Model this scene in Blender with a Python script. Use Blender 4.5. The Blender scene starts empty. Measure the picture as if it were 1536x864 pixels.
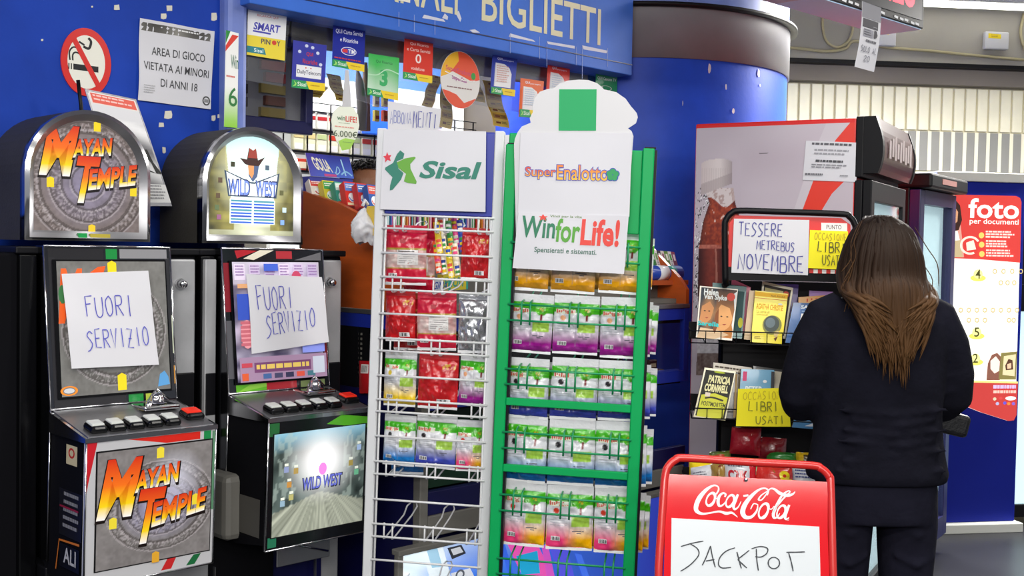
import bpy, bmesh, math, random
from mathutils import Matrix, Vector
random.seed(7)
SC = bpy.context.scene
COL = SC.collection
PI = math.pi
V = Vector

# ------------------------------------------------------------------ camera, light, exposure
CAM_Z, FPX, PITCH, ROLL = 1.5, 1700.0, math.radians(2.0), math.radians(1.0)
_F = V((0, math.cos(PITCH), -math.sin(PITCH)))
_U0 = V((0, math.sin(PITCH), math.cos(PITCH)))
_R0 = V((1, 0, 0))
_R = _R0 * math.cos(ROLL) + _U0 * math.sin(ROLL)
_U = _U0 * math.cos(ROLL) - _R0 * math.sin(ROLL)
cam = bpy.data.cameras.new('camera')
cam.lens = 36.0 * FPX / 1536.0
cam.sensor_width = 36.0
cam.clip_end = 60
camo = bpy.data.objects.new('camera', cam)
COL.objects.link(camo)
camo.matrix_world = Matrix(((_R.x, _U.x, -_F.x, 0), (_R.y, _U.y, -_F.y, 0), (_R.z, _U.z, -_F.z, CAM_Z), (0, 0, 0, 1)))
SC.camera = camo
SC.view_settings.view_transform = 'Standard'
SC.view_settings.look = 'None'
SC.view_settings.exposure = 0.06
SC.view_settings.gamma = 1.0
SC.view_settings.use_curve_mapping = False
W = bpy.data.worlds.new('world'); SC.world = W; W.use_nodes = True
W.node_tree.nodes['Background'].inputs[0].default_value = (0.9, 0.93, 1.0, 1)
W.node_tree.nodes['Background'].inputs[1].default_value = 0.42

def area(name, loc, size, power, rot=(0, 0, 0), col=(1, 0.97, 0.92)):
    l = bpy.data.lights.new(name, 'AREA'); l.shape = 'RECTANGLE'
    l.size, l.size_y = size; l.energy = power; l.color = col
    o = bpy.data.objects.new(name, l); COL.objects.link(o)
    o.location = loc; o.rotation_euler = rot
    return o
# rows of fluorescent tubes under the station ceiling, plus an added rear fill
area('tube_light_front', (-0.6, 1.2, 3.12), (3.6, 0.22), 44, (math.radians(0), 0, 0))
area('tube_light_near', (0.2, -0.6, 3.12), (4.2, 0.25), 82, (math.radians(32), 0, 0))
area('rear_fill_light', (0.3, -3.2, 2.9), (5.0, 0.3), 150, (math.radians(58), 0, 0))  # unseen fill lamp added behind the camera for more frontal light
area('tube_light_mid', (1.6, 2.9, 3.12), (2.4, 0.18), 42)
area('tube_light_far', (3.4, 6.4, 3.12), (3.2, 0.25), 520)
area('kiosk_tube_light', (-0.647, 5.292, 2.48), (1.8, 0.15), 17, (math.radians(20), 0, math.radians(45)))

# ------------------------------------------------------------------ materials
def lin(h):
    h = h.lstrip('#')
    if len(h) == 3: h = ''.join(c * 2 for c in h)
    r = []
    for i in (0, 2, 4):
        c = int(h[i:i + 2], 16) / 255.0
        r.append(c / 12.92 if c <= 0.04045 else ((c + 0.055) / 1.055) ** 2.4)
    return (r[0], r[1], r[2], 1.0)
def mixc(a, b, t):
    t = min(1, max(0, t))
    return tuple(a[i] + (b[i] - a[i]) * t for i in range(3)) + (1.0,)

MATS = {}
def mat(name, col=None, rough=0.5, metal=0.0, emit=0.0, var=0.0, vscale=8.0, bump=0.0, bscale=40.0, trans=0.0, coat=0.0, alpha=None, spec=None, stretch=None, emit_col=None):
    m = bpy.data.materials.new(name); m.use_nodes = True
    nt = m.node_tree; N = nt.nodes; L = nt.links
    p = N['Principled BSDF']
    p.inputs['Roughness'].default_value = rough
    p.inputs['Metallic'].default_value = metal
    if trans: p.inputs['Transmission Weight'].default_value = trans
    if coat:
        p.inputs['Coat Weight'].default_value = coat; p.inputs['Coat Roughness'].default_value = 0.06
    if spec is not None: p.inputs['Specular IOR Level'].default_value = spec
    tc = N.new('ShaderNodeTexCoord')
    src = tc.outputs['Object']
    if stretch:
        mp = N.new('ShaderNodeMapping'); mp.inputs['Scale'].default_value = stretch
        L.new(src, mp.inputs['Vector']); src = mp.outputs['Vector']
    if col is None:
        a = N.new('ShaderNodeAttribute'); a.attribute_name = 'Col'
        base = a.outputs['Color']
    else:
        c = lin(col) if isinstance(col, str) else tuple(col)
        if var > 0:
            n = N.new('ShaderNodeTexNoise'); n.inputs['Scale'].default_value = vscale; n.inputs['Detail'].default_value = 5
            L.new(src, n.inputs['Vector'])
            r = N.new('ShaderNodeValToRGB')
            r.color_ramp.elements[0].position = 0.3; r.color_ramp.elements[1].position = 0.72
            r.color_ramp.elements[0].color = tuple(x * (1 - var) for x in c[:3]) + (1,)
            r.color_ramp.elements[1].color = tuple(min(1, x * (1 + var * 0.6)) for x in c[:3]) + (1,)
            L.new(n.outputs['Fac'], r.inputs['Fac']); base = r.outputs['Color']
        else:
            base = None; p.inputs['Base Color'].default_value = c
    if base is not None: L.new(base, p.inputs['Base Color'])
    if emit > 0:
        p.inputs['Emission Strength'].default_value = emit
        if emit_col: p.inputs['Emission Color'].default_value = lin(emit_col)
        elif base is not None: L.new(base, p.inputs['Emission Color'])
        else: p.inputs['Emission Color'].default_value = c
    if bump > 0:
        n = N.new('ShaderNodeTexNoise'); n.inputs['Scale'].default_value = bscale; n.inputs['Detail'].default_value = 4
        L.new(src, n.inputs['Vector'])
        b = N.new('ShaderNodeBump'); b.inputs['Strength'].default_value = bump; b.inputs['Distance'].default_value = 0.01
        L.new(n.outputs['Fac'], b.inputs['Height']); L.new(b.outputs['Normal'], p.inputs['Normal'])
    if alpha is not None: p.inputs['Alpha'].default_value = alpha
    MATS[name] = m
    return m

mat('print', None, 0.6)
mat('print_gloss', None, 0.28, coat=0.2)
mat('bag_film', None, 0.3, coat=0.4, bump=0.45, bscale=30)
mat('screen_glow', None, 0.3, emit=0.75)
mat('screen_dim', None, 0.25, emit=0.16)
mat('poster_glow', None, 0.6, emit=0.72)
mat('fabric_col', None, 0.95, spec=0.08)
mat('paper', '#d6d6dc', 0.75, var=0.02, vscale=6, bump=0.05, bscale=14)
mat('paper_yellow', '#f4e81c', 0.7, var=0.03, vscale=6)
mat('wall_blue', '#1a3fa6', 0.5, spec=0.15, var=0.22, vscale=3.5, bump=0.05, bscale=60)
mat('fascia_blue', '#3f72d6', 0.5, spec=0.15, var=0.14, vscale=4, bump=0.04, bscale=60)
mat('column_blue', '#2856de', 0.42, spec=0.22, var=0.3, vscale=2.6, bump=0.05, bscale=50)
mat('dark_blue', '#10114a', 0.4, var=0.1)
mat('blue_trim', '#1d2f9a', 0.35)
mat('band_grey', '#7d7d82', 0.5, spec=0.2, var=0.12, vscale=4)
mat('black_plastic', '#0c0c10', 0.45, spec=0.2)
mat('dark_chrome', '#55565b', 0.2, metal=1.0, var=0.3, vscale=5)
mat('black_gloss', '#070709', 0.2, spec=0.25)
mat('black_textured', '#383632', 0.55, spec=0.25, bump=0.12, bscale=160, var=0.12)
mat('black_metal', '#101014', 0.45, spec=0.2)
mat('chrome', '#c9c9cc', 0.12, metal=1.0)
mat('steel', '#9a9a9e', 0.32, metal=0.85, var=0.12, vscale=5)
mat('black_matte', '#0d0d11', 0.7, spec=0.06)
mat('steel_plate', '#aeafb2', 0.42, metal=0.25, var=0.16, vscale=9)
mat('grey_shelf', '#74726c', 0.5, var=0.08)
mat('wood_orange', '#c2561c', 0.42, var=0.18, vscale=3, stretch=(2, 2, 9))
mat('white_metal', '#d6d8db', 0.35, var=0.04)
mat('white_wire', '#dfe0e2', 0.32)
mat('green_metal', '#00a256', 0.42, spec=0.25, var=0.05)
mat('green_wire', '#138a55', 0.35)
mat('red_gloss', '#dc1420', 0.09, bump=0.05, bscale=3.0, spec=0.35)
mat('red_tube', '#cf2a26', 0.25, coat=0.3)
mat('red_paint', '#d8221f', 0.4)
mat('white_board', '#d4dade', 0.3)
mat('plastic_white', '#cbcbce', 0.4)
mat('button_white', '#c8cbc8', 0.3)
mat('button_red', '#e02a14', 0.25, emit=0.15)
mat('tile_cream', '#eae6cf', 0.4, var=0.07, vscale=6)
mat('tile_grey', '#8c8c88', 0.4, var=0.05)
mat('grout', '#c4bda2', 0.8)
mat('concrete', '#a6a298', 0.8, var=0.1, vscale=2)
mat('concrete_dark', '#7a736c', 0.8, var=0.1, vscale=2)
mat('floor_grey', '#26272b', 0.35, spec=0.3, var=0.22, vscale=3)
mat('ceiling_white', '#c9c9c4', 0.8)
mat('jamb_blue', '#6f82c8', 0.5, var=0.2, vscale=9)
mat('cable', '#b5ab86', 0.6)
mat('booth_blue', '#17248c', 0.5, spec=0.15, var=0.08, vscale=2)
mat('booth_white', '#d9dad2', 0.5)
mat('led_red', '#ff2440', 0.4, emit=1.6)
mat('lamp_glow', '#fffdf2', 0.4, emit=3.0)
mat('fridge_glow', '#cfeef5', 0.4, emit=0.75)
mat('case_glow', None, 0.4, emit=0.55)
mat('skin', '#b98263', 0.55, var=0.06)
mat('skin_dark', '#8a5a3e', 0.55, var=0.06)
mat('navy_cloth', '#15151f', 0.95, var=0.25, vscale=14, bump=0.25, bscale=60, spec=0.1)
mat('trouser_cloth', '#1a1a26', 0.95, var=0.25, vscale=10, bump=0.25, bscale=50, spec=0.1)
mat('leather_black', '#0e0e11', 0.42, bump=0.15, bscale=120)
mat('hair', None, 0.62, spec=0.15)
mat('hair_black', '#0d0b0c', 0.5)
mat('bag_white_plastic', '#dcdde0', 0.35, bump=0.5, bscale=30)
mat('foil_silver', '#b9bbbf', 0.26, metal=0.8, bump=0.4, bscale=26)

def glass(name, alpha=0.12, tint='#ffffff', rough=0.04):
    m = bpy.data.materials.new(name); m.use_nodes = True
    nt = m.node_tree; N = nt.nodes; L = nt.links
    out = N['Material Output']; N.remove(N['Principled BSDF'])
    t = N.new('ShaderNodeBsdfTransparent'); t.inputs['Color'].default_value = lin(tint)
    g = N.new('ShaderNodeBsdfGlossy'); g.inputs['Roughness'].default_value = rough
    lw = N.new('ShaderNodeLayerWeight'); lw.inputs['Blend'].default_value = 0.5
    fr = N.new('ShaderNodeMath'); fr.operation = 'POWER'; fr.inputs[1].default_value = 5.0; L.new(lw.outputs['Facing'], fr.inputs[0])
    ad = N.new('ShaderNodeMath'); ad.operation = 'ADD'; ad.inputs[1].default_value = alpha; ad.use_clamp = True
    L.new(fr.outputs[0], ad.inputs[0])
    mx = N.new('ShaderNodeMixShader'); L.new(ad.outputs[0], mx.inputs['Fac']); L.new(t.outputs[0], mx.inputs[1]); L.new(g.outputs[0], mx.inputs[2])
    L.new(mx.outputs[0], out.inputs['Surface'])
    MATS[name] = m
glass('clear_glass', 0.02)
glass('acrylic', 0.14, '#f4f5f8', 0.2)
glass('dark_glass', 0.05, '#4a4d55', 0.05)

# ------------------------------------------------------------------ frames
class Fr:
    """upright plane: local x runs along it, local y away from the viewer, z up; lean rolls it in its own plane"""
    def __init__(s, o, ang, lean=0.0):
        a = math.radians(ang); l = math.radians(lean)
        x0 = V((math.sin(a), math.cos(a), 0)); z0 = V((0, 0, 1))
        s.x = x0 * math.cos(l) - z0 * math.sin(l)
        s.z = z0 * math.cos(l) + x0 * math.sin(l)
        s.y = s.z.cross(s.x); s.o = V(o)
        s.M = Matrix(((s.x.x, s.y.x, s.z.x, s.o.x), (s.x.y, s.y.y, s.z.y, s.o.y), (s.x.z, s.y.z, s.z.z, s.o.z), (0, 0, 0, 1)))
    def hit(s, px, py, y=0.0):
        d = _F + _R * ((px - 768) / FPX) + _U * ((432 - py) / FPX)
        c = V((0, 0, CAM_Z)); n = s.y
        t = ((s.o + n * y - c).dot(n)) / d.dot(n)
        q = c + d * t - s.o
        return q.dot(s.x), q.dot(s.z)
    def p(s, px, py, y=0.0):
        a, b = s.hit(px, py, y); return V((a, y, b))
    def sub(s, x, y, z=0.0, rot=0.0, lean=0.0):
        f = Fr((0, 0, 0), 0)
        M = s.M @ Matrix.Translation((x, y, z)) @ Matrix.Rotation(rot, 4, 'Z') @ Matrix.Rotation(lean, 4, 'Y')
        f.M = M; f.x = M.to_3x3().col[0].copy(); f.y = M.to_3x3().col[1].copy(); f.z = M.to_3x3().col[2].copy(); f.o = M.translation.copy()
        return f

# ------------------------------------------------------------------ mesh builder
def box_geo(x0, x1, y0, y1, z0, z1, bev=0.0, seg=2):
    if bev <= 0:
        v = [V((x, y, z)) for z in (z0, z1) for y in (y0, y1) for x in (x0, x1)]
        f = [(0, 2, 3, 1), (4, 5, 7, 6), (0, 1, 5, 4), (2, 6, 7, 3), (0, 4, 6, 2), (1, 3, 7, 5)]
        return v, f
    bm = bmesh.new(); bmesh.ops.create_cube(bm, size=1)
    for q in bm.verts:
        q.co = V(((x0 + x1) / 2 + q.co.x * (x1 - x0), (y0 + y1) / 2 + q.co.y * (y1 - y0), (z0 + z1) / 2 + q.co.z * (z1 - z0)))
    bmesh.ops.bevel(bm, geom=bm.edges[:], offset=min(bev, 0.49 * min(x1 - x0, y1 - y0, z1 - z0)), segments=seg, profile=0.5, affect='EDGES')
    bm.verts.index_update()
    v = [q.co.copy() for q in bm.verts]; f = [tuple(w.index for w in q.verts) for q in bm.faces]
    bm.free(); return v, f

_TXT = {}
def text_geo(s, bold=0.0):
    k = (s, bold)
    if k in _TXT: return _TXT[k]
    c = bpy.data.curves.new('txt', 'FONT'); c.body = s; c.size = 1.0; c.offset = bold; c.resolution_u = 3; c.fill_mode = 'FRONT' if hasattr(c, 'fill_mode') else c.fill_mode
    o = bpy.data.objects.new('txt', c); COL.objects.link(o)
    dg = bpy.context.evaluated_depsgraph_get()
    me = bpy.data.meshes.new_from_object(o.evaluated_get(dg))
    v = [(q.co.x, q.co.y) for q in me.vertices]; f = [tuple(p.vertices) for p in me.polygons]
    bpy.data.objects.remove(o); bpy.data.curves.remove(c); bpy.data.meshes.remove(me)
    if not v: v = [(0, 0), (1, 0), (1, 1)]; f = [(0, 1, 2)]
    xs = [a for a, b in v]; ys = [b for a, b in v]
    r = (v, f, min(xs), max(xs), min(ys), max(ys)); _TXT[k] = r
    return r

def band_cut(v, f, y0, y1, n=9):
    """slice convex faces into n horizontal bands so that a vertical gradient shows"""
    nv, nf = [], []
    def clip(poly, lv, up):
        out = []
        for i in range(len(poly)):
            a, b = poly[i], poly[(i + 1) % len(poly)]; da, db = (a[1] - lv, b[1] - lv) if up else (lv - a[1], lv - b[1])
            if da >= 0: out.append(a)
            if da * db < 0: t = da / (da - db); out.append((a[0] + (b[0] - a[0]) * t, a[1] + (b[1] - a[1]) * t))
        return out
    for q in f:
        P = [v[i] for i in q]
        for k in range(n):
            lo, hi = y0 + (y1 - y0) * k / n, y0 + (y1 - y0) * (k + 1) / n
            if max(p[1] for p in P) <= lo or min(p[1] for p in P) >= hi: continue
            c = clip(clip(P, lo, True), hi, False)
            if len(c) > 2: nf.append(tuple(range(len(nv), len(nv) + len(c)))); nv += c
    return nv, nf

class MB:
    def __init__(s):
        s.v = []; s.f = []; s.mi = []; s.c = []; s.mats = []; s.cur = 0; s.col = (1, 1, 1, 1); s.T = None; s.sm = []; s.smooth = False
    def m(s, name):
        if name not in s.mats: s.mats.append(name)
        s.cur = s.mats.index(name); return s
    def k(s, h):
        s.col = lin(h) if isinstance(h, str) else h; return s
    def add(s, vs, fs, cols=None, flip=False):
        b = len(s.v)
        for i, q in enumerate(vs):
            q = V(q)
            s.v.append(s.T @ q if s.T is not None else q)
            s.c.append(cols[i] if cols else s.col)
        for q in fs:
            s.f.append(tuple(b + i for i in (reversed(q) if flip else q))); s.mi.append(s.cur); s.sm.append(s.smooth)
        return s
    def box(s, x0, x1, y0, y1, z0, z1, bev=0.0, seg=2): return s.add(*box_geo(x0, x1, y0, y1, z0, z1, bev, seg))
    def quad(s, a, b, c, d): return s.add([a, b, c, d], [(0, 1, 2, 3)])
    def prism(s, pts, d0, d1, ax='y'):
        """outline pts in (a,b): ax y -> (x,z) extruded in y; ax x -> (y,z) extruded in x; ax z -> (x,y) extruded in z"""
        def P(a, b, d): return V((a, d, b)) if ax == 'y' else (V((d, a, b)) if ax == 'x' else V((a, b, d)))
        n = len(pts)
        vs = [P(a, b, d0) for a, b in pts] + [P(a, b, d1) for a, b in pts]
        area2 = sum(pts[i][0] * pts[(i + 1) % n][1] - pts[(i + 1) % n][0] * pts[i][1] for i in range(n))
        fs = [tuple(range(n)), tuple(reversed(range(n, 2 * n)))] + [(i, n + i, n + (i + 1) % n, (i + 1) % n) for i in range(n)]
        fl = (area2 < 0) ^ (d1 < d0) ^ (ax != 'y')
        return s.add(vs, fs, flip=fl)
    def tube(s, pts, r, n=8, closed=False, caps=True, cols=None):
        pts = [V(q) for q in pts]; m = len(pts); rs = r if isinstance(r, (list, tuple)) else [r] * m
        vs = []; up = None
        for i in range(m):
            if closed: t = pts[(i + 1) % m] - pts[i - 1]
            else: t = pts[min(i + 1, m - 1)] - pts[max(i - 1, 0)]
            t = t.normalized() if t.length > 1e-9 else V((0, 0, 1))
            if up is None:
                a = V((0, 0, 1)) if abs(t.z) < 0.9 else V((1, 0, 0))
                up = (a - t * a.dot(t)).normalized()
            else:
                up = up - t * up.dot(t)
                up = up.normalized() if up.length > 1e-6 else V((1, 0, 0))
            w = t.cross(up)
            for j in range(n):
                an = 2 * PI * j / n
                vs.append(pts[i] + (up * math.cos(an) + w * math.sin(an)) * rs[i])
        fs = []
        for i in range(m if closed else m - 1):
            for j in range(n):
                a = i * n + j; b = i * n + (j + 1) % n; i2 = (i + 1) % m
                fs.append((a, b, i2 * n + (j + 1) % n, i2 * n + j))
        if not closed and caps:
            fs.append(tuple(reversed(range(n)))); fs.append(tuple((m - 1) * n + j for j in range(n)))
        o = s.smooth; s.smooth = True; s.add(vs, fs, [cols[i] for i in range(m) for j in range(n)] if cols else None); s.smooth = o
        return s
    def lathe(s, prof, n=24, c=(0, 0, 0), a0=0, a1=2 * PI):
        full = abs(a1 - a0 - 2 * PI) < 1e-6; k = n if full else n + 1
        vs = [V((c[0] + r * math.cos(a0 + (a1 - a0) * j / n), c[1] + r * math.sin(a0 + (a1 - a0) * j / n), c[2] + z)) for r, z in prof for j in range(k)]
        fs = []
        for i in range(len(prof) - 1):
            for j in range(n):
                a = i * k + j; b = i * k + (j + 1) % k
                fs.append((a, b, b + k, a + k))
        o = s.smooth; s.smooth = True; s.add(vs, fs); s.smooth = o
        return s
    def grid(s, fn, nx, ny, colfn=None, flip=False):
        """fn(s,t)->3D ; colfn(s,t)->linear colour; s to the right, t up"""
        vs = []; cs = [] if colfn else None
        for j in range(ny + 1):
            for i in range(nx + 1):
                a, b = i / nx, j / ny
                vs.append(fn(a, b))
                if colfn: cs.append(colfn(a, b))
        k = nx + 1
        fs = [(j * k + i, j * k + i + 1, (j + 1) * k + i + 1, (j + 1) * k + i) for j in range(ny) for i in range(nx)]
        o = s.smooth; s.smooth = True; s.add(vs, fs, cs, flip); s.smooth = o
        return s
    def build(s, name, parent=None, M=None, recenter=False):
        if not s.v: return None
        me = bpy.data.meshes.new(name)
        vs = s.v; off = V((0, 0, 0))
        if recenter:
            xs = [q.x for q in vs]; ys = [q.y for q in vs]; zs = [q.z for q in vs]
            off = V(((min(xs) + max(xs)) / 2, (min(ys) + max(ys)) / 2, min(zs)))
            vs = [q - off for q in vs]
        me.from_pydata([tuple(q) for q in vs], [], s.f)
        for n in s.mats: me.materials.append(MATS[n])
        me.polygons.foreach_set('material_index', s.mi)
        me.polygons.foreach_set('use_smooth', s.sm)
        ca = me.color_attributes.new('Col', 'FLOAT_COLOR', 'POINT')
        flat = [x for q in s.c for x in q]
        ca.data.foreach_set('color', flat)
        me.validate(); me.update()
        o = bpy.data.objects.new(name, me); COL.objects.link(o)
        if parent is not None: o.parent = parent
        elif M is not None: o.matrix_world = M @ Matrix.Translation(off)
        else: o.location = off
        return o

def tag(o, label=None, cat=None, group=None, kind=None):
    if label: o['label'] = label
    if cat: o['category'] = cat
    if group: o['group'] = group
    if kind: o['kind'] = kind
    return o
def thing(name, label, cat, fr, loc=(0, 0, 0), group=None, rot=0.0):
    o = bpy.data.objects.new(name, None); COL.objects.link(o)
    o.empty_display_size = 0.05
    o.matrix_world = fr.M @ Matrix.Translation(loc) @ Matrix.Rotation(rot, 4, 'Z')
    return tag(o, label, cat, group)
def single(b, name, label, cat, fr=None, group=None):
    o = b.build(name, None, fr.M if fr else Matrix.Identity(4), True)
    return tag(o, label, cat, group)
def part(b, name, parent, label=None):
    o = b.build(name, parent)
    if label and o: o['label'] = label
    return o
def struct(b, name, fr=None):
    o = b.build(name, None, fr.M if fr else Matrix.Identity(4)); o['kind'] = 'structure'; return o
def evaluated(o):
    """replace a mesh object's mesh by its modifier result"""
    dg = bpy.context.evaluated_depsgraph_get(); dg.update()
    me = bpy.data.meshes.new_from_object(o.evaluated_get(dg))
    o.modifiers.clear(); o.data = me
    return o
def copy_tree(o, M, label, group=None):
    c = o.copy(); COL.objects.link(c); c.matrix_world = M; c['label'] = label
    if group: c['group'] = group
    for ch in list(o.children):
        d = ch.copy(); COL.objects.link(d); d.parent = c
        for g in ch.children:
            e = g.copy(); COL.objects.link(e); e.parent = d
    return c

# ------------------------------------------------------------------ printed sheets
GLY = {
 'A': [[(0,0),(.5,1),(1,0)],[(.2,.38),(.82,.38)]], 'B': [[(0,0),(0,1)],[(0,1),(.7,.95),(.75,.62),(0,.54)],[(0,.54),(.9,.48),(.9,.06),(0,0)]],
 'C': [[(.95,.85),(.6,1),(.15,.8),(.05,.4),(.3,.04),(.9,.1)]], 'D': [[(0,0),(0,1)],[(0,1),(.7,.9),(.95,.5),(.7,.1),(0,0)]],
 'E': [[(.9,1),(.05,.98),(.05,.02),(.95,0)],[(.05,.52),(.7,.52)]], 'F': [[(.1,0),(.1,1),(1,1.02)],[(.1,.55),(.75,.58)]],
 'G': [[(.95,.85),(.5,1),(.05,.55),(.3,.02),(.9,.1),(.9,.45),(.55,.45)]], 'H': [[(0,0),(0,1)],[(1,0),(1,1)],[(0,.5),(1,.5)]], 'I': [[(.5,0),(.5,1)]],
 'J': [[(.2,.95),(1,1.02)],[(.65,1),(.7,.4),(.5,.1),(0,-.1)]], 'K': [[(.1,0),(.1,1)],[(.95,1),(.12,.45),(1,0)]], 'L': [[(.2,1),(.05,.02),(.95,0)]],
 'M': [[(0,0),(.1,1),(.5,.3),(.9,1),(1,0)]], 'N': [[(0,0),(.05,1),(.9,.02),(1,1)]], 'O': [[(.5,1),(.08,.7),(.1,.2),(.5,0),(.92,.25),(.9,.75),(.5,1)]],
 'P': [[(.1,0),(.1,1)],[(0,.95),(.7,1),(.95,.75),(.7,.48),(.1,.42)]], 'R': [[(.05,0),(.05,1)],[(.05,1),(.8,.95),(.8,.6),(.05,.5)],[(.3,.5),(1,0)]],
 'S': [[(.95,.85),(.5,1),(.1,.75),(.5,.5),(.85,.28),(.5,.02),(0,-.05)]], 'T': [[(0,1),(1,1.02)],[(.5,1),(.48,0)]], 'U': [[(0,1),(.05,.2),(.45,0),(.9,.2),(1,1)]],
 'V': [[(0,1),(.45,0),(1,1)]], 'Z': [[(.05,1),(.9,.98),(.05,.03),(1,0)],[(.2,.5),(.75,.5)]], '2': [[(.05,.8),(.5,1),(.85,.7),(.05,.02),(1,0)]], ' ': []}

def bez(pts, n=8):
    """Catmull-Rom through pts"""
    q = [pts[0]] + list(pts) + [pts[-1]]; out = []
    for i in range(1, len(q) - 2):
        p0, p1, p2, p3 = q[i - 1], q[i], q[i + 1], q[i + 2]
        for k in range(n):
            t = k / n
            out.append(tuple(0.5 * (2 * p1[d] + (p2[d] - p0[d]) * t + (2 * p0[d] - 5 * p1[d] + 4 * p2[d] - p3[d]) * t * t + (3 * p1[d] - p0[d] - 3 * p2[d] + p3[d]) * t ** 3) for d in range(len(p1))))
    out.append(tuple(pts[-1])); return out

class Sheet:
    """a thin printed panel given by four corners (TL, TR, BR, BL); art is laid in (s,t) with t up"""
    def __init__(s, mb, TL, TR, BR, BL, wave=None, step=0.00008):
        s.b = mb; s.c = [V(q) for q in (TL, TR, BR, BL)]
        s.n = (s.c[1] - s.c[3]).cross(s.c[0] - s.c[3]).normalized() if False else ((s.c[2] - s.c[3]).cross(s.c[0] - s.c[3])).normalized()
        s.w = (s.c[1] - s.c[0]).length; s.hh = (s.c[0] - s.c[3]).length
        s.wave = wave; s.h = 0.0; s.step = step
    def P(s, a, t, h=0.0):
        TL, TR, BR, BL = s.c
        q = BL * (1 - a) * (1 - t) + BR * a * (1 - t) + TR * a * t + TL * (1 - a) * t
        if s.wave: h = h + s.wave(a, t)
        return q + s.n * h
    def up(s): s.h += s.step; return s.h
    def base(s, m, col='#ffffff', th=0.001, nx=1, ny=1, colfn=None, matb=None):
        s.b.m(m).k(col)
        if s.wave and nx == 1: nx = ny = 10
        s.b.grid(lambda a, t: s.P(a, t), nx, ny, colfn)
        s.b.m(matb or m).k(col)
        s.b.grid(lambda a, t: s.P(a, t, -th), nx if s.wave else 1, ny if s.wave else 1, None, True)
        for e in ([(i / nx, 0) for i in range(nx + 1)], [(1, i / ny) for i in range(ny + 1)], [(1 - i / nx, 1) for i in range(nx + 1)], [(0, 1 - i / ny) for i in range(ny + 1)]):
            for (a, t), (a2, t2) in zip(e, e[1:]): s.b.quad(s.P(a, t), s.P(a, t, -th), s.P(a2, t2, -th), s.P(a2, t2))
        return s
    def ink(s, m): s.b.m(m); return s
    def rect(s, a0, t0, a1, t1, col):
        h = s.up(); s.b.k(col); n = 6 if s.wave else 1
        s.b.grid(lambda a, t: s.P(a0 + (a1 - a0) * a, t0 + (t1 - t0) * t, h), n, n); return s
    def art(s, a0, t0, a1, t1, nx, ny, colfn):
        h = s.up()
        s.b.grid(lambda a, t: s.P(a0 + (a1 - a0) * a, t0 + (t1 - t0) * t, h), nx, ny, colfn); return s
    def poly(s, pts, col):
        h = s.up(); s.b.k(col)
        n = len(pts); A = sum(pts[i][0] * pts[(i + 1) % n][1] - pts[(i + 1) % n][0] * pts[i][1] for i in range(n))
        if A < 0: pts = list(reversed(pts))
        s.b.add([s.P(a, t, h) for a, t in pts], [tuple(range(n))]); return s
    def ell(s, ca, ct, ra, rt, col, n=28, colfn=None):
        return s.poly([(ca + ra * math.cos(2 * PI * i / n), ct + rt * math.sin(2 * PI * i / n)) for i in range(n)], col)
    def ring(s, ca, ct, ra, rt, k, col, n=32, a0=0, a1=2 * PI):
        h = s.up(); s.b.k(col); vs = []; fs = []
        for i in range(n + 1):
            an = a0 + (a1 - a0) * i / n
            vs += [s.P(ca + ra * math.cos(an), ct + rt * math.sin(an), h), s.P(ca + ra * k * math.cos(an), ct + rt * k * math.sin(an), h)]
        for i in range(n): fs.append((2 * i, 2 * i + 2, 2 * i + 3, 2 * i + 1))
        s.b.add(vs, fs); return s
    def text(s, txt, a0, t0, a1, t1, col, bold=0.0, shear=0.0, rot=0.0, grad=None):
        """fit the text into the box; rot tilts the baseline (rise of t per unit a)"""
        v, f, x0, x1, y0, y1 = text_geo(txt, bold)
        if grad: v, f = band_cut(v, f, y0, y1)
        h = s.up(); s.b.k(col); vs = []; cs = []
        for x, y in v:
            q = (x - x0) / (x1 - x0); r = (y - y0) / (y1 - y0)
            a = a0 + (a1 - a0) * q + shear * (r - 0.5) * (t1 - t0); t = t0 + (t1 - t0) * r + rot * (q - 0.5)
            vs.append(s.P(a, t, h))
            if grad: cs.append(grad(r))
        s.b.add(vs, f, cs if grad else None); return s
    def stroke(s, pts, wd, col):
        """ribbon of width wd metres (or list) along (s,t) points"""
        h = s.up(); s.b.k(col); n = len(pts); vs = []; fs = []
        ws = wd if isinstance(wd, list) else [wd] * n
        for i in range(n):
            p0 = pts[max(0, i - 1)]; p1 = pts[min(n - 1, i + 1)]
            dx = (p1[0] - p0[0]) * s.w; dy = (p1[1] - p0[1]) * s.hh; l = math.hypot(dx, dy) or 1e-6
            ox, oy = -dy / l * ws[i] / 2 / s.w, dx / l * ws[i] / 2 / s.hh
            vs += [s.P(pts[i][0] + ox, pts[i][1] + oy, h), s.P(pts[i][0] - ox, pts[i][1] - oy, h)]
        for i in range(n - 1): fs.append((2 * i, 2 * i + 1, 2 * i + 3, 2 * i + 2))
        s.b.add(vs, fs); return s
    def hand(s, txt, a0, t0, a1, t1, col, wd=0.003, rot=0.0, jit=0.06, shear=0.0):
        """handwritten capitals, one cell a letter"""
        n = len(txt); cw = (a1 - a0) / n
        for i, ch in enumerate(txt):
            dy = random.uniform(-jit, jit) * (t1 - t0)
            for st in GLY.get(ch, []):
                k = 0.34 if ch == 'I' else 0.74
                pts = [(a0 + cw * (i + 0.13 + (x * k if ch != 'I' else .37 + (x - .5) * k) + random.uniform(-.02, .02) + shear * (y - .5)), t0 + dy + (t1 - t0) * (y + random.uniform(-.03, .03)) + rot * ((i + x) / n - 0.5)) for x, y in st]
                if len(pts) > 2 and ch in 'BCDGJOPRSU2': pts = bez(pts, 5)
                s.stroke(pts, wd, col)
        return s
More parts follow.
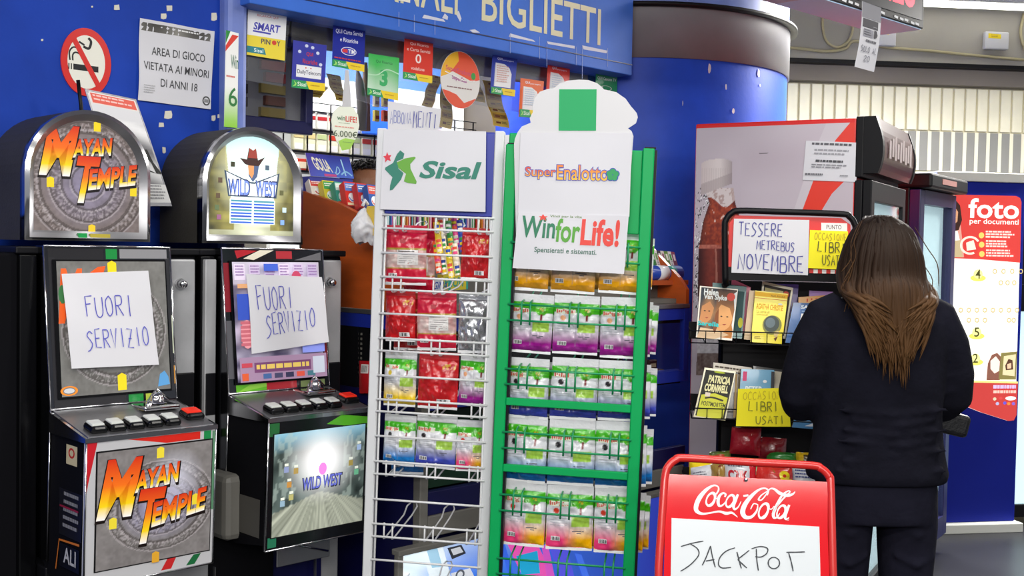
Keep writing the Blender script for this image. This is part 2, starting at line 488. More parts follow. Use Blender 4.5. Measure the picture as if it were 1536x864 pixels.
    def lines(s, a0, t0, a1, t1, n, col, th=0.45, ragged=0.25):
        """rows of small print, read as broken lines from this distance"""
        for i in range(n):
            y1 = t1 - (t1 - t0) * i / n; y0 = y1 - (t1 - t0) / n * th; x = a0; e = a1 - random.uniform(0, ragged) * (a1 - a0)
            while x < e:
                w = random.uniform(.05, .16) * (a1 - a0); s.rect(x, y0, min(e, x + w), y1, col); x += w + .022 * (a1 - a0)
        return s

def px_sheet(fr, y, TL, TR, BR, BL, m='paper', col='#ffffff', wave=None, th=0.001, colfn=None, nx=1, ny=1, dys=(0, 0, 0, 0)):
    b = MB(); c = [fr.p(*q, y + d) for q, d in zip((TL, TR, BR, BL), dys)]
    s = Sheet(b, *c, wave=wave); s.base(m, col, th, nx, ny, colfn); s.ink('print'); return s
# ================================================================== SETTING
K = Fr((-1.2832, 3.1, 0), 45)          # frame of the kiosk front: x along the counter, y into the kiosk
b = MB().m('floor_grey'); b.box(-6, 9, -3, 12, -0.1, 0); struct(b, 'floor')
b = MB().m('ceiling_white'); b.box(-6, 9, -3, 12, 3.6, 3.7); struct(b, 'ceiling')

# blue panelled wall to the left of the window, with flakes of missing paint
b = MB().m('wall_blue'); b.box(-2.6, 0.80, 0.45, 0.55, 0, 3.6); b.m('print')
for (px, py, w, h) in ((175, 11, 9, 9), (254, 12, 8, 9), (245, 24, 9, 9), (321, 25, 8, 12), (333, 22, 5, 11), (252, 172, 11, 12), (242, 187, 8, 7), (320, 177, 6, 8), (329, 174, 6, 6), (63, 60, 3, 3), (138, 10, 3, 3), (246, 225, 5, 9)):
    pts = [(px + dx * w / 2 * random.uniform(.8, 1.1), py + dy * h / 2 * random.uniform(.8, 1.1)) for dx, dy in ((-1, 1), (0, 1.1), (1, .9), (1.05, 0), (.9, -1), (-1, -.9))]
    b.k('#d8d4c4').prism([K.hit(x, y, .449) for x, y in pts], .4475, .45)
struct(b, 'wall_left', K)
b = MB().m('jamb_blue'); b.box(0.80, 0.885, 0.40, 0.56, 0, 3.6, .02); struct(b, 'trim_1', K)   # jamb of the window

# kiosk shell behind the window
b = MB().m('grey_shelf'); b.box(0.885, 2.98, 0.5, 1.6, 2.52, 2.6); struct(b, 'kiosk_ceiling', K)
b = MB().m('concrete'); b.box(0.8, 2.98, 1.52, 1.6, 0, 2.55); struct(b, 'wall_back', K)
b = MB().m('concrete_dark'); b.box(2.92, 2.99, 0.45, 1.6, 0, 2.55); b.m('blue_trim'); b.box(2.86, 2.92, .8, .86, 1.3, 2.52); struct(b, 'wall_right', K)
b = MB().m('concrete_dark'); b.box(0.8, 0.88, 0.56, 1.6, 0, 2.55); struct(b, 'kiosk_side_wall', K)
b = MB().m('concrete_dark')
b.box(0.89, 2.92, 0.58, 0.78, 2.30, 2.52, .01); b.m('grey_shelf'); b.box(0.89, 2.92, 0.78, 0.98, 2.36, 2.52, .01); struct(b, 'shutter_box_beam', K)

# fascia with the big lettering
fa = thing('fascia_sign', 'long blue fascia board above the kiosk window with cream capital lettering', 'sign', K, (1.9, .4, 2.33))
b = MB().m('fascia_blue'); b.box(-1.05, 1.035, -.06, .1, 0, .80, .004)
b.m('dark_blue'); b.box(-1.05, 1.035, -.063, -.06, .048, .052)
b.m('print').k('#c9d2ee')
sh = Sheet(b, (-1.05, -.0605, .8), (1.035, -.0605, .8), (1.035, -.0605, 0), (-1.05, -.0605, 0))
def fpx(px, py):
    x, z = K.hit(px, py, .34); return ((x - 1.9 + 1.05) / 2.085, (z - 2.33) / .8)
for pts in (((763, 55), (765, 50), (800, 60), (803, 63)), ((820, 62), (822, 66), (862, 73), (862, 69)), ((873, 68), (875, 74), (910, 80), (911, 76)), ((663, 27), (667, 20), (672, 25), (671, 30)), ((683, 20), (688, 16), (692, 28), (690, 33)), ((633, 27), (636, 22), (665, 29), (668, 33)), ((704, 45), (712, 44), (720, 49), (709, 49))):
    sh.poly([fpx(*q) for q in reversed(pts)], '#d4d8e6')
for px, y0, y1 in ((765, 50, 80), (809, 55, 88), (820, 64, 100), (864, 70, 98), (873, 70, 118), (911, 72, 100), (598, 18, 40), (621, 22, 48), (652, 30, 52)):
    a = fpx(px, y0); c = fpx(px, y1); sh.stroke([a, (c[0], c[1])], .003, '#8fa3d8')
part(b, 'board', fa)
b = MB().m('print'); sh = Sheet(b, (-1.05, -.061, .8), (1.035, -.061, .8), (1.035, -.061, 0), (-1.05, -.061, 0))
CRM = '#ddd9b6'
def word(txt, pxl, pyl, pxr, pyr, top):
    a0, t0 = fpx(pxl, pyl); a1, _ = fpx(pxr, pyr); sh.text(txt, a0, .135, a1, .13 + top, CRM, .008)
word('BIGLIETTI', 722, 42, 900, 80, .215)
part(b, 'lettering', fa, 'cream capital lettering')
b = MB().m('print'); sh = Sheet(b, (-1.05, -.061, .8), (1.035, -.061, .8), (1.035, -.061, 0), (-1.05, -.061, 0))
word('GIORNALI', 487, -5, 686, 30, .215)
part(b, 'lettering', fa, 'cream capital lettering')
b = MB().m('print'); x0, z0 = K.hit(517, 2, .33); x1, _ = K.hit(617, 14, .33)
sh = Sheet(b, (x0 - 1.9, -.062, .3), (x1 - 1.9, -.062, .3), (x1 - 1.9, -.062, .118), (x0 - 1.9, -.062, .118)); sh.base('print', '#f2e7a8'); sh.rect(.3, .14, .94, 1, '#eedb6c'); sh.rect(0, 0, 1, .08, '#efeee4')
part(b, 'sticker', fa, 'pale yellow sticker remnant')

# round blue column with its grey band
b = MB().m('column_blue'); cx, cy = .667, 6.3
b.lathe([(.81, 0), (.81, 2.43)], 64, (cx, cy, 0)); b.m('jamb_blue').lathe([(.815, 2.69), (.815, 3.6)], 64, (cx, cy, 0))
b.m('band_grey'); b.lathe([(.81, 2.43), (.822, 2.43), (.822, 2.672)], 64, (cx, cy, 0)); b.m('black_metal').lathe([(.822, 2.672), (.86, 2.672), (.86, 2.69), (.815, 2.69)], 64, (cx, cy, 0))
b.m('print')
def chip(px, py, w, h):
    # flake on the curved face: intersect the ray with the cylinder
    d = _F + _R * ((px - 768) / FPX) + _U * ((432 - py) / FPX); ox, oy = -cx, -cy
    A = d.x ** 2 + d.y ** 2; B = 2 * (ox * d.x + oy * d.y); C = ox * ox + oy * oy - .812 ** 2
    D = B * B - 4 * A * C
    if D < 0: return
    t = (-B - math.sqrt(D)) / (2 * A); q = V((0, 0, CAM_Z)) + d * t; an = math.atan2(q.y - cy, q.x - cx); sc = t / FPX
    pts = []
    for i in range(9):
        g = 2 * PI * i / 9; k = random.uniform(.75, 1.1)
        a2 = an + math.cos(g) * w / 2 * sc * k / .812 / max(.3, abs(math.cos(an + PI / 2)))
        pts.append(V((cx + .813 * math.cos(a2), cy + .813 * math.sin(a2), q.z + math.sin(g) * h / 2 * sc * k)))
    b.add(pts, [tuple(range(9))])
b.k('#dfe3ea'); chip(1036, 65, 7, 32); chip(1064, 102, 5, 16); chip(1138, 110, 5, 14); chip(1102, 85, 3, 12); chip(1089, 130, 3, 9); chip(1100, 166, 5, 9); chip(1140, 128, 2, 5)
b.k('#a8b0d8'); chip(1024, 155, 2, 8)
struct(b, 'column')

# far station wall: grey beam above, cream tiles, a louvred strip
Wd = Fr((0, 9.0, 0), 84)
b = MB().m('grout'); b.box(-1, 7, 0.02, 0.2, 0, 3.6)
zt = Wd.hit(1300, 126)[1]; zb = Wd.hit(1300, 178, 0)[1]
b.m('tile_cream')
x = 1.5
while x < 5.5:
    b.box(x + .008, x + .093, -.002, .03, zt - .36, zt - .012, .004, 1)
    b.m('tile_grey'); b.box(x + .02, x + .093, -.001, .03, zt - .69, zt - .37); b.m('tile_cream').box(x - .01, x + .02, -.003, .03, zt - .69, zt - .37); x += .1013
b.box(1.5, 5.5, -.002, .03, zt - 1.9, zt - .7)
struct(b, 'wall_far', Wd)
b = MB().m('concrete'); zq = Wd.hit(1300, 97)[1]
b.box(-1, 7, -.18, .02, zq, 3.6); b.m('concrete_dark'); b.box(-1, 7, -.1, .02, zt, zq - .02); b.m('black_metal'); b.box(-1, 7, -.2, .0, zq - .03, zq); struct(b, 'beam', Wd)

def rayz(fr, px, py, y): return fr.p(px, py, y)
cb = MB().m('cable')
pts = [rayz(Wd, px, py, -.2) for px, py in ((1165, 70), (1200, 73), (1240, 77), (1268, 73), (1282, 62), (1330, 71), (1390, 76), (1450, 82), (1536, 90))]
cb.tube(bez(pts, 5), .012, 8)
tag(single(cb, 'cable_run', 'tan bundled cable running along the grey beam of the far wall', 'cable', Wd), kind=None)
cb = MB().m('cable'); pts = [rayz(Wd, px, py, -.2) for px, py in ((1235, 12), (1234, 40), (1240, 62), (1256, 71), (1272, 62), (1279, 42), (1275, 22), (1268, 14))]
cb.tube(bez(pts, 6), .011, 8); single(cb, 'cable_loop', 'loop of grey cable hanging under the red display board', 'cable', Wd)
cb = MB().m('cable'); pts = [rayz(Wd, px, py, -.2) for px, py in ((1536, 20), (1531, 45), (1533, 62), (1540, 78))]
cb.tube(bez(pts, 6), .012, 8); single(cb, 'cable', 'grey cable drop at the right end of the grey beam', 'cable', Wd)
def wallbox(x0, y0, x1, y1, label):
    t = thing('junction_box', label, 'junction box', Wd, Wd.p((x0 + x1) / 2, y1, -.24), 'white boxes on the beam')
    w = (Wd.hit(x1, y0)[0] - Wd.hit(x0, y0)[0]) / 2; h = Wd.hit(x0, y0)[1] - Wd.hit(x0, y1)[1]
    q = MB().m('plastic_white'); q.box(-w, w, 0, .05, 0, h, .01); part(q, 'housing', t)
    q = MB().m('print'); sh = Sheet(q, (-w * .75, -.001, h * .88), (w * .3, -.001, h * .85), (w * .3, -.001, h * .6), (-w * .75, -.001, h * .62)); sh.base('print', '#f0d21c', .0008); sh.lines(.2, .2, .8, .8, 2, '#a08a20'); part(q, 'warning_label', t, 'yellow label')
wallbox(1312, 41, 1344, 69, 'white box with yellow label half hidden behind hanging paper notice')
wallbox(1478, 48, 1513, 74, 'white box with yellow label alone on the right of the beam')
t = thing('ceiling_light', 'long bright fluorescent ceiling light above the far wall', 'light', Wd, Wd.p(1420, 4, -.5))
q = MB().m('plastic_white'); q.box(-.5, 1.2, 0, .2, .02, .1, .01); part(q, 'housing', t)
q = MB().m('lamp_glow'); q.box(-.48, 1.18, .02, .18, 0, .03, .012); part(q, 'tube_cover', t)

# ================================================================== THINGS ON THE BLUE WALL
b = MB(); n = 40; cxz = K.hit(130.5, 93, .44); rx, rz = .077, .108
s = Sheet(b, (cxz[0] - .0895, .444, cxz[1] + .11), (cxz[0] + .0895, .444, cxz[1] + .11), (cxz[0] + .0895, .444, cxz[1] - .11), (cxz[0] - .0895, .444, cxz[1] - .11))
b.m('print_gloss').k('#d4261e'); b.prism([(cxz[0] + .0825 * math.cos(2 * PI * i / n), cxz[1] + .108 * math.sin(2 * PI * i / n)) for i in range(n)], .4442, .449)
s.h = .0005
s.ell(.5, .5, .345, .385, '#e9e8dc', 40)
blk = '#16161a'
s.rect(.26, .37, .72, .455, blk); s.rect(.17, .37, .19, .455, blk); s.rect(.215, .37, .235, .455, blk)
s.stroke(bez([(.2, .5), (.19, .62), (.26, .69), (.36, .68)], 6), .005, blk); s.stroke(bez([(.25, .5), (.25, .58), (.3, .62), (.4, .6)], 6), .005, blk)
s.stroke(bez([(.44, .72), (.54, .7), (.58, .8), (.53, .85)], 6), .008, blk); s.stroke([(.36, .78), (.46, .74)], .006, blk)
s.poly([(.24, .77), (.31, .83), (.76, .2), (.69, .14)], '#d4261e')
single(b, 'no_smoking_sign', 'round red and white no smoking sign on the blue wall', 'sign', K)

s = px_sheet(K, .443, (210, 27), (322, 47), (316, 164), (207, 150), 'paper', wave=lambda a, t: .004 * math.sin(a * 5 + 1) * math.sin(t * 7) + .002 * math.sin(9 * a + 4 * t), nx=14, ny=14)
s.art(.02, .86, .95, .96, 12, 2, lambda a, t: mixc(lin('#8d8b84'), lin('#3c3a38'), abs(math.sin(a * 5 + .6)) * .8 + .2 * t)); s.lines(.5, .9, .88, .94, 1, '#e8e8e8')
s.text('AREA DI GIOCO', .17, .58, .88, .68, '#3c3c40', .006); s.text('VIETATA AI MINORI', .06, .39, .95, .49, '#3c3c40', .006); s.text('DI ANNI 18', .29, .20, .80, .30, '#3c3c40', .006)
s.ring(.93, .10, .055, .06, .7, '#4a4a4a'); s.rect(.9, .08, .96, .12, '#888888'); s.lines(.06, .09, .22, .2, 4, '#b5b5b8')
single(s.b, 'age_limit_notice', 'white printed notice reading area di gioco on the blue wall', 'notice', K)

s = px_sheet(K, .392, (339, 45), (358, 50), (356, 192), (336, 190), 'print', '#f1f3ee', colfn=lambda a, t: mixc(lin('#8fcf3a'), lin('#f4f5f2'), t * 2.6 - .1), ny=14)
s.poly([(0, 1), (.35, 1), (0, .86)], '#1e8a3a'); s.poly([(.5, .97), (1, .97), (.2, .82), (.0, .78), (0, .84)], '#dd3a2c')
s.text('Win', .42, .62, 1.0, .76, '#1d6a4a', .01); s.lines(.1, .5, .9, .54, 1, '#d86a60'); s.text('6', .3, .22, .95, .42, '#2c7a3c', .004)
single(s.b, 'narrow_poster', 'narrow white and green lottery poster on the window jamb', 'poster', K)

# placard leaning behind the first machine
t = thing('information_placard', 'tilted silver placard with red heading leaning behind the first slot machine', 'placard', K, K.p(190, 310, .2))
TL, TR, BR, BL = [K.p(*q) - K.p(190, 310, .2) for q in ((127, 133, .34), (204, 149, .30), (258, 309, .24), (180, 309, .28))]
b = MB(); s = Sheet(b, TL, TR, BR, BL, wave=lambda a, q: .006 * math.sin(q * 3.1)); s.base('steel', '#ffffff', .006, 8, 12); s.ink('print')
s.art(.03, .2, .97, .97, 8, 24, lambda a, q: mixc(lin('#f0f0f2'), lin('#6d6d72'), .5 + .5 * math.sin(q * 13 + 3 * a)) if q < .75 else lin('#dcdce0')); s.rect(.06, .88, .97, .985, '#e8e0dc'); s.rect(.08, .89, .94, .975, '#e5604f'); s.lines(.12, .9, .9, .965, 2, '#f4c9c2')  # wavy grey bands paint reflections into the placard colour
s.stroke([(.78, .5), (.98, .3)], .008, '#2a2a2a'); s.stroke([(.84, .52), (.92, .3), (.72, .33)], .008, '#2a2a2a')
s.rect(.55, .03, 1, .2, '#f0f0f0'); s.lines(.58, .05, .96, .19, 5, '#9a9a9e'); part(b, 'panel', t)
b = MB().m('black_plastic'); a0 = K.p(117, 120, .32) - K.p(190, 310, .2); b.tube([a0, a0 + V((.01, 0, -.08)), a0 + V((.02, 0, -.2))], .006); part(b, 'rear_stand', t)
# ================================================================== CARDS HANGING IN THE WINDOW
def clear_sheet(pts, y, label):
    t = MB().m('acrylic'); t.prism([K.hit(px, py, y) for px, py in pts], y, y + .003)
    return single(t, 'acrylic_sheet', label, 'clear sheet', K, 'clear sheets under the fascia')
clear_sheet([(367, 120), (424, 130), (436, 22), (371, 9)], .452, 'clear plastic pocket holding the white and yellow recharge card at far left')
clear_sheet([(436, 118), (684, 196), (684, 56), (438, 20)], .456, 'wide clear plastic sheet behind the blue, green and red cards')
clear_sheet([(690, 152), (820, 176), (924, 196), (926, 104), (692, 57)], .46, 'clear plastic sheet under the right part of the fascia')

def sisal_strip(s, h=.17):
    s.poly([(0, 0), (.52, 0), (.42, h), (0, h)], '#1d9a56'); s.poly([(.52, 0), (1, 0), (1, h), (.42, h)], '#f3d312')
    s.text('Sisal', .17, h * .28, .43, h * .8, '#eafbea', .01); s.poly([(.03, h * .15), (.1, h * .5), (.06, h * .9), (.14, h * .6), (.13, h * .3)], '#9fe06a'); s.lines(.56, h * .3, .92, h * .62, 1, '#c99d10')
def card(name, label, q, col, colfn=None, strip=.17, y=.437, fn=None):
    s = px_sheet(K, y, *q, m='print_gloss', col=col, colfn=colfn, nx=8 if colfn else 1, ny=12 if colfn else 1)
    if fn: fn(s)
    if strip: sisal_strip(s, strip)
    return single(s.b, 'hanging_card', label, 'card', K, 'cards hanging in the kiosk window')
def f1(s):
    s.rect(0, 0, 1, .44, '#efd93a'); s.text('RICARICA QUI', .24, .86, .78, .92, '#d2605e', .004); s.text('SMART', .16, .57, .84, .74, '#4a49b4', .03, .15); s.stroke([(.14, .54), (.6, .53)], .006, '#4a49b4')
    s.text('PIN', .36, .29, .60, .4, '#3d3a56', .02); s.ell(.70, .35, .06, .05, '#d8402c'); s.text('Y', .77, .29, .86, .4, '#3d3a56', .02); s.poly([(0, .06), (.5, .06), (.44, .2), (0, .2)], '#23838f'); s.text('Sisal', .18, .09, .42, .17, '#eafbfb', .01)
card('', 'white and yellow mobile recharge card hanging at far left of the window', ((372, 13), (430, 22), (427, 91), (370, 82)), '#f4f4f4', strip=0, fn=f1)
def f2(s):
    for a, q in ((.2, .78), (.4, .92), (.58, .9), (.74, .8), (.84, .56)): s.ell(a, q, .05, .035, '#d4dcf2')
    s.text('QUI', .4, .7, .6, .79, '#d0302c', .02); s.text('Ricariche', .3, .54, .74, .64, '#d0302c', .01); s.rect(.12, .24, .87, .5, '#eef0f4'); s.text('DailyTelecom', .15, .29, .85, .40, '#3a3a58', .01); s.ell(.4, .45, .02, .015, '#e07030'); s.ell(.55, .45, .02, .015, '#d03030')
card('', 'purple blue phone card with white central box, second from left', ((440, 60), (490, 68), (487, 137), (437, 131)), '#3b3fa8', fn=f2)
def f3(s):
    s.text('QUI Carte Servizi', .08, .8, .92, .92, '#eceefb', .02); s.text('e Ricariche', .22, .63, .78, .73, '#eceefb', .015); s.ell(.5, .42, .24, .1, '#eef0fa'); s.ell(.5, .42, .22, .085, '#3240b4'); s.text('TIM', .48, .37, .68, .47, '#ffffff', .02); s.rect(.3, .38, .46, .46, '#d8303a'); s.lines(.06, .18, .94, .24, 1, '#d03434')
card('', 'dark blue phone card with red and white oval emblem, third from left', ((500, 37), (548, 44), (546, 108), (498, 99)), '#24309f', fn=f3)
def f4(s):
    s.text('Qui Ricarica', .24, .8, .78, .88, '#2b6e44', .006); s.text('3', .38, .27, .64, .66, '#2fae62', .05); s.stroke(bez([(0, .5), (.3, .52), (.6, .68), (1, .62)], 5), .004, '#bfe9c6')
card('', 'green gradient phone card with large numeral three in the window', ((553, 80), (599, 87), (597, 151), (551, 142)), '#58c470', colfn=lambda a, t: mixc(mixc(lin('#d8eedd'), lin('#3fbf57'), t * 1.3 + .2 * a), lin('#e6f4ea'), .5 * abs(math.sin(4 * a + 2)) * (1 - t)), fn=f4)
def f5(s):
    s.text('Qui Ricarica', .2, .82, .84, .9, '#fbd9d2', .012); s.text('e Carta Servizi', .1, .69, .9, .77, '#fbd9d2', .012); s.text('0', .4, .42, .6, .64, '#fbeae6', .015); s.text('vodafone', .26, .25, .72, .33, '#fbd9d2', .01)
card('', 'bright red phone card hanging beside the round lottery disc', ((607, 55), (650, 62), (648, 125), (604, 118)), '#e33c2c', fn=f5)
# oval lottery disc
c0 = K.hit(691, 120, .436)
b = MB(); s = Sheet(b, (c0[0] - .11, .436, c0[1] + .13), (c0[0] + .11, .436, c0[1] + .13), (c0[0] + .11, .436, c0[1] - .13), (c0[0] - .11, .436, c0[1] - .13))
rx = (K.hit(721, 120, .436)[0] - K.hit(662, 120, .436)[0]) / 2 / .22; rt = .111 / .26 * 1.07
o = [(.5 + rx * math.cos(2 * PI * i / 40), .5 + rt * math.sin(2 * PI * i / 40)) for i in range(40)]
b.m('print_gloss').k('#e9e6e2'); b.prism([(c0[0] + (a - .5) * .22, c0[1] + (q - .5) * .26) for a, q in o], .437, .439); b.m('print'); s.h = -.0008
def ov(q0, q1, f): return [(.5 + rx * .99 * math.cos(g), .5 + rt * .99 * math.sin(g)) for g in [q0 + (q1 - q0) * i / 16 for i in range(17)]] + f
s.poly(ov(.1, PI - .05, [(.3, .62), (.6, .55), (.8, .5)]), '#e8512c'); s.poly(ov(PI * .55, PI - .02, [(.22, .58), (.45, .8)]), '#f2b520')
s.poly(ov(PI + .42, 2 * PI - .62, [(.6, .14), (.4, .26), (.2, .3)]), '#e4502e')
s.text('SuperEnalotto', .12, .58, .82, .68, '#d6486a', .02, rot=-.06); s.ell(.83, .59, .06, .06, '#2f9a3a', 10); s.text('SuperStar', .28, .46, .68, .55, '#b04a9a', .02, rot=-.04); s.lines(.16, .34, .82, .38, 1, '#8f6a6a'); s.stroke(bez([(.1, .6), (.3, .56), (.6, .5), (.88, .52)], 5), .004, '#f7f4f0')
single(b, 'lottery_disc', 'round orange and white lottery disc hanging in the kiosk window', 'disc', K)
def fp(col):
    def g(s):
        s.text('QUI', .2, .87, .4, .94, '#f2f4fb', .02); s.text('puoi pagare', .42, .865, .86, .91, '#f2f4fb', .008)
        s.poly([(.14, .2), (.82, .2), (.82, .56), (.72, .7), (.5, .79), (.14, .8)], '#f1f1f3'); s.lines(.2, .3, .7, .74, 8, '#dcaea6' if col == 0 else '#c9d6e6'); s.rect(.1, .2, .13, .74, '#d4d6e0')
    return g
card('', 'blue payment card with white bill picture hanging left of the orange cards', ((739, 81), (776, 87), (771, 145), (735, 140)), '#2c41b2', fn=fp(0))
card('', 'orange payment card half hidden behind the white cloud shaped board', ((781, 117), (816, 122), (812, 178), (778, 175)), '#ee6a2a', fn=fp(1), strip=.2)
card('', 'red payment card just above the white cloud shaped board', ((822, 95), (855, 101), (852, 160), (818, 155)), '#e63b2a', fn=fp(1), strip=.2)
def f8(s): s.text('QUI Canone TV', .08, .78, .95, .9, '#e8f6ee', .015); s.ring(.5, .55, .25, .08, .85, '#d8efe2')
card('', 'green television licence card at the right end of the window', ((894, 109), (926, 114), (925, 160), (892, 155)), '#1f9a5e', strip=.1, fn=f8)

# hanging balloon shaped tag
t = thing('hanging_price_tag', 'pale green balloon shaped tag marked 6000 euro hanging on a strip', 'tag', K, K.p(519, 225, .36))
z = lambda px, py: (lambda q: (q[0] - K.hit(519, 225, .36)[0], q[1] - K.hit(519, 225, .36)[1]))(K.hit(px, py, .36))
b = MB().m('print'); o = [z(*q) for q in ((515, 226), (505, 212), (499, 195), (497, 180), (500, 168), (508, 160), (520, 158), (531, 162), (537, 172), (539, 188), (535, 206), (526, 222))]
s = Sheet(b, V((o[3][0], 0, o[6][1])), V((o[9][0], 0, o[6][1])), V((o[9][0], 0, o[0][1])), V((o[3][0], 0, o[0][1])))
b.k('#eef3e2').prism(o, 0, .002); s.h = .0004
s.poly([(.38, .0), (.25, .2), (.5, .28), (.85, .26), (.68, .05)], '#a8da5c'); s.text('win', .2, .66, .48, .76, '#3a7048', .01); s.text('LIFE!', .5, .64, .9, .77, '#d8423a', .02); s.lines(.25, .58, .75, .61, 1, '#a9b39c'); s.lines(.12, .48, .95, .53, 1, '#e79c90'); s.text('6.000€', .08, .3, .92, .44, '#4a5a3c', .002); s.lines(.4, .17, .8, .2, 1, '#8cb86a'); part(b, 'balloon_card', t)
b = MB().m('plastic_white'); o = [z(*q) for q in ((513, 160), (527, 160), (523, 105), (518, 105))]; b.prism(o, -.001, .001); part(b, 'hanging_strip', t)

s = px_sheet(K, .1, (580, 152), (664, 163), (660, 200), (580, 200), 'paper', wave=lambda a, t: .008 * math.sin(a * 3 + 2))
s.hand('ABBONA', .03, .32, .45, .72, '#8f94c0', .004); s.hand('MENTI', .47, .22, .95, .78, '#4a4fa0', .004); single(s.b, 'season_ticket_note', 'white handwritten note reading abbonamenti standing above the white rack', 'notice', K)

# ================================================================== INSIDE THE KIOSK
t = thing('display_window', 'dark navy framed display window behind the left side of the kiosk window', 'display case', K, (1.02, .62, 1.9))
b = MB().m('dark_blue'); xr = K.hit(470, 160, .62)[0] - 1.02; zb = K.hit(420, 186, .62)[1] - 1.9
b.box(-.14, xr, 0, .04, zb - .03, zb + .02, .004); b.box(xr - .035, xr, 0, .04, zb, .5, .004); b.box(-.14, -.10, 0, .04, zb, .5, .004); b.box(-.14, xr, 0, .04, .36, .4, .004); part(b, 'frame', t)
b = MB().m('band_grey'); b.box(-.13, xr - .01, .07, .09, zb, .4); b.m('print')
for i in range(4): b.k('#2b2428').box(.0, .035, .055, .07, zb + .06 + i * .05, zb + .095 + i * .05)
for i, c in enumerate(('#7a6a30', '#5a3020', '#8a7a3a', '#9a2a22', '#b03a2a', '#6a5a28')): b.k(c).box(.09 + .02 * (i % 2), .2, .05, .07, zb + .03 + i * .045, zb + .065 + i * .045)
part(b, 'stock_panel', t)
b = MB().m('clear_glass'); b.box(-.11, xr - .03, .015, .02, zb + .01, .37); part(b, 'pane', t)

t = thing('tobacco_shelf', 'tall back shelf with blue header and white panel behind the vendor', 'shelf', K, (2.4, 1.44, 0))
b = MB().m('case_glow').k('#5a8fe6'); b.box(-.72, .5, .04, .07, 2.315, 2.5); part(b, 'header', t, 'blue glowing header')
b = MB().m('case_glow').k('#f4f6f4'); b.box(-.72, .5, .04, .07, 1.2, 2.315); part(b, 'back_panel', t)
b = MB().m('black_metal')
for zz in (1.84, 1.932, 2.038): b.box(-.72, .5, -.06, .05, zz, zz + .010)
for i in range(10): b.box(-.72 + i * .133, -.715 + i * .133, -.062, -.055, 1.84, 2.17)
for zz in (2.13, 2.17): b.box(-.72, .5, -.062, -.056, zz, zz + .004)
part(b, 'shelf_board', t)
R = random.Random(3)
def pack(x, zz, body, band, lab):
    b = MB().m('print_gloss').k(body); b.box(x, x + .058, 1.385, 1.41, zz, zz + .088, .003, 1)
    b.k(band); b.box(x + .002, x + .056, 1.3835, 1.385, zz + (.045 if lab else .06), zz + (.062 if lab else .084)); b.k('#f1f1f1').box(x + .006, x + .052, 1.3838, 1.385, zz + .006, zz + .035)
    return b
names = [('left', 0), ('right', 1)]
ords = ['first', 'second', 'third', 'fourth', 'fifth', 'sixth', 'seventh', 'eighth', 'ninth', 'tenth', 'eleventh', 'twelfth', 'thirteenth', 'fourteenth', 'fifteenth']
for r, (zz, nm) in enumerate(((2.048, 'upper'), (1.942, 'lower'))):
    for i in range(14):
        x = 1.74 + i * .0665
        body, band = R.choice((('#e8e8e6', '#b8252c'), ('#f0efe8', '#c83a38'), ('#a8242c', '#e8e4e0'), ('#e4e6e6', '#9aa8b0'), ('#d8d8d4', '#b02a30'))) if r == 0 else R.choice((('#e9e8c8', '#d8c890'), ('#efeed8', '#c8402e'), ('#e8e6d0', '#b8c890')))
        if r == 0 and i in (9, 10, 11): body, band = '#5a3434', '#8a2a30'
        single(pack(x, zz, body, band, r == 0), 'cigarette_pack', f'{ords[i]} cigarette pack from the left on the {nm} tobacco shelf row', 'cigarette pack', K, 'cigarette packs on the back shelf')
for i in range(5):
    x = 1.76 + i * .1
    b = MB().m('print_gloss').k('#c8402e'); b.box(x, x + .09, 1.385, 1.42, 1.85, 1.905, .003, 1); b.k('#f2e2c8').box(x + .01, x + .08, 1.3835, 1.385, 1.86, 1.89)
    single(b, 'tobacco_carton', f'{ords[i]} red tobacco carton from the left below the pack rows', 'carton', K, 'red cartons on the back shelf')
# scratch card strips hanging on the right
for i, (px, py, px2, py2, w, c) in enumerate(((672, 105, 668, 190, 9, '#f0cc60'), (700, 92, 716, 150, 12, '#f4d468'), (735, 120, 752, 188, 12, '#f8d450'), (655, 112, 640, 158, 8, '#e0c068'), (480, 128, 468, 143, 12, '#ecd068'), (498, 110, 514, 150, 10, '#e4c868'))):
    y = .62 + .03 * i; b = MB()
    TL, TR, BR, BL = K.p(px - w, py, y), K.p(px + w, py + 4, y), K.p(px2 + w, py2 + 4, y - .02), K.p(px2 - w, py2, y - .02)
    s = Sheet(b, TL, TR, BR, BL, wave=lambda a, t: .006 * math.sin(t * 9)); s.base('print_gloss', c, .001, 4, 10); s.ink('print')
    for j in range(7):
        s.rect(.08, .03 + j * .14, .92, .13 + j * .14, ('#e8c85a', '#b88a30', '#f0dc90')[j % 3]); s.rect(.2, .06 + j * .14, .5, .1 + j * .14, '#7a3a22'); s.lines(.55, .05 + j * .14, .9, .11 + j * .14, 2, '#5a4a20')
    single(b, 'scratch_card_strip', ('golden scratch card strip left of the round lottery disc', 'golden scratch card strip behind the round lottery disc', 'bright golden scratch card strip beneath the round lottery disc', 'narrow dull scratch card strip beside the green numeral card', 'short scratch card strip under the purple blue phone card', 'slanted scratch card strip between purple and dark blue cards')[i], 'scratch cards', K, 'scratch card strips in the window')
b = MB().m('print').k('#c8ccd4')
t = thing('wrapped_bundle', 'grey and white wrapped bundle standing behind the balloon shaped tag', 'bundle', K, K.p(543, 195, .9))
b = MB().m('print').k('#8a8a8c'); b.tube([(0, 0, 0), (.0, 0, .1), (-.015, 0, .2), (-.03, 0, .26)], [.02, .024, .02, .005], 8); part(b, 'grey_roll', t)
b = MB().m('print').k('#8a6a60'); b.tube([(.035, 0.02, 0), (.033, .02, .16), (.03, .02, .3)], [.022, .02, .008], 8); part(b, 'brown_roll', t)
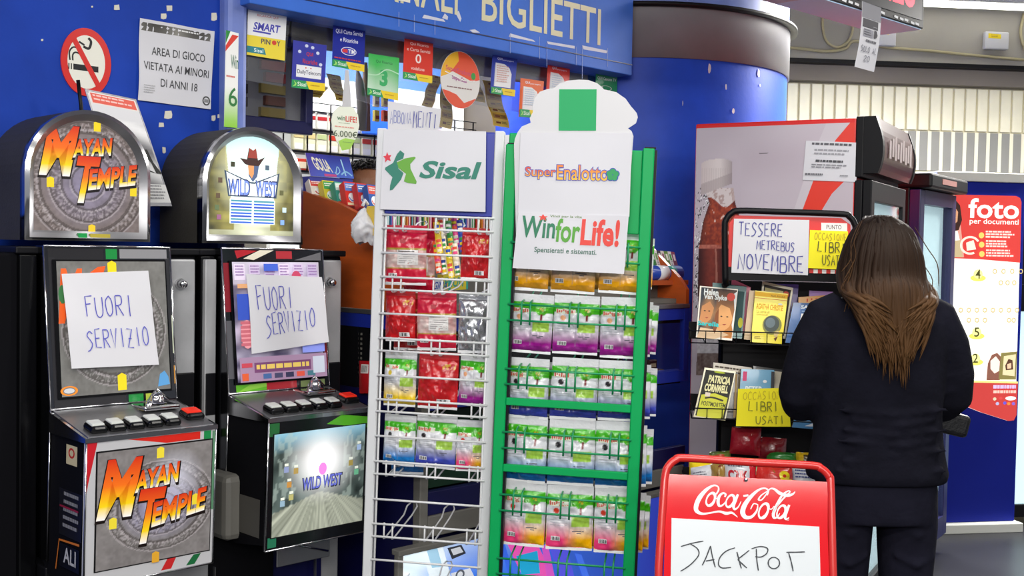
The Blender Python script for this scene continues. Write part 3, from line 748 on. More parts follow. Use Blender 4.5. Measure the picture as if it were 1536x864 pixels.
for i in range(6):
    px = 566 + (i % 2) * 13; py = 182 - (i // 2) * 22; q = K.p(px, py, .95)
    b = MB().m('print_gloss').k(('#d9c96a', '#c94a38', '#e8e0c8')[i % 3]); b.box(q.x - .014, q.x + .014, .95, .97, q.z, q.z + .05, .002, 1); b.k('#8a3a2c').box(q.x - .01, q.x + .01, .949, .95, q.z + .01, q.z + .025)
    single(b, 'sticker_packet', f'{ords[i]} small packet in the column right of the balloon tag', 'packet', K, 'packets hanging right of the balloon tag')
b = MB().m('case_glow').k('#2a62d8'); q0 = K.p(548, 150, 1.3); b.box(q0.x, q0.x + .18, 1.3, 1.33, q0.z - .16, q0.z + .05, .004, 1); single(b, 'blue_poster_panel', 'plain bright blue panel below the green numeral card', 'panel', K)

# vendor behind the counter: only hair and forehead show above the gum boxes
t = thing('person', 'person with curly black hair behind the counter, mostly hidden by gum boxes', 'person', K, (1.52, .62, 0))
b = MB().m('skin_dark'); hz = K.hit(545, 268, .62)[1] - .05; hx = K.hit(549, 260, .62)[0] - 1.52
b.smooth = True
b.lathe([(.0, hz - .125), (.03, hz - .12), (.055, hz - .09), (.068, hz - .04), (.074, hz + .01), (.07, hz + .05), (.05, hz + .085), (.0, hz + .1)], 20, (hx, 0, 0))
b.tube([(hx, .02, hz - .3), (hx, .02, hz - .1)], .05, 12)
b.tube([(hx, .03, .75), (hx, .03, 1.0), (hx, .03, 1.25), (hx, .03, hz - .3), (hx, .02, hz - .22)], [.15, .16, .18, .14, .05], 16)
b.add(*box_geo(hx - .012, hx + .012, -.09, -.06, hz - .06, hz - .01, .008))
for sx in (-1, 1):
    b.tube([(hx + sx * .16, .03, hz - .29), (hx + sx * .2, 0, 1.2), (hx + sx * .17, -.16, 1.02)], [.06, .048, .035], 10)
    for fi in range(4): b.tube([(hx + sx * .17 + (fi - 1.5) * .017, -.16, 1.02), (hx + sx * .16 + (fi - 1.5) * .019, -.24, .99)], [.01, .007], 6)
    b.tube([(hx + sx * .15, -.16, 1.02), (hx + sx * .12, -.2, 1.0)], [.011, .008], 6)
bo = part(b, 'body', t); md = bo.modifiers.new('r', 'REMESH'); md.mode = 'VOXEL'; md.voxel_size = .008; md = bo.modifiers.new('s', 'SMOOTH'); md.iterations = 3; evaluated(bo)
b = MB().m('print').k('#f4f2ee')
for sx in (-1, 1): b.add(*box_geo(hx + sx * .028 - .013, hx + sx * .028 + .013, -.0735, -.066, hz - .005, hz + .005, .003))
b.k('#15100e')
for sx in (-1, 1): b.add(*box_geo(hx + sx * .028 - .005, hx + sx * .028 + .005, -.0745, -.07, hz - .004, hz + .005, .002)); b.add(*box_geo(hx + sx * .028 - .016, hx + sx * .028 + .016, -.074, -.066, hz + .016, hz + .021, .002))
part(b, 'eyes', t)
b = MB().m('hair_black')
for i in range(260):
    th = random.uniform(0, 2 * PI); ph = random.uniform(.0, 1.35) if math.sin(th) > -.35 else random.uniform(0, .75)
    r = .082; p = V((hx + r * math.sin(ph) * math.cos(th) * 1.05, r * math.sin(ph) * math.sin(th) * 1.05 + .005, hz + .03 + r * math.cos(ph) * 1.0))
    n = (p - V((hx, 0, hz + .02))).normalized(); w = n.orthogonal().normalized(); u = n.cross(w); k = random.uniform(.006, .011)
    b.tube([p + n * (.004 * j) + (w * math.cos(j * 1.6 + i) + u * math.sin(j * 1.6 + i)) * k for j in range(6)], .0035, 5)
part(b, 'curly_hair', t)
b = MB().m('navy_cloth'); b.smooth = True
b.tube([(hx, .03, .72), (hx, .03, 1.0), (hx, .03, 1.25), (hx, .03, hz - .31), (hx, .02, hz - .24)], [.16, .172, .192, .16, .06], 18); part(b, 'sweater', t)

# ================================================================== THE COUNTER
t = thing('kiosk_counter', 'kiosk counter with orange wood ends, silver strip and dark blue base', 'counter', K, (1.87, .1, 0))
X0, X1, YF = 1.15 - 1.87, 2.6 - 1.87, -.35
prof = [(YF, 1.28), (YF, 1.34), (YF + .04, 1.39), (-.2, 1.48), (-.12, 1.545), (0, 1.61), (.12, 1.65), (.35, 1.70), (.35, 1.28)]
for x in (X0, X1):
    b = MB().m('wood_orange'); b.prism(prof, x, x + .022, 'x'); part(b, 'wood_end_panel', t, 'orange brown wooden end panel')
b = MB().m('steel'); b.box(X0 - .004, X1 + .024, YF - .006, .35, 1.262, 1.28, .002, 1); part(b, 'silver_edge', t)
b = MB().m('blue_trim'); b.box(X0, X1 + .02, YF, .34, 1.215, 1.262); b.box(X0, X1 + .02, YF - .002, YF + .06, .955, 1.0); b.box(X1 - .01, X1 + .022, YF - .003, YF + .02, .955, 1.262); part(b, 'blue_rail', t, 'bright blue rail')
b = MB().m('black_metal'); b.box(X0 + .005, X0 + .03, YF, .34, .3, 1.215); b.box(X0, X1 + .02, .0, .34, 0, 1.215)
b.m('grey_shelf')
for i in range(8):
    for j in range(9): b.box(X0 + .003, X0 + .005, -.02 + i * .02, -.012 + i * .02, 1.05 + j * .017, 1.058 + j * .017)
b.m('dark_blue'); b.box(X0 - .002, X0 + .02, YF, .34, 0, 1.0); part(b, 'side_panel', t, 'black and navy side panel')
b = MB().m('black_metal'); b.box(X0 + .02, X1, YF + .02, .0, .945, .958); b.box(X0 + .02, X1, YF + .02, .0, 1.2, 1.215); part(b, 'case_shelf', t)
b = MB().m('clear_glass'); b.box(X0 + .03, X1 - .01, YF + .004, YF + .008, 1.0, 1.215); part(b, 'glass_front', t)
b = MB().m('dark_blue'); b.box(X0 + .02, X1 + .02, YF + .03, 0, 0, .62); b.box(X0 + .02, X1 + .02, YF, YF + .03, .6, .68, .003)
b.m('print').k('#123a26').box(X0 + .02, X0 + .6, YF + .05, YF + .06, .68, .95); b.m('grey_shelf'); b.box(X0 - .006, X0 + .03, YF - .008, YF + .03, 0, 1.21, .003, 1); b.box(X0 + .03, X1, YF - .01, YF + .01, .53, .6, .003); part(b, 'front_panel', t)

# stepped gum and candy display in the counter
b = MB().m('grey_shelf')
for i, (y, zz) in enumerate(((-.2, 1.30), (-.1, 1.40), (.0, 1.52), (.1, 1.60))): b.box(1.175, 2.6, y, y + .1 + (.0 if i < 3 else .3), 1.281, zz)
single(b, 'stepped_candy_stand', 'grey stepped stand inside the counter under the gum boxes', 'stand', K)
t = thing('gum_display_box', 'blue violet gum display box with white lettering, tallest on the counter', 'display box', K, (1.22, .43, 1.60))
c = V((1.22, .43, 1.60)); q = [K.p(*p, .43) - c for p in ((458, 229), (524, 236), (531, 268), (466, 264))]
b = MB(); s = Sheet(b, *q); s.base('print_gloss', '#ffffff', .004, 16, 10, lambda a, t: mixc(mixc(lin('#2a2f9a'), lin('#4f6fd8'), 1 - t), lin('#5a3a9c'), max(0, .5 - a))); s.ink('print')
s.text('GOLIA', .12, .25, .5, .82, '#efe9cf', .03, -.15, -.1); s.stroke(bez([(.6, .2), (.66, .5), (.7, .3), (.62, .15), (.58, .25)], 5), .004, '#9fd0f0'); s.stroke([(.78, .85), (.82, .1)], .006, '#a8d8f4'); s.stroke(bez([(.72, .15), (.84, .3), (.97, .12)], 5), .006, '#8fc8f0'); s.rect(.32, .03, .6, .14, '#c84a8a'); part(b, 'header_card', t)
b = MB().m('print_gloss').k('#3a3f9c'); b.box(q[3].x, q[2].x, .005, .06, 0, q[3].z, .003, 1); part(b, 'tray', t)
gums = [('cream and red gum box with smiling mouth print', '#efe6dc', '#c43a2c', (463, 268), (487, 288)), ('green and yellow gum box', '#d8c83a', '#3a9a4a', (483, 270), (502, 296)), ('teal gum box with green edge', '#3a9a86', '#c8e0d8', (501, 272), (516, 298)),
        ('red gum box with blue print', '#d83a34', '#4a7ac8', (515, 272), (534, 300)), ('red and blue gum box with ice print', '#c83a3a', '#3a6ab8', (534, 274), (551, 303)), ('blue and red gum box nearest the white rack', '#3a62b0', '#d84a3a', (550, 276), (566, 306))]
for i, (nm, c1, c2, p0, p1) in enumerate(gums):
    y = .41 - .05 * i; q = [K.p(p0[0], p0[1], y + .03), K.p(p1[0], p0[1] + 2, y + .03), K.p(p1[0] + 6, p1[1] + 10, y - .02), K.p(p0[0] + 6, p1[1] + 8, y - .02)]
    b = MB(); s = Sheet(b, *q); s.base('print_gloss', c1, .03); s.ink('print')
    s.rect(.05, .62, .95, .95, c2); s.lines(.12, .7, .88, .88, 2, '#f4f0e8'); s.ell(.5, .34, .32, .2, '#eef2f4', 14); s.ring(.5, .36, .28, .18, .7, c2, 12, PI, 2 * PI); s.rect(.05, .02, .95, .12, ('#c84a3a', '#e8d8b0')[i % 2])
    single(b, 'gum_box', nm + ' in the row on the counter', 'gum box', K, 'gum boxes on the counter')
cols = ['#e8c84a', '#d84a7a', '#4ab86a', '#4a7ad8', '#e8e4dc', '#d8483a', '#f0a03a', '#7ac8d8', '#b84a9a', '#3a9a5a', '#e8e0a0', '#c83a3a', '#8a5a3a', '#d8d0c8']
for i in range(22):
    px = 566 + i * 8; py = 318 + i * .3; y = -.1
    x = K.hit(px, py, y)[0]; z0 = K.hit(px, 345, y)[1] - .02; z1 = K.hit(px, py, y)[1] + .02
    b = MB().m('print_gloss').k(cols[i % 14]); b.box(x - .0085, x + .0085, y, y + .05, z0, z1, .003, 1); b.k(cols[(i + 5) % 14]); b.box(x - .006, x + .006, y - .001, y, z0 + .01, z1 - .015); b.k('#f4f0ea').box(x - .002, x + .002, y - .0015, y - .001, z0 + .015, z1 - .03)
    single(b, 'gum_stick_pack', f'upright gum pack seen under the star logo board, {["left end", "right end"][i > 10]}, {ords[i % 11]} of its half', 'gum pack', K, 'gum packs in the counter display')
for i, (nm, txt, c1, c2, p0, p1) in enumerate((('blue and white chocolate box with yellow end', 'PERUGINA', '#dfe6ee', '#2a4ab8', (628, 420), (676, 437)), ('yellow and teal sweet box beside the chocolate box', 'FRUIT', '#e8d83a', '#3aa89a', (665, 412), (702, 434)))):
    y = -.22; q = [K.p(p0[0], p0[1], y), K.p(p1[0], p0[1] - 2, y), K.p(p1[0], p1[1], y), K.p(p0[0], p1[1] + 2, y)]
    b = MB(); s = Sheet(b, *q); s.base('print_gloss', c1, .03); s.ink('print'); s.text(txt, .05, .2, .9, .8, c2, .02, .1); s.rect(.92, 0, 1, 1, '#3ab8a8')
    single(b, 'chocolate_box', nm, 'box', K)

# crumpled white plastic bag hanging at the left wooden end
t = thing('plastic_bag', 'crumpled white plastic bag hanging beside the wooden counter end', 'plastic bag', K, K.p(547, 345, -.05))
b = MB().m('bag_white_plastic'); R2 = random.Random(5)
def vn(x, y):
    i, j = math.floor(x), math.floor(y); fx, fy = x - i, y - j; fx = fx * fx * (3 - 2 * fx); fy = fy * fy * (3 - 2 * fy)
    h = lambda p, q: (math.sin(p * 127.1 + q * 311.7) * 43758.5453) % 1.0
    return (h(i, j) * (1 - fx) + h(i + 1, j) * fx) * (1 - fy) + (h(i, j + 1) * (1 - fx) + h(i + 1, j + 1) * fx) * fy
ph = [R2.uniform(0, 6) for _ in range(8)]
def crumple(a, t_):
    g = 2 * PI * a; pr = math.sin(PI * min(1, t_ * .86 + .14)) ** .5; x, y = math.cos(g), math.sin(g)
    k = 1 + .55 * (vn(x * 1.7 + 4, y * 1.7 + t_ * 5) - .5) + .35 * (vn(x * 4 + 9, y * 4 + t_ * 9) - .5)
    return V((x * .05 * pr * k + .012 * (1 - t_), y * .035 * pr * k, -.045 + .115 * t_ + .02 * (vn(x * 2 + 1, y * 2) - .5)))
b.grid(crumple, 44, 22, None); part(b, 'pouch', t)
b = MB().m('bag_white_plastic'); b.tube([(-.01, 0, .08), (.0, 0, .1), (.012, 0, .085)], .006); b.tube([(.02, -.02, .0), (.045, -.02, -.03), (.05, -.02, -.06)], [.02, .014, .004]); part(b, 'handle', t)

# magazines and paper at the right end of the counter
mc = ['#e8ece6', '#3a9a4a', '#e4e4e8', '#4a4a52', '#dcdcd8', '#6a9a4a', '#e8e8ea', '#8a4a6a']
for i in range(8):
    q = [K.p(969 + i * 5.4, 374 + i * .5, -.09), K.p(973.6 + i * 5.4, 374.5 + i * .5, -.09), K.p(982 + i * 5.2, 404, -.12), K.p(977.4 + i * 5.2, 404, -.12)]
    b = MB(); s = Sheet(b, *q); s.base('print_gloss', mc[i], .09); s.ink('print'); s.rect(.2, .5, .8, .85, mc[(i + 3) % 8]); s.lines(.25, .1, .75, .45, 4, '#555560')
    single(b, 'magazine', f'{ords[i]} slim magazine from the left, stacked upright at the right counter end', 'magazine', K, 'magazines at the right counter end')
t = thing('wrapped_roll', 'blue and white wrapped roll lying at the right counter end', 'packet', K, K.p(996, 420, -.14))
b = MB().m('print_gloss'); b.k('#2a4ab0').tube([(-.11, 0, .03), (.1, 0, .03)], .032, 14); b.k('#e8ecf0').tube([(-.06, -.002, .03), (.0, -.002, .03)], .0325, 14); b.k('#3aa08a').tube([(.01, -.002, .03), (.05, -.002, .03)], .0328, 14); part(b, 'roll', t)
b = MB().m('print').k('#b8552a'); b.box(-.12, .12, -.04, .05, -.02, 0.0); part(b, 'cardboard_tray', t)
R3 = random.Random(9)
for i in range(7):
    x = 2.3 + (i % 4) * .062; zz = .96 + (i // 4) * .045
    b = MB().m('print_gloss').k(('#2a1414', '#1c1216', '#3a1a16')[i % 3]); b.box(x, x + .056, -.2 + .01 * (i % 2), -.12, zz, zz + .043, .004, 1); b.k('#9a8a70').box(x + .01, x + .046, -.2005 + .01 * (i % 2), -.2 + .01 * (i % 2), zz + .012, zz + .028)
    single(b, 'chocolate_packet', f'{ords[i]} dark chocolate packet in the glass case at the right counter end', 'packet', K, 'dark packets in the glass case')
b = MB().m('plastic_white'); b.box(2.5, 2.57, -.21, -.2, .962, 1.0, .002, 1); b.m('print').k('#8a8a8a').box(2.51, 2.56, -.2115, -.21, .975, .99); single(b, 'price_ticket', 'small white price ticket in the glass case', 'ticket', K)

# packs hung on the navy side of the counter
for i, (px0, py0, px1, py1, c1, lab) in enumerate(((539, 541, 556, 590, '#c01f26', 'red packet with barcode hung left of the white rack'), (538, 610, 556, 690, '#dfe6dc', 'green and white packet half hidden left of the white rack'))):
    fs = Fr((K.M @ V((1.12, .1, 0))), -45 + 180)
    y = -.0
    fs = K.sub(1.13, 0, 0, -PI / 2)
    q = [fs.p(px0, py0, 0), fs.p(px1, py0 + 1, 0), fs.p(px1, py1, 0), fs.p(px0, py1, 0)]
    b = MB(); s = Sheet(b, *q, wave=lambda a, t: .008 * math.sin(PI * a) * math.sin(PI * t)); s.base('bag_film', c1, .004); s.ink('print')
    if i == 0: s.rect(.2, .62, .85, .9, '#e8e4e0'); [s.rect(.28 + k * .07, .66, .31 + k * .07, .86, '#222222') for k in range(7)]
    else: s.rect(0, .72, 1, .86, '#4ab82a'); s.rect(0, .0, 1, .25, '#2a7ab0')
    single(b, 'hanging_packet', lab, 'packet', fs)

# low backlit display unit in front of the counter
t = thing('low_display_unit', 'low lit blue display unit with product posters behind the racks', 'display unit', K, (K.hit(601, 848, -.30)[0], -.30, 0))
XU = K.hit(601, 848, -.30)[0]
zt = K.hit(640, 824, -.30)[1]
b = MB().m('grey_shelf'); b.box(0, 1.75, .01, .036, 0, zt - .005, .004); b.box(-.01, .012, 0, .02, 0, zt + .005, .003); b.box(-.01, 1.76, -.005, .036, zt - .004, zt + .016, .004); part(b, 'cabinet', t)
b = MB(); s = Sheet(b, (.012, 0, zt), (1.75, 0, zt), (1.75, 0, .06), (.012, 0, .06)); s.base('case_glow', '#ffffff', .004, 40, 14, lambda a, q: mixc(mixc(lin('#3f7ae8'), lin('#e4f6ff'), max(0, 1 - 9 * a) * .8 + max(0, q - .72) * 3.2 * max(0, 1 - 2.6 * a)), lin('#2a22a0'), max(0, (a - .25) * 1.6))); s.ink('case_glow')
def upx(px, py):
    x, z_ = K.hit(px, py, -.30); return ((x - XU - .012) / 1.738, (z_ - .06) / (zt - .06))
def upoly(pts, col): s.poly([upx(*p) for p in reversed(pts)], col)
upoly([(632, 822), (662, 812), (676, 864), (645, 868)], '#e8f4fa'); upoly([(640, 826), (656, 822), (664, 850), (648, 852)], '#9fc8e0'); upoly([(671, 822), (692, 817), (699, 830), (678, 839)], '#30343c'); upoly([(676, 824), (690, 820), (695, 828), (680, 833)], '#c8ccd4'); upoly([(676, 860), (705, 852), (712, 866), (680, 872)], '#d8dce4'); s.ring(*upx(690, 862), .012, .04, .6, '#5a606a')
upoly([(760, 814), (806, 816), (830, 866), (786, 870)], '#ee5ab8'); upoly([(774, 834), (806, 826), (810, 860), (782, 862)], '#22a8d8'); upoly([(757, 816), (772, 866), (764, 868), (750, 816)], '#3a6ae8'); upoly([(812, 818), (822, 818), (832, 866), (820, 866)], '#d85ac8'); upoly([(824, 822), (850, 822), (862, 868), (840, 868)], '#5a5ae8'); upoly([(862, 830), (872, 832), (884, 866), (874, 866)], '#4a7af8')
part(b, 'lit_poster', t, 'glowing blue product poster')
# ================================================================== SLOT MACHINES
def hsh(i, j): 
    n = math.sin(i * 127.1 + j * 311.7) * 43758.5453
    return n - math.floor(n)
def vnoise(x, y):
    i, j = math.floor(x), math.floor(y); fx, fy = x - i, y - j
    fx = fx * fx * (3 - 2 * fx); fy = fy * fy * (3 - 2 * fy)
    return (hsh(i, j) * (1 - fx) + hsh(i + 1, j) * fx) * (1 - fy) + (hsh(i, j + 1) * (1 - fx) + hsh(i + 1, j + 1) * fx) * fy
def stone(cx=.5, cy=.42, k=1.0, tint='#9a94b4', base='#867a78'):
    B, T_, D = lin(base), lin(tint), lin('#3f3836')
    def f(a, t):
        r = math.hypot(a - cx, (t - cy) * k); an = math.atan2((t - cy) * k, a - cx)
        c = mixc(B, T_, max(0, 1 - r * 2.6))
        n = .55 * vnoise(a * 14, t * 14) + .45 * vnoise(a * 46, t * 46)
        c = mixc(c, D, .15 + .5 * (n - .3))
        for rr, w in ((.13, .008), (.21, .01), (.3, .008), (.38, .012), (.46, .008)):
            if abs(r - rr) < w: c = mixc(c, D, .6)
            elif abs(r - rr - w * 1.7) < w * .8: c = mixc(c, lin('#c8c0c4'), .35)
        if .215 < r < .295 or .385 < r < .45:
            g = vnoise(an * 7 / (.25 if r < .3 else .18), r * 60)
            if g > .56: c = mixc(c, D, .5)
            elif g < .3: c = mixc(c, lin('#c4bcc0'), .3)
        return c
    return f
def west(a, t):
    cx, cy = .5, .60
    r = math.hypot((a - cx), (t - cy) * .9)
    sky = mixc(lin('#e8f6f0'), lin('#4fa4ac'), min(1, max(0, (t - .55) * 1.9)))
    road = mixc(lin('#d8dcc0'), lin('#7a7a5c'), min(1, abs(a - .52) * 1.6 + .4 * vnoise(a * 9, t * 30)))
    c = sky if t > .2 else road
    side = abs(a - .5) - .20 - .12 * (t - .3)
    if t > .12 and side > 0:
        w = mixc(lin('#a8a05a'), lin('#3a3a28'), min(1, side * 3 + .45 * vnoise(a * 18, t * 22)))
        if vnoise(math.floor(a * 13) * 3.1, math.floor(t * 11) * 2.3) > .62: w = mixc(w, lin('#3c3a30'), .28)
        c = w
    return mixc(c, lin('#f2fff6'), max(0, .5 - r * 1.25))  # centre glow mixed into the picture colour
def west_low(a, t):
    r = math.hypot((a - .52) * 1.0, (t - .68))
    if t < .38 - abs(a - .5) * .3:
        an = math.atan2(.52 - t, a - .5); c = mixc(lin('#a4a898'), lin('#50544a'), vnoise(an * 34, 1.5) * .9)
    else:
        c = mixc(lin('#566460'), lin('#1c2422'), vnoise(a * 13, t * 9)); c = mixc(c, lin('#8fc8e0'), max(0, t - .8) * 3)
        if abs(a - .5) > .26 and vnoise(a * 40, t * 16) > .6: c = mixc(c, lin('#9aa8a0'), .4)
    return mixc(c, lin('#ffffff'), min(1, max(0, 1.15 - r * 2.5) ** 1.6))  # bright centre glow and bloom mixed into the picture colour
def fire(r): return mixc(lin('#f6f2f0'), lin('#f6d41a'), r / .22) if r < .22 else (mixc(lin('#f6d41a'), lin('#f0701c'), (r - .22) / .33) if r < .55 else mixc(lin('#f0701c'), lin('#d03018'), (r - .55) / .45))
def mayan_title(s, A, boost=1.0):
    """A maps (s,t) of the title block into the sheet: (a0,t0,a1,t1)"""
    a0, t0, a1, t1 = A; ax = lambda q: a0 + (a1 - a0) * q; tx = lambda q: t0 + (t1 - t0) * q
    for word, x0, y0, x1, y1, sh, ro in (('M', .02, .34, .33, 1, .2, 0), ('AYAN', .32, .62, .72, .86, .1, .06), ('T', .32, 0, .56, .62, .2, .0), ('EMPLE', .48, .22, .99, .50, .1, .1)):
        s.text(word, ax(x0 - .012), tx(y0 - .035), ax(x1 + .012), tx(y1 + .005), '#1a1210', .05, sh, ro * (t1 - t0))
        s.text(word, ax(x0), tx(y0), ax(x1), tx(y1), '#ffffff', .035, sh, ro * (t1 - t0), grad=fire)
def marker(s, a, t, col='#ecd222', w=.028, h=.04):
    s.poly([(a - w, t - h), (a + w, t - h), (a + w, t + h * .7), (a, t + h), (a - w, t + h * .7)], col)

def arch(hw, z0, zs, r=None, n=24, cx=0.0):
    r = r or hw
    return [(cx - hw, z0), (cx + hw, z0)] + [(cx + hw * math.cos(PI * i / n), zs + r * math.sin(PI * i / n)) for i in range(n + 1)]

def slot_machine(u0, style):
    S = K.sub(u0, 0)
    lab = 'slot machine with stone calendar art and red buttoned deck, at the far left' if style == 'mayan' else 'slot machine with glowing western street art, second from the left'
    t = thing('slot_machine', lab, 'slot machine', S)
    Wp = .375
    # --- cabinet
    b = MB().m('black_matte'); b.box(-.14 if style == 'mayan' else -.05, .49, .05, .43, 0.02, 1.465, .008)
    b.m('black_gloss'); b.box(-.052, -.004, .03, .06, .3, 1.46, .004); b.m('black_metal'); b.box(-.03, .47, .06, .42, 0, .04); b.box(-.06, .50, .035, .43, 1.462, 1.482, .004); part(b, 'cabinet', t)
    if style != 'mayan':
        b = MB().m('steel_plate'); b.box(-.046, -.008, .012, .035, .72, 1.45, .003, 1); b.m('black_plastic').box(-.044, -.010, .009, .014, .97, 1.1, .004); b.m('print').k('#3a6a2a').box(-.03, -.012, .008, .012, .9, .925); part(b, 'side_strip', t, 'steel strip with dark slot')
    # --- steel side door with lock and pay slot
    b = MB().m('steel_plate'); b.box(.385, .478, .03, .055, .06, 1.45, .006)
    b.m('black_plastic'); b.box(.405, .474, .024, .032, 1.0, 1.105, .012); part(b, 'side_door', t, 'brushed steel side door')
    d = [c for c in t.children if c.name.startswith('side_door')][0]
    b = MB().m('chrome'); b.T = Matrix.Translation((.425, .03, 1.375)) @ Matrix.Rotation(PI / 2, 4, 'X'); b.lathe([(0, .03), (.010, .03), (.012, .024), (.012, 0)], 16); b.lathe([(.017, .006), (.017, 0)], 16); part(b, 'lock', d, 'chrome lock')
    # --- tilted screen panel: y falls from 0 at the top to -.05 at the bottom
    py = lambda z: -.05 * (1.485 - z) / .445
    TL, TR, BR, BL = V((0, 0, 1.485)), V((Wp, 0, 1.485)), V((Wp, -.05, 1.04)), V((0, -.05, 1.04))
    b = MB().m('dark_chrome'); b.prism([(0, 1.485), (-.05, 1.04), (-.03, .62), (.05, .62), (.05, 1.485)], 0, .006, 'x'); b.prism([(0, 1.485), (-.05, 1.04), (.05, 1.03), (.05, 1.485)], .006, Wp, 'x')
    b.m('chrome')
    for p0, p1 in ((TL, TR), (TR, BR), (BR, BL), (BL, TL), (BL, V((0, -.03, .62)))): b.tube([p0, p1], .003, 6)
    b.m('print_gloss')
    s = Sheet(b, TL, TR, BR, BL)
    if style == 'mayan':
        s.rect(.03, .915, .45, .985, '#1d1c20'); s.rect(.47, .92, .56, .985, '#0f8a3c'); s.rect(.03, .0, .075, .93, '#232226'); s.rect(.95, .06, .985, .93, '#2a2a2e'); s.rect(.58, .925, .97, .985, '#8c8c90'); s.rect(.985, .3, 1, .55, '#c8d0b8'); s.rect(.985, .1, 1, .22, '#c88a2a')  # dark and silver top bars paint the chrome frame's reflections
        s.rect(.60, 0, .72, .055, '#1c8a3c'); s.rect(.74, 0, .86, .05, '#b8c84a'); s.rect(.03, 0, .58, .055, '#2a292c')
    else:
        s.poly([(.14, .93), (.34, .985), (.2, .99), (.12, .985)], '#b8202c'); s.poly([(.3, .92), (.5, .99), (.36, .99), (.2, .93)], '#ece4d0'); s.rect(.52, .93, .68, .985, '#b8303a'); s.poly([(.7, .92), (.98, .98), (.98, .92)], '#6a6a6e')
        s.rect(.0, .56, .07, .9, '#8a1e2c'); s.rect(.0, .1, .06, .5, '#5a5a60'); s.rect(.96, .12, 1, .7, '#7a1c24'); s.rect(.07, .0, .36, .055, '#62b82a'); s.rect(.36, .0, .66, .055, '#b02a34'); s.rect(.7, 0, .95, .05, '#7a8a5a')
        s.poly([(.07, 0), (.36, .03), (.36, .055), (.2, .05)], '#8fd048')
    part(b, 'screen_panel', t)
    sp = [c for c in t.children if c.name.startswith('screen_panel')][0]
    b = MB().m('black_gloss'); q = Sheet(b, TL, TR, BR, BL); q.h = .0035; q.b.k('#ffffff'); q.rect(.055, .055, .955, .915, '#ffffff'); b.m('screen_dim')
    if style == 'mayan':
        q.art(.085, .07, .945, .905, 90, 100, stone(.5, .47, 1.15, '#8f8d92', '#7d7d7a'))
        q.text('M', .10, .52, .26, .86, '#e8622a', .06, .1); q.art(.19, .52, .235, .83, 1, 12, lambda a, r: fire(r)); q.poly([(.33, .83), (.44, .83), (.46, .875), (.4, .87)], '#ea5a24'); marker(q, .51, .86, w=.035, h=.05); marker(q, .55, .14, w=.035, h=.055)
        q.ring(.14, .105, .065, .03, .72, '#ee8a2a'); q.ell(.14, .105, .04, .016, '#c8c8cc'); q.poly([(.84, .09), (.94, .1), (.93, .15), (.9, .19), (.86, .17)], '#5a9ad0'); q.ell(.12, .7, .03, .06, '#3f7a4a', 10)
    else:
        q.art(.085, .07, .945, .905, 40, 50, lambda a, r: mixc(mixc(lin('#3a3456'), lin('#d8d0e8'), vnoise(a * 9, r * 14)), lin('#e8e0f0'), .55 if r > .8 else 0))
        for i in range(6): q.rect(.1 + i * .14, .78, .2 + i * .14, .89, ('#e8dcf0', '#d8c8e4', '#c8b8d8')[i % 3]); q.lines(.11 + i * .14, .8, .2 + i * .14, .88, 4, '#9a7ab0')
        q.rect(.36, .84, .5, .89, '#4a6ad8'); q.ell(.68, .79, .05, .05, '#c84a6a', 14); q.rect(.09, .5, .2, .68, '#3a56c0'); q.rect(.1, .72, .26, .75, '#e0a878'); q.ell(.17, .4, .06, .1, '#e89aa4', 16)
        for i in range(6): q.rect(.11, .32 + i * .03, .23, .34 + i * .03, '#c86a78')
        q.rect(.085, .07, .945, .24, '#a88aa8'); q.rect(.22, .13, .78, .2, '#7a4a74'); q.lines(.24, .145, .76, .185, 1, '#e8c86a', .8, 0)
        for i in range(5): q.rect(.3 + i * .11, .085, .38 + i * .11, .12, ('#4a6aa0', '#4a4a6a', '#3a3a58', '#e05a4a', '#4a7a8a')[i])
        q.rect(.1, .08, .16, .13, '#e0603a'); q.rect(.1, .17, .2, .2, '#c84a5a'); q.rect(.80, .1, .92, .22, '#cdd4e4'); q.rect(.7, .25, .93, .32, '#8f9cf0')
    part(b, 'screen', sp)
    # --- button deck on top of the lower console
    dz = lambda y: 1.035 + (y + .05) * .20
    b = MB().m('chrome'); b.prism([(-.05, 1.035), (-.275, .99), (-.275, .978), (-.05, .978)], -.004, Wp + .004, 'x')
    b.m('steel'); b.prism([(-.055, 1.0365), (-.268, .9935), (-.268, .99), (-.055, .99)], .006, Wp - .006, 'x'); part(b, 'button_deck', t, 'steel button deck')
    for i, x in enumerate((.045, .098, .151, .204, .257, .338)):
        yy = -.225 if i < 5 else -.2; zz = dz(yy) - .002; w = .024 if i < 5 else .029
        b = MB().m('black_gloss'); b.T = Matrix.Translation((x, yy, zz)) @ Matrix.Rotation(.2, 4, 'X'); b.add(*box_geo(-w, w, -.03, .03, 0, .022, .012, 3)); o = part(b, 'button', t, 'red button' if i == 5 else None)
        b = MB().m('button_red' if i == 5 else 'button_white'); b.T = Matrix.Translation((x, yy, zz)) @ Matrix.Rotation(.2, 4, 'X'); b.add(*box_geo(-w + .006, w - .006, -.016, .024, .018, .0265, .004, 2)); part(b, 'button_cap', o)
    b = MB().m('chrome'); yy = -.1; zz = dz(yy); b.box(.225, .335, yy - .045, yy + .045, zz, zz + .014, .005); b.T = Matrix.Translation((.285, yy, zz + .02)); b.lathe([(0, .026), (.014, .024), (.02, .014), (.022, 0), (.03, -.004)], 18); b.T = Matrix.Translation((.25, yy - .02, zz + .012)); b.lathe([(0, .014), (.008, .012), (.011, 0)], 12); b.T = None; b.tube([(.27, yy + .02, zz + .02), (.3, yy + .03, zz + .05), (.33, yy + .02, zz + .02)], .005); part(b, 'coin_mechanism', t, 'chrome coin slot')
    # --- lower console
    zb = .60
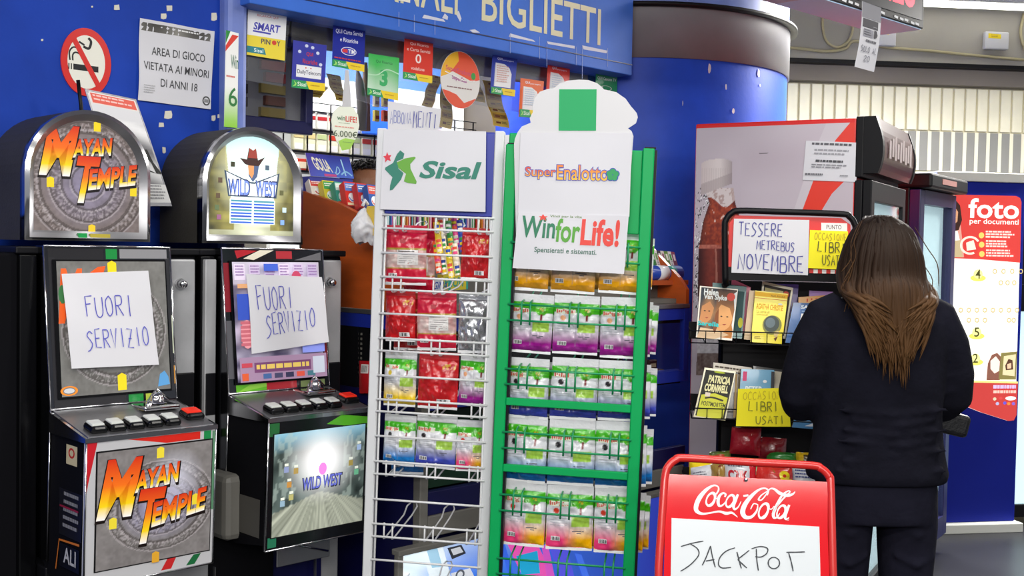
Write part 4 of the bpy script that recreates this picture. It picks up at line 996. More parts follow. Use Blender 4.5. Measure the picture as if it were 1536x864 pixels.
    b = MB().m('black_matte'); b.prism([(-.262, .978), (.02, .978), (.02, .62), (-.04, zb - .02), (-.25, zb + .01)], .004, Wp - .004, 'x')
    b.m('print_gloss'); L = Sheet(b, (.0035, -.06, .97), (.0035, -.25, .97), (.0035, -.24, .62), (.0035, -.05, .62)); L.n = V((-1, 0, 0)); L.h = .0005
    if style == 'mayan':
        L.rect(.45, .82, .8, .97, '#c8bc98'); L.ring(.62, .91, .1, .04, .6, '#b8302a'); L.rect(.25, .26, .98, .62, '#17171b'); L.lines(.4, .3, .9, .6, 5, '#85858a'); L.rect(.3, .48, .9, .495, '#8a1e3a'); L.stroke([(.2, -.02), (.3, .22), (.95, .24)], .006, '#c8702a'); L.rect(.32, .02, .95, .2, '#101014'); L.text('ALI', .45, .06, .85, .18, '#b8b8bc', .02)
    else:
        L.rect(.1, .02, .9, .35, '#4a4844')
    part(b, 'console_body', t)
    fT, fB = V((0, -.272, .982)), V((0, -.258, .595))
    b = MB().m('chrome')
    for p0, p1 in ((fT, fT + V((Wp, 0, 0))), (fT + V((Wp, 0, 0)), fB + V((Wp, 0, 0))), (fB + V((Wp, 0, 0)), fB), (fB, fT)): b.tube([p0, p1], .003, 6)
    b.m('dark_chrome' if style != 'mayan' else 'print_gloss').k('#c4c4c8'); b.prism([(-.272, .982), (-.258, .595), (-.25, .595), (-.264, .982)], -.002, Wp + .002, 'x')
    b.m('print_gloss'); s = Sheet(b, fT, fT + V((Wp, 0, 0)), fB + V((Wp, 0, 0)), fB)
    if style == 'mayan':
        s.poly([(.0, .6), (.02, .72), (.08, .99), (.0, .99)], '#c8202c'); s.poly([(.3, .985), (.6, .93), (.87, .93), (.87, .985)], '#d8281c'); s.rect(.9, .92, .96, .985, '#1c8a4a'); s.rect(.97, .4, 1, .98, '#5a8a6a'); s.poly([(.58, .02), (.66, .02), (.7, .1), (.63, .1)], '#c8282a'); s.poly([(.78, .02), (.85, .02), (.9, .09), (.84, .09)], '#1c6a3c')
        s.rect(.07, .095, .975, .925, '#101012')
    else:
        s.rect(.0, .88, .1, .98, '#2a6a3a'); s.poly([(.55, .93), (.98, .86), (.98, .95), (.7, .99)], '#5ab82a'); s.rect(.02, .02, .1, .1, '#2a7a5a'); s.rect(.04, .09, .96, .9, '#101012'); s.rect(.96, .3, 1, .8, '#5a5a60')
    part(b, 'lower_panel', t)
    lp = [c for c in t.children if c.name.startswith('lower_panel')][0]
    b = MB().m('screen_dim' if style == 'mayan' else 'screen_glow'); s = Sheet(b, fT, fT + V((Wp, 0, 0)), fB + V((Wp, 0, 0)), fB); s.h = .003
    if style == 'mayan':
        st = stone(.55, .48, 1.2, '#b4b0dc', '#8a8686')
        s.art(.08, .105, .965, .915, 90, 100, lambda a, r: mixc(st(a, r), lin('#eeeeff'), max(0, .55 - math.hypot(a - .68, r - .72) * 2.2)))
        for a, r in ((.55, .87), (.20, .42), (.84, .50), (.53, .13)): marker(s, a, r, '#e8d43a' if r > .2 else '#d8a030')
        mayan_title(s, (.10, .24, .93, .86))
    else:
        s.art(.05, .10, .94, .895, 60, 60, west_low)
        s.text('WILD WEST', .32, .42, .72, .53, '#24283c', .04, .05); s.text('WILD WEST', .33, .43, .71, .525, '#5a62b8', .015, .05); s.ell(.52, .58, .04, .05, '#d87ac8', 14)
        for a, r, c in ((.17, .62, '#7a84a8'), (.2, .5, '#a8783a'), (.26, .6, '#988048'), (.8, .6, '#8a7a40'), (.86, .52, '#5a9a78'), (.88, .72, '#8aa0c0'), (.14, .36, '#7f98a8'), (.22, .4, '#a09a60')): s.rect(a - .022, r - .03, a + .022, r + .015, c); s.rect(a - .018, r + .02, a + .018, r + .04, '#c8ccc0')
    part(b, 'lower_screen', lp, None if style == 'mayan' else 'glowing western street picture')
    # --- base under the console
    if style == 'mayan':
        b = MB().m('steel_plate'); b.box(.30, .495, -.03, .03, .05, .655, .004); b.m('black_plastic').box(.0, .2, -.02, .045, .05, .60, .004); b.box(.02, .18, -.14, .0, .48, .495, .004); part(b, 'base_door', t)
    else:
        b = MB().m('dark_blue'); b.box(.2, .40, .02, .05, .05, .72); b.m('black_plastic'); b.box(-.04, .2, .0, .05, .05, .62, .004); b.m('grey_shelf'); b.box(-.045, .06, -.11, .03, .6, .80, .02); part(b, 'base_door', t)
        b = MB().m('steel'); b.box(.12, .32, -.14, -.135, .5, .585, .002, 1); b.box(-.02, .36, -.25, -.245, .33, .42, .002, 1); b.prism([(-.25, .33), (0, .33), (0, .5), (-.01, .5), (-.01, .345), (-.25, .345)], -.02, -.016, 'x'); b.prism([(-.25, .33), (0, .33), (0, .5), (-.01, .5), (-.01, .345), (-.25, .345)], .356, .36, 'x'); b.m('black_metal').box(-.02, .36, -.25, .02, .33, .34); b.m('chrome').tube([(.13, -.142, .58), (.31, -.142, .52)], .004); part(b, 'coin_tray', t, 'steel coin tray')
    # --- arched head
    cx = .171; hw = .187
    b = MB().m('black_textured'); o = arch(hw, 1.5, 1.69, cx=cx); b.prism(o, .108, .36, 'y')
    for i in range(len(b.sm)): pass
    part(b, 'head_case', t)
    b = MB().m('chrome')
    def ringband(hw0, hw1, z0, z1, y0, y1):
        A = arch(hw0, z0, 1.69, cx=cx); B = arch(hw1, z1, 1.69, cx=cx); n = len(A)
        b.smooth = True; b.add([V((a, y0, z)) for a, z in A] + [V((a, y1, z)) for a, z in B], [(i, (i + 1) % n, n + (i + 1) % n, n + i) for i in range(n)]); b.smooth = False
    ringband(hw, hw, 1.5, 1.5, .12, .088); ringband(hw, hw - .012, 1.5, 1.508, .088, .082); b.m('steel'); ringband(hw - .012, hw - .03, 1.508, 1.528, .082, .1)
    b.m('print_gloss')
    if style == 'mayan': b.k('#149a4a').box(cx - .035, cx - .01, .083, .1, 1.509, 1.522); b.k('#b8a83a').box(cx, cx + .06, .084, .1, 1.509, 1.521)
    part(b, 'chrome_trim', t, 'chrome arch trim')
    b = MB().m('screen_dim' if style == 'mayan' else 'screen_glow')
    hw2 = hw - .03; s = Sheet(b, (cx - hw, .1, 1.69 + hw), (cx + hw, .1, 1.69 + hw), (cx + hw, .1, 1.5), (cx - hw, .1, 1.5))
    fn = stone(.5, .45, 1.0) if style == 'mayan' else west
    H = .19 + hw
    def G(a, r):   # fill the arch: rows narrow with height
        z = 1.525 + (1.69 + hw2 - 1.525) * r
        w = hw2 if z <= 1.69 else hw2 * math.sqrt(max(0, 1 - ((z - 1.69) / hw2) ** 2))
        return V((cx + (2 * a - 1) * w, .1, z))
    b.grid(G, 100, 110, lambda a, r: (lambda q: fn((q.x - cx + hw) / (2 * hw), (q.z - 1.5) / H))(G(a, r)))
    s.h = .0004
    if style == 'mayan':
        for a, r in ((.57, .885), (.205, .44), (.87, .40), (.53, .09)): marker(s, a, r, '#ecc82a' if r < .1 else '#ecd222')
        mayan_title(s, (.14, .29, .90, .87))
    else:
        # hat, face, banner, pay table
        s.poly([(.37, .73), (.42, .68), (.5, .66), (.56, .67), (.62, .75), (.55, .72), (.53, .82), (.5, .80), (.46, .82), (.44, .72)], '#3a2420'); s.poly([(.45, .735), (.545, .735), (.53, .82), (.5, .8), (.465, .82)], '#8a3a30'); s.poly([(.45, .67), (.56, .67), (.545, .58), (.5, .53), (.46, .58)], '#4a5a7a'); s.poly([(.45, .67), (.51, .67), (.51, .6), (.49, .56), (.46, .6)], '#c88a5a')
        s.poly([(.22, .62), (.48, .53), (.52, .53), (.77, .62), (.74, .4), (.26, .4)], '#3c4a5c'); s.poly([(.24, .605), (.48, .515), (.52, .515), (.75, .605), (.725, .41), (.275, .41)], '#eef4f4')
        s.text('WILD', .255, .405, .475, .55, '#262c58', .04); s.text('WEST', .525, .405, .745, .55, '#262c58', .04); s.text('WILD', .265, .415, .467, .54, '#6f86d0', .015); s.text('WEST', .533, .415, .737, .54, '#6f86d0', .015)
        s.rect(.275, .17, .725, .38, '#dfe8ea')
        for i in range(8): s.rect(.285, .175 + i * .026, .49, .19 + i * .026, ('#3a62c0', '#4a8a9a', '#2f4ab0')[i % 3]); s.rect(.51, .175 + i * .026, .715, .19 + i * .026, ('#3a62c0', '#4a8a9a', '#2f4ab0')[i % 3])
        for a, r, c in ((.3, .67, '#3a3a2a'), (.18, .53, '#5a4a3a'), (.16, .4, '#5a4a3a'), (.64, .66, '#4a5a6a'), (.79, .45, '#5a5a3a'), (.82, .3, '#b8d0d8'), (.17, .22, '#8a5a7a'), (.8, .19, '#7aa0e0'), (.15, .3, '#5a6a4a')): s.rect(a - .02, r - .02, a + .02, r + .022, c)
    part(b, 'head_picture', t, None if style == 'mayan' else 'glowing western street picture')
    b = MB().m('clear_glass'); b.add([V((a, .094, z)) for a, z in arch(hw2 + .004, 1.524, 1.69, cx=cx)], [tuple(range(27))]); part(b, 'head_glass', t)
    return t
slot_machine(0.0, 'mayan'); slot_machine(0.548, 'west')

s = px_sheet(K, -.022, (92, 411), (222, 406), (238, 547), (107, 553), 'paper', dys=(0, 0, -.035, -.035), wave=lambda a, t: .002 + .003 * math.sin(a * 4 + t * 3) * math.sin(PI * t))
s.h = .002; s.hand('FUORI', .2, .54, .78, .75, '#4a4ab8', .0028, .0); s.hand('SERVIZIO', .18, .2, .92, .4, '#5558c0', .0028, .02)
single(s.b, 'out_of_order_note', 'white handwritten fuori servizio note on the left slot machine screen', 'notice', K)
s = px_sheet(K, -.022, (368, 411), (481, 416), (493, 513), (377, 531), 'paper', dys=(0, -.012, -.045, -.033), wave=lambda a, t: .003 + .009 * math.sin(a * 5.5 + t * 2.2) * math.sin(PI * (.15 + .8 * t)) + .012 * max(0, a - .8) , nx=16, ny=16)
s.h = .0035; s.hand('FUORI', .08, .54, .60, .84, '#4a4ab4', .0028, .0); s.hand('SERVIZIO', .17, .22, .86, .5, '#5054ba', .0028, .06)
single(s.b, 'out_of_order_note', 'crumpled white handwritten fuori servizio note on the right slot machine screen', 'notice', K)
# ================================================================== SWEET BAGS
BW, BH = .125, .145
def puff(a, t, seed=0.0):
    e = max(0.0, math.sin(PI * a)) ** .55 * max(0.0, math.sin(PI * min(1, max(0, t)))) ** .6
    cr = (vnoise(a * 5 + seed, t * 6 + seed) - .5) * .009 + (vnoise(a * 13 + seed + t * 5, t * 11 - a * 4) - .5) * .005
    return .019 * e + cr * (.4 + e)
def bag_proto(kind, base, base2=None, icon='#1a1a1e', seed=1.0):
    G_, W_, B1 = lin('#3aac0c'), lin('#dcdee4'), lin(base); B2 = lin(base2 or base)
    Lg = lin('#a4cf4c'); dk = mixc(B1, lin('#101030'), .35)
    def col(a, t):
        if kind == 'tree':
            wob = .02 * math.sin(a * 9 + seed)
            bc = mixc(B1, B2, min(1, max(0, (a - .35) * 3))) if base2 else B1
            if t > .985: return W_
            if t > .79 + wob * .4: c = G_
            else: c = mixc(W_, bc, max(0, min(1, (.50 - t) * 3.0)) ** 1.1)
            if math.hypot((a - .74) * 1.0, (t - .84) * 1.5) < .15: c = lin('#4aa51e') if vnoise(a * 30, t * 30) > .5 else lin('#5cc81c')
            if math.hypot((a - .74), (t - .86) * 1.4) < .055 and vnoise(a * 40, t * 40) > .5: c = lin('#c8a820')
            if .715 < a < .765 and .645 < t < .755: c = lin('#7a1420')
            if .53 < a < .93 and .40 < t < .60: c = Lg
            if t < .10 + wob: c = mixc(bc, lin('#1a0a3a'), .35) if base2 is None else bc
            if math.hypot(a - .2, (t - .68) * 1.1) < .06: c = lin(icon)
            if .495 < a < .51 and .12 < t < .74: c = mixc(c, lin('#8a8a92'), .35)
            return c
        if kind == 'red':
            c = mixc(lin('#c8141c'), lin('#8a0c14'), max(0, vnoise(a * 4 + seed, t * 5) - .4))
            if .62 < a < .95 and .80 < t < .9 and vnoise(a * 22, t * 18) > .4: c = lin('#d8a83a')
            return c
        if kind == 'label':
            c = lin('#c81438')
            if .30 < t < .68: c = mixc(lin('#d8cfc8'), lin('#c88a8a'), vnoise(a * 9, t * 9))
            if .28 < t < .31 or .665 < t < .695: c = lin('#a8963a')
            return c
        return lin('#c4c6ca')
    P = lambda a, t: V(((a - .5) * BW * (1 - .03 * math.sin(PI * t)), -puff(a, t, seed), t * BH))
    b = MB().m('foil_silver' if kind == 'silver' else 'bag_film'); b.grid(P, 40, 48, col); b.grid(lambda a, t: V(((a - .5) * BW, .016 * max(0, math.sin(PI * a)) ** .6 * max(0, math.sin(PI * t)) ** .6, t * BH)), 8, 10, lambda a, t: col(1 - a, t), True)
    b.m('print')
    def q(a0, t0, a1, t1, c, n=2, h=.0012): b.k(c); b.grid(lambda a, t: P(a0 + (a1 - a0) * a, t0 + (t1 - t0) * t) - V((0, h, 0)), n, n)
    def tx(s_, a0, t0, a1, t1, c):
        v, f, x0, x1, y0, y1 = text_geo(s_, .02); b.k(c); b.add([P(a0 + (a1 - a0) * (x - x0) / (x1 - x0), t0 + (t1 - t0) * (y - y0) / (y1 - y0)) - V((0, .0022, 0)) for x, y in v], f)
    def bar(a, t, w=.2, h_=.085):
        q(a, t, a + w, t + h_, '#e6e6e8', 4)
        for i in range(9): q(a + w * (.06 + .1 * i), t + .01, a + w * (.06 + .1 * i) + w * (.03 + .025 * (i % 3)), t + h_ - .01, '#1a1a1e', 2, .0018)
    if kind == 'tree':
        b.m('bag_film')
        q(.04, .77, .48, .865, '#dfe6d2', 4, .0013)
        for k in range(9): q(.05 + k * .047, .785 + .01 * math.sin(k), .085 + k * .047, .85 + .012 * math.cos(k * 2), '#d0604e', 1, .0016)
        b.m('print')
        bar(.10, .13); q(.56, .315, .82, .33, '#5a5a66', 3); q(.66, .28, .76, .293, '#5a5a66', 2)
        for k in range(4): q(.07, .56 - k * .045, .44, .566 - k * .045, '#a4a8b2', 4)
    elif kind == 'red': bar(.5, .07, .34, .1)
    elif kind == 'label':
        q(.30, .36, .82, .66, '#e6e4e2', 6); [q(.34, .4 + k * .04, .78, .412 + k * .04, '#a8a4a4', 3, .0018) for k in range(5)]
        q(.32, .62, .72, .64, '#5a5456', 3, .0018); bar(.08, .11, .22, .08); b.k('#8a1428'); q(.36, .8, .5, .87, '#a8303a', 2)
    hs = MB().m('bag_film' if kind != 'silver' else 'foil_silver').k({'tree': '#d6d8dc', 'red': '#b8141c', 'label': '#c81438', 'silver': '#c4c6ca'}[kind])
    hs.grid(lambda a, t: V(((a - .5) * BW, -.001 + .002 * math.sin(a * 8 + seed), BH + t * .022)), 10, 2); hs.grid(lambda a, t: V(((a - .5) * BW, .001 + .002 * math.sin(a * 8 + seed), BH + t * .022)), 10, 2, None, True)
    b.m('bag_film').k('#eceef0'); b.grid(lambda a, t: V(((a - .5) * BW, -.0012 + .002 * math.sin(a * 8 + seed), -.007 + t * .008)), 10, 1); b.grid(lambda a, t: V(((a - .5) * BW, .0012, -.007 + t * .008)), 10, 1, None, True)
    r = bpy.data.objects.new('sweet_bag', None); COL.objects.link(r); r['category'] = 'sweet bag'; r.empty_display_size = .03
    part(b, 'pouch', r); part(hs, 'seal_strip', r, 'pale sealed edge' if kind == 'tree' else None)
    return r
PROTO = {}
USED = set()
def hang(fr, key, px0, py0, px1, py1, y, label, group):
    """hang a bag so that its pouch fills the given picture box in the rack plane at depth y"""
    if key not in PROTO: PROTO[key] = bag_proto(*BAGS[key])
    x0, zt = fr.hit(px0, py0, y); x1, zb = fr.hit(px1, py1, y); xm0, zm0 = fr.hit(px0, py1, y)
    w = fr.hit(px1, (py0 + py1) / 2, y)[0] - fr.hit(px0, (py0 + py1) / 2, y)[0]
    xc, zb = fr.hit((px0 + px1) / 2, py1, y); _, zt = fr.hit((px0 + px1) / 2, py0, y)
    M = fr.M @ Matrix.Translation((xc, y, zb)) @ Matrix.Rotation(random.uniform(-.09, .09), 4, 'Z') @ Matrix.Rotation(random.uniform(-.03, .03), 4, 'Y') @ Matrix.Diagonal((.965 * w / BW, 1, (zt - zb) / (BH + .022), 1))
    if key not in USED:
        USED.add(key); o = PROTO[key]; o.matrix_world = M; o['label'] = label; o['group'] = group; return o
    return copy_tree(PROTO[key], M, label, group)
BAGS = {'yellow': ('tree', '#f0a800', None, '#e89a2a', 1.3), 'purple': ('tree', '#98148a', None, '#e8a878', 2.1), 'violet': ('tree', '#3a48b4', None, '#2a2226', 3.7), 'paleblue': ('tree', '#7f98c0', None, '#26262a', 4.4), 'blue': ('tree', '#0c78c8', None, '#1a1a1e', 5.2),
        'pink': ('tree', '#f03c7c', '#f4b400', '#d8402a', 6.1), 'gold': ('tree', '#f0cc1e', None, '#d8c02a', 7.3), 'red': ('red', '#c8141c', None, '#000000', 8.2), 'label': ('label', '#c81438', None, '#000000', 9.4), 'silver': ('silver', '#c4c6ca', None, '#000000', 10.3)}

# ================================================================== WHITE WIRE RACK (seen from behind)
RW = Fr((-.40, 3.40, 0), 98, 1.2)
t = thing('wire_display_rack', 'white wire display rack with long hooks, topped by the star logo sign', 'display rack', RW)
def xz(fr, px, py, y=0.0): return fr.hit(px, py, y)
xl = xz(RW, 562, 500)[0]; xr = xz(RW, 738, 500)[0]
zt = xz(RW, 570, 192)[1]
for x, d in ((xl, -1), (xr, 1)):
    b = MB().m('white_metal'); b.box(x - .014, x + .014, 0, .03, 0.03, zt, .003, 1); b.m('steel'); b.box(x + .014, x + .03 if d > 0 else x + .018, .012, .03, .03, zt - .01)
    b.m('white_metal'); b.box(x - .016, x + .016, -.12, .40, 0.0, .035, .005); part(b, 'post', t)
b = MB().m('blue_trim'); zb = xz(RW, 570, 320)[1]; b.box(xl + .015, xr - .012, .008, .022, zb, zt - .004, .003, 1); part(b, 'header_board', t, 'blue edged header board')
xa, xb = xl + .012, xr - .006
rz = lambda y: xz(RW, 575, y)[1]
b = MB().m('white_wire')
for x in (xl + .022, xr - .016): b.tube([(x, .004, .1), (x, .004, rz(322))], .0032, 6)
part(b, 'side_wire', t)
pairs = [(322, 342), (415, 434), (507, 526), (599, 617), (692, 711), (786, 805), (879, 898)]
for y in [q for p in pairs for q in p] + [379, 470, 563, 654, 749, 840]:
    b = MB().m('white_wire'); z = rz(y); b.tube([(xa, -.002, z), (xb, -.002, z)], .0034, 7); part(b, 'cross_wire', t)
hx = [xz(RW, p, 520)[0] for p in (591.5, 653, 717)]
hy = lambda i, j: .34
for (ya, yb) in pairs:
    for x in hx:
        b = MB().m('white_wire'); z1, z2 = rz(ya), rz(yb); w = .013
        L_ = [(x - w, .002, z1 + .004), (x - w, .002, z2 - .006), (x - w, .02, z2 - .008), (x - w, .26, z2 + .006), (x - w * 1.3, .32, z2 + .022), (x - w * .6, .345, z2 + .03), (x + w * .6, .345, z2 + .03), (x + w * 1.3, .32, z2 + .022), (x + w, .26, z2 + .006), (x + w, .02, z2 - .008), (x + w, .002, z2 - .006), (x + w, .002, z1 + .004)]
        b.tube(L_, .0028, 6); part(b, 'hook', t)
s = px_sheet(RW, -.006, (576, 194), (729, 197), (728, 318), (570, 314), 'paper', wave=lambda a, q: .0015 * math.sin(a * 4))
s.h = .001
def pl(pts, c, o=(420, 130), k=.2546, q=((576, 194), (729, 197), (728, 318), (570, 314))):
    def f(x, y): 
        X, Y = o[0] + x * k, o[1] + y * k; t_ = 1 - (Y - 195 - (X - 576) * .02) / 121.5; xl_ = 570 + 6 * t_; return ((X - xl_) / (153 + (1 - t_) * 5), t_)
    s.poly([f(*p) for p in pts], c)
pl([(608, 415), (625, 412), (632, 390), (640, 410), (658, 408), (648, 425), (655, 445), (634, 437), (620, 452), (622, 430)], '#d8384a')
pl([(710, 380), (735, 400), (728, 430), (690, 445), (700, 490), (730, 515), (715, 555), (665, 615), (648, 618), (650, 590), (664, 540), (620, 495), (622, 482), (668, 455), (690, 405)], '#2f7d6c')
pl([(690, 452), (740, 428), (795, 418), (803, 425), (770, 462), (772, 490), (808, 565), (805, 580), (760, 575), (732, 565), (745, 520), (700, 485)], '#67a63c')
s.text('Sisal', .385, .40, .935, .62, '#2f7d6c', .03, .25)
single(s.b, 'star_logo_sign', 'white paper sign with green star emblem on top of the white rack', 'sign', RW)
GW = 'sweet bags on the white rack'
for row, items in enumerate((
    (('label', 577, 338, 640, 424, 'crimson bag with white label, top left of the white rack'), ('red', 690, 342, 733, 417, 'shiny dark red bag, top right of the white rack')),
    (('red', 577, 434, 624, 509, 'red bag at left of the second row of the white rack'), ('label', 625, 436, 685, 522, 'crimson bag with white label in the middle of the second row, white rack'), ('silver', 686, 438, 736, 526, 'crumpled silver foil bag on the white rack')),
    (('gold', 574, 527, 624, 606, 'green topped bag with yellow base at left of the third row, white rack'), ('red', 625, 528, 687, 610, 'red bag in the middle of the third row of the white rack'), ('purple', 686, 531, 734, 606, 'green topped bag with purple base on the white rack')),
    (('blue', 573, 622, 622, 695, 'green topped bag with blue base at bottom left of the white rack'), ('violet', 621, 622, 684, 699, 'green topped bag with violet blue base in the white rack bottom row'), ('pink', 683, 630, 731, 704, 'green topped bag with pink and orange base on the white rack')))):
    for (key, a, c, d, e, lab) in items: hang(RW, key, a, c, d, e, .05 + .012 * (row % 2), lab, GW)
hang(RW, 'label', 604, 346, 653, 436, .13, 'crimson bag behind the top left bag of the white rack', GW)
hang(RW, 'red', 590, 448, 634, 522, .12, 'red bag tucked behind the second row left bag of the white rack', GW)
hang(RW, 'blue', 586, 634, 636, 708, .13, 'blue based bag tucked behind the bottom left bag of the white rack', GW)
R4 = random.Random(2)
sc = ['#e8c81e', '#f0e6c8', '#3a9a4a', '#e84a8a', '#2a4ab0', '#e8542a', '#f4f0e4']
for i in range(9):
    x0 = 648 + (i % 5) * 9 + R4.uniform(-2, 2); y0 = 328 + (i // 5) * 36 + R4.uniform(-3, 6); b = MB(); yy = .06 + .012 * i % .04
    q = [RW.p(x0, y0, yy), RW.p(x0 + 9, y0 - 1, yy), RW.p(x0 + 15, y0 + 46, yy - .01), RW.p(x0 + 6, y0 + 48, yy - .01)]
    s = Sheet(b, *q, wave=lambda a, t_: .004 * math.sin(PI * a)); s.base('bag_film', sc[i % 7], .005, 4, 8); s.ink('print')
    for k in range(6): s.rect(.12, .06 + k * .15, .88, .15 + k * .15, sc[(i + k * 2 + 1) % 7])
    single(b, 'sweet_stick', f'{ords[i]} of the long striped sweet sticks hanging at the top of the white rack', 'sweet stick', RW, 'striped sweet sticks on the white rack')

# ================================================================== GREEN WIRE RACK (seen from behind)
RG = Fr((.0, 3.28, 0), 98, 1.5)
t = thing('wire_display_rack', 'green wire display rack of sweet bags under the white cloud board', 'display rack', RG)
xl = xz(RG, 755, 500)[0]; xr = xz(RG, 960, 500)[0]; zt = xz(RG, 765, 216)[1]
for x, d in ((xl, -1), (xr, 1)):
    b = MB().m('green_metal'); b.box(x - .0165, x + .0165, 0, .03, .03, zt, .003, 1); b.m('black_metal'); b.box(x + .0165, x + .024, .004, .028, .03, zt - .004); b.box(x - .012, x + .02, .004, .026, zt, zt + .004)
    b.m('green_metal'); b.box(x - .016, x + .016, -.14, .42, 0, .035, .005); part(b, 'post', t)
b = MB().m('green_metal'); b.box(xl + .0165, xr - .0165, .012, .024, xz(RG, 800, 345)[1], zt - .006, .002, 1); b.box(xl - .012, xl + .05, .03, .05, zt - .03, zt + .035, .003, 1); part(b, 'header_board', t)
for y in (602, 702.0):
    b = MB().m('green_metal'); z = xz(RG, 760, y)[1]; b.box(xl + .0165, xr - .0165, -.002, .014, z - .011, z + .011, .002, 1); part(b, 'cross_rail', t)
rz = lambda y: xz(RG, 765, y)[1]
pairs = [(363, 387), (456, 480), (553, 576), (648, 672), (742, 766), (838, 861)]
for y in [q for p in pairs for q in p]:
    b = MB().m('green_wire'); z = rz(y); b.tube([(xl + .01, -.004, z), (xr - .01, -.004, z)], .0032, 7); part(b, 'cross_wire', t)
hx = [xz(RG, p, 560)[0] for p in (785, 857, 927)]
for (ya, yb) in pairs:
    for x in hx:
        b = MB().m('green_wire'); z1, z2 = rz(ya), rz(yb); w = .0125
        L_ = [(x - w, -.006, z2 - .012), (x - w, -.006, z1 + .006), (x - w, .012, z1 + .010), (x - w, .25, z1 + .022), (x - w, .30, z1 + .04), (x + w, .30, z1 + .04), (x + w, .25, z1 + .022), (x + w, .012, z1 + .010), (x + w, -.006, z1 + .006), (x + w, -.006, z2 - .012)]
        b.tube(L_, .0028, 6); part(b, 'hook', t)
GG = 'sweet bags on the green rack'
rowsG = (('yellow', ((757, 340, 823, 432), (824, 342, 893, 436), (896, 346, 962, 437)), 'yellow based', 'top'), ('purple', ((762, 441, 827, 526), (827, 443, 897, 528), (898, 446, 968, 534)), 'purple based', 'second'),
         ('violet', ((759, 537, 822, 624), (823, 537, 895, 626), (895, 541, 968, 628)), 'pale violet based', 'third'), ('blue', ((755, 623, 819, 720), (819, 629, 891, 724), (891, 632, 962, 729)), 'blue based', 'fourth'), ('pink', ((753, 722, 817, 815), (817, 728, 889, 821), (889, 731, 957, 826)), 'pink and yellow based', 'bottom'))
for key, boxes, cn, rn in rowsG:
    for i, bx in enumerate(boxes):
        hang(RG, key, *bx, .045, f'{cn} sweet bag at the {("left", "middle", "right")[i]} of the {rn} row, green rack', GG)
        hang(RG, key, bx[0] + 10, bx[1] + 5, bx[2] + 8, bx[3] - 4, .11, f'{cn} sweet bag behind the {("left", "middle", "right")[i]} {rn} row bag, green rack', GG)
    bx = boxes[2]
    hang(RG, key, bx[0] + 18, bx[1] + 10, bx[2] + 17, bx[3] - 8, .19, f'{cn} sweet bag furthest back, right end of {rn} row, green rack', GG)

# cloud shaped header board with green square
t = thing('cloud_board', 'white cloud shaped header board with a green square on the green rack', 'board', RG, RG.p(865, 400, -.012))
off = RG.p(865, 400, -.012)
pt = [(118, 335), (122, 312), (134, 282), (152, 258), (190, 242), (186, 222), (200, 196), (198, 172), (208, 135), (230, 108), (262, 97), (292, 92), (316, 72), (350, 60), (400, 56), (440, 58), (478, 72), (502, 92), (506, 98), (560, 110), (600, 138), (624, 172), (634, 183), (648, 200), (653, 218), (645, 244), (618, 262), (610, 266), (626, 278), (634, 300), (630, 345)]
o = [(730 + x * .3472, 100 + y * .3472) for x, y in pt] + [(940, 350), (938, 400), (775, 398)]
b = MB().m('plastic_white'); b.prism([(lambda q: (q[0] - off.x, q[1] - off.z))(RG.hit(px, py, -.012)) for px, py in o], 0, .004, 'y'); part(b, 'board', t)
b = MB().m('print').k('#0aa25e'); b.prism([(lambda q: (q[0] - off.x, q[1] - off.z))(RG.hit(px, py, -.012)) for px, py in ((839, 134), (895, 134), (894, 196), (838, 196))], -.0012, -.0002, 'y'); part(b, 'green_square', t, 'bright green square')
s = px_sheet(RG, -.016, (781, 199), (948, 199), (944, 325), (777, 319), 'paper', wave=lambda a, t_: .002 * math.sin(a * 5 + t_)); s.h = .001
for wd, a0, a1, t0, t1, c1, c2 in (('Super', .055, .33, .425, .575, '#3a4ab0', '#e05a3a'), ('Enalotto', .34, .80, .42, .605, '#3a4ab0', '#e8843a')):
    s.text(wd, a0 - .006, t0 - .008, a1 + .006, t1 + .008, c1, .05); s.text(wd, a0, t0, a1, t1, c2, .012, grad=lambda r, c2=c2: mixc(lin('#f0c03a'), lin(c2), r * 1.3))
for i in range(5): s.ell(.84 + .032 * math.cos(2 * PI * i / 5 + .3), .495 + .042 * math.sin(2 * PI * i / 5 + .3), .032, .042, '#3a4ab0', 16)
for i in range(5): s.ell(.84 + .03 * math.cos(2 * PI * i / 5 + .3), .495 + .04 * math.sin(2 * PI * i / 5 + .3), .026, .034, '#2c9a5a', 16)
single(s.b, 'lottery_sign', 'upper white paper sign with rainbow lottery logo on the green rack', 'sign', RG)
s = px_sheet(RG, -.0195, (778, 319), (943, 324), (936, 411), (769, 402), 'paper', wave=lambda a, t_: .003 * math.sin(a * 4 + t_ * 2)); s.h = .001
s.text('Win', .04, .56, .35, .95, '#2c7a5a', .022); s.text('for', .355, .50, .575, .92, '#58a03a', .022); s.text('Life!', .585, .46, .93, .93, '#e0453c', .03)
s.text('Vinci per la vita', .29, .925, .58, .98, '#6a8a4a', .006); s.poly([(.225, .99), (.24, .95), (.27, .95), (.25, .92), (.26, .87), (.23, .9), (.2, .87), (.21, .92), (.19, .95), (.215, .95)], '#e0453c')
s.text('Spensierati e sistemati.', .18, .28, .74, .40, '#3c6a5a', .008)
single(s.b, 'lottery_sign', 'lower white paper sign with green and red lottery lettering on the green rack', 'sign', RG)
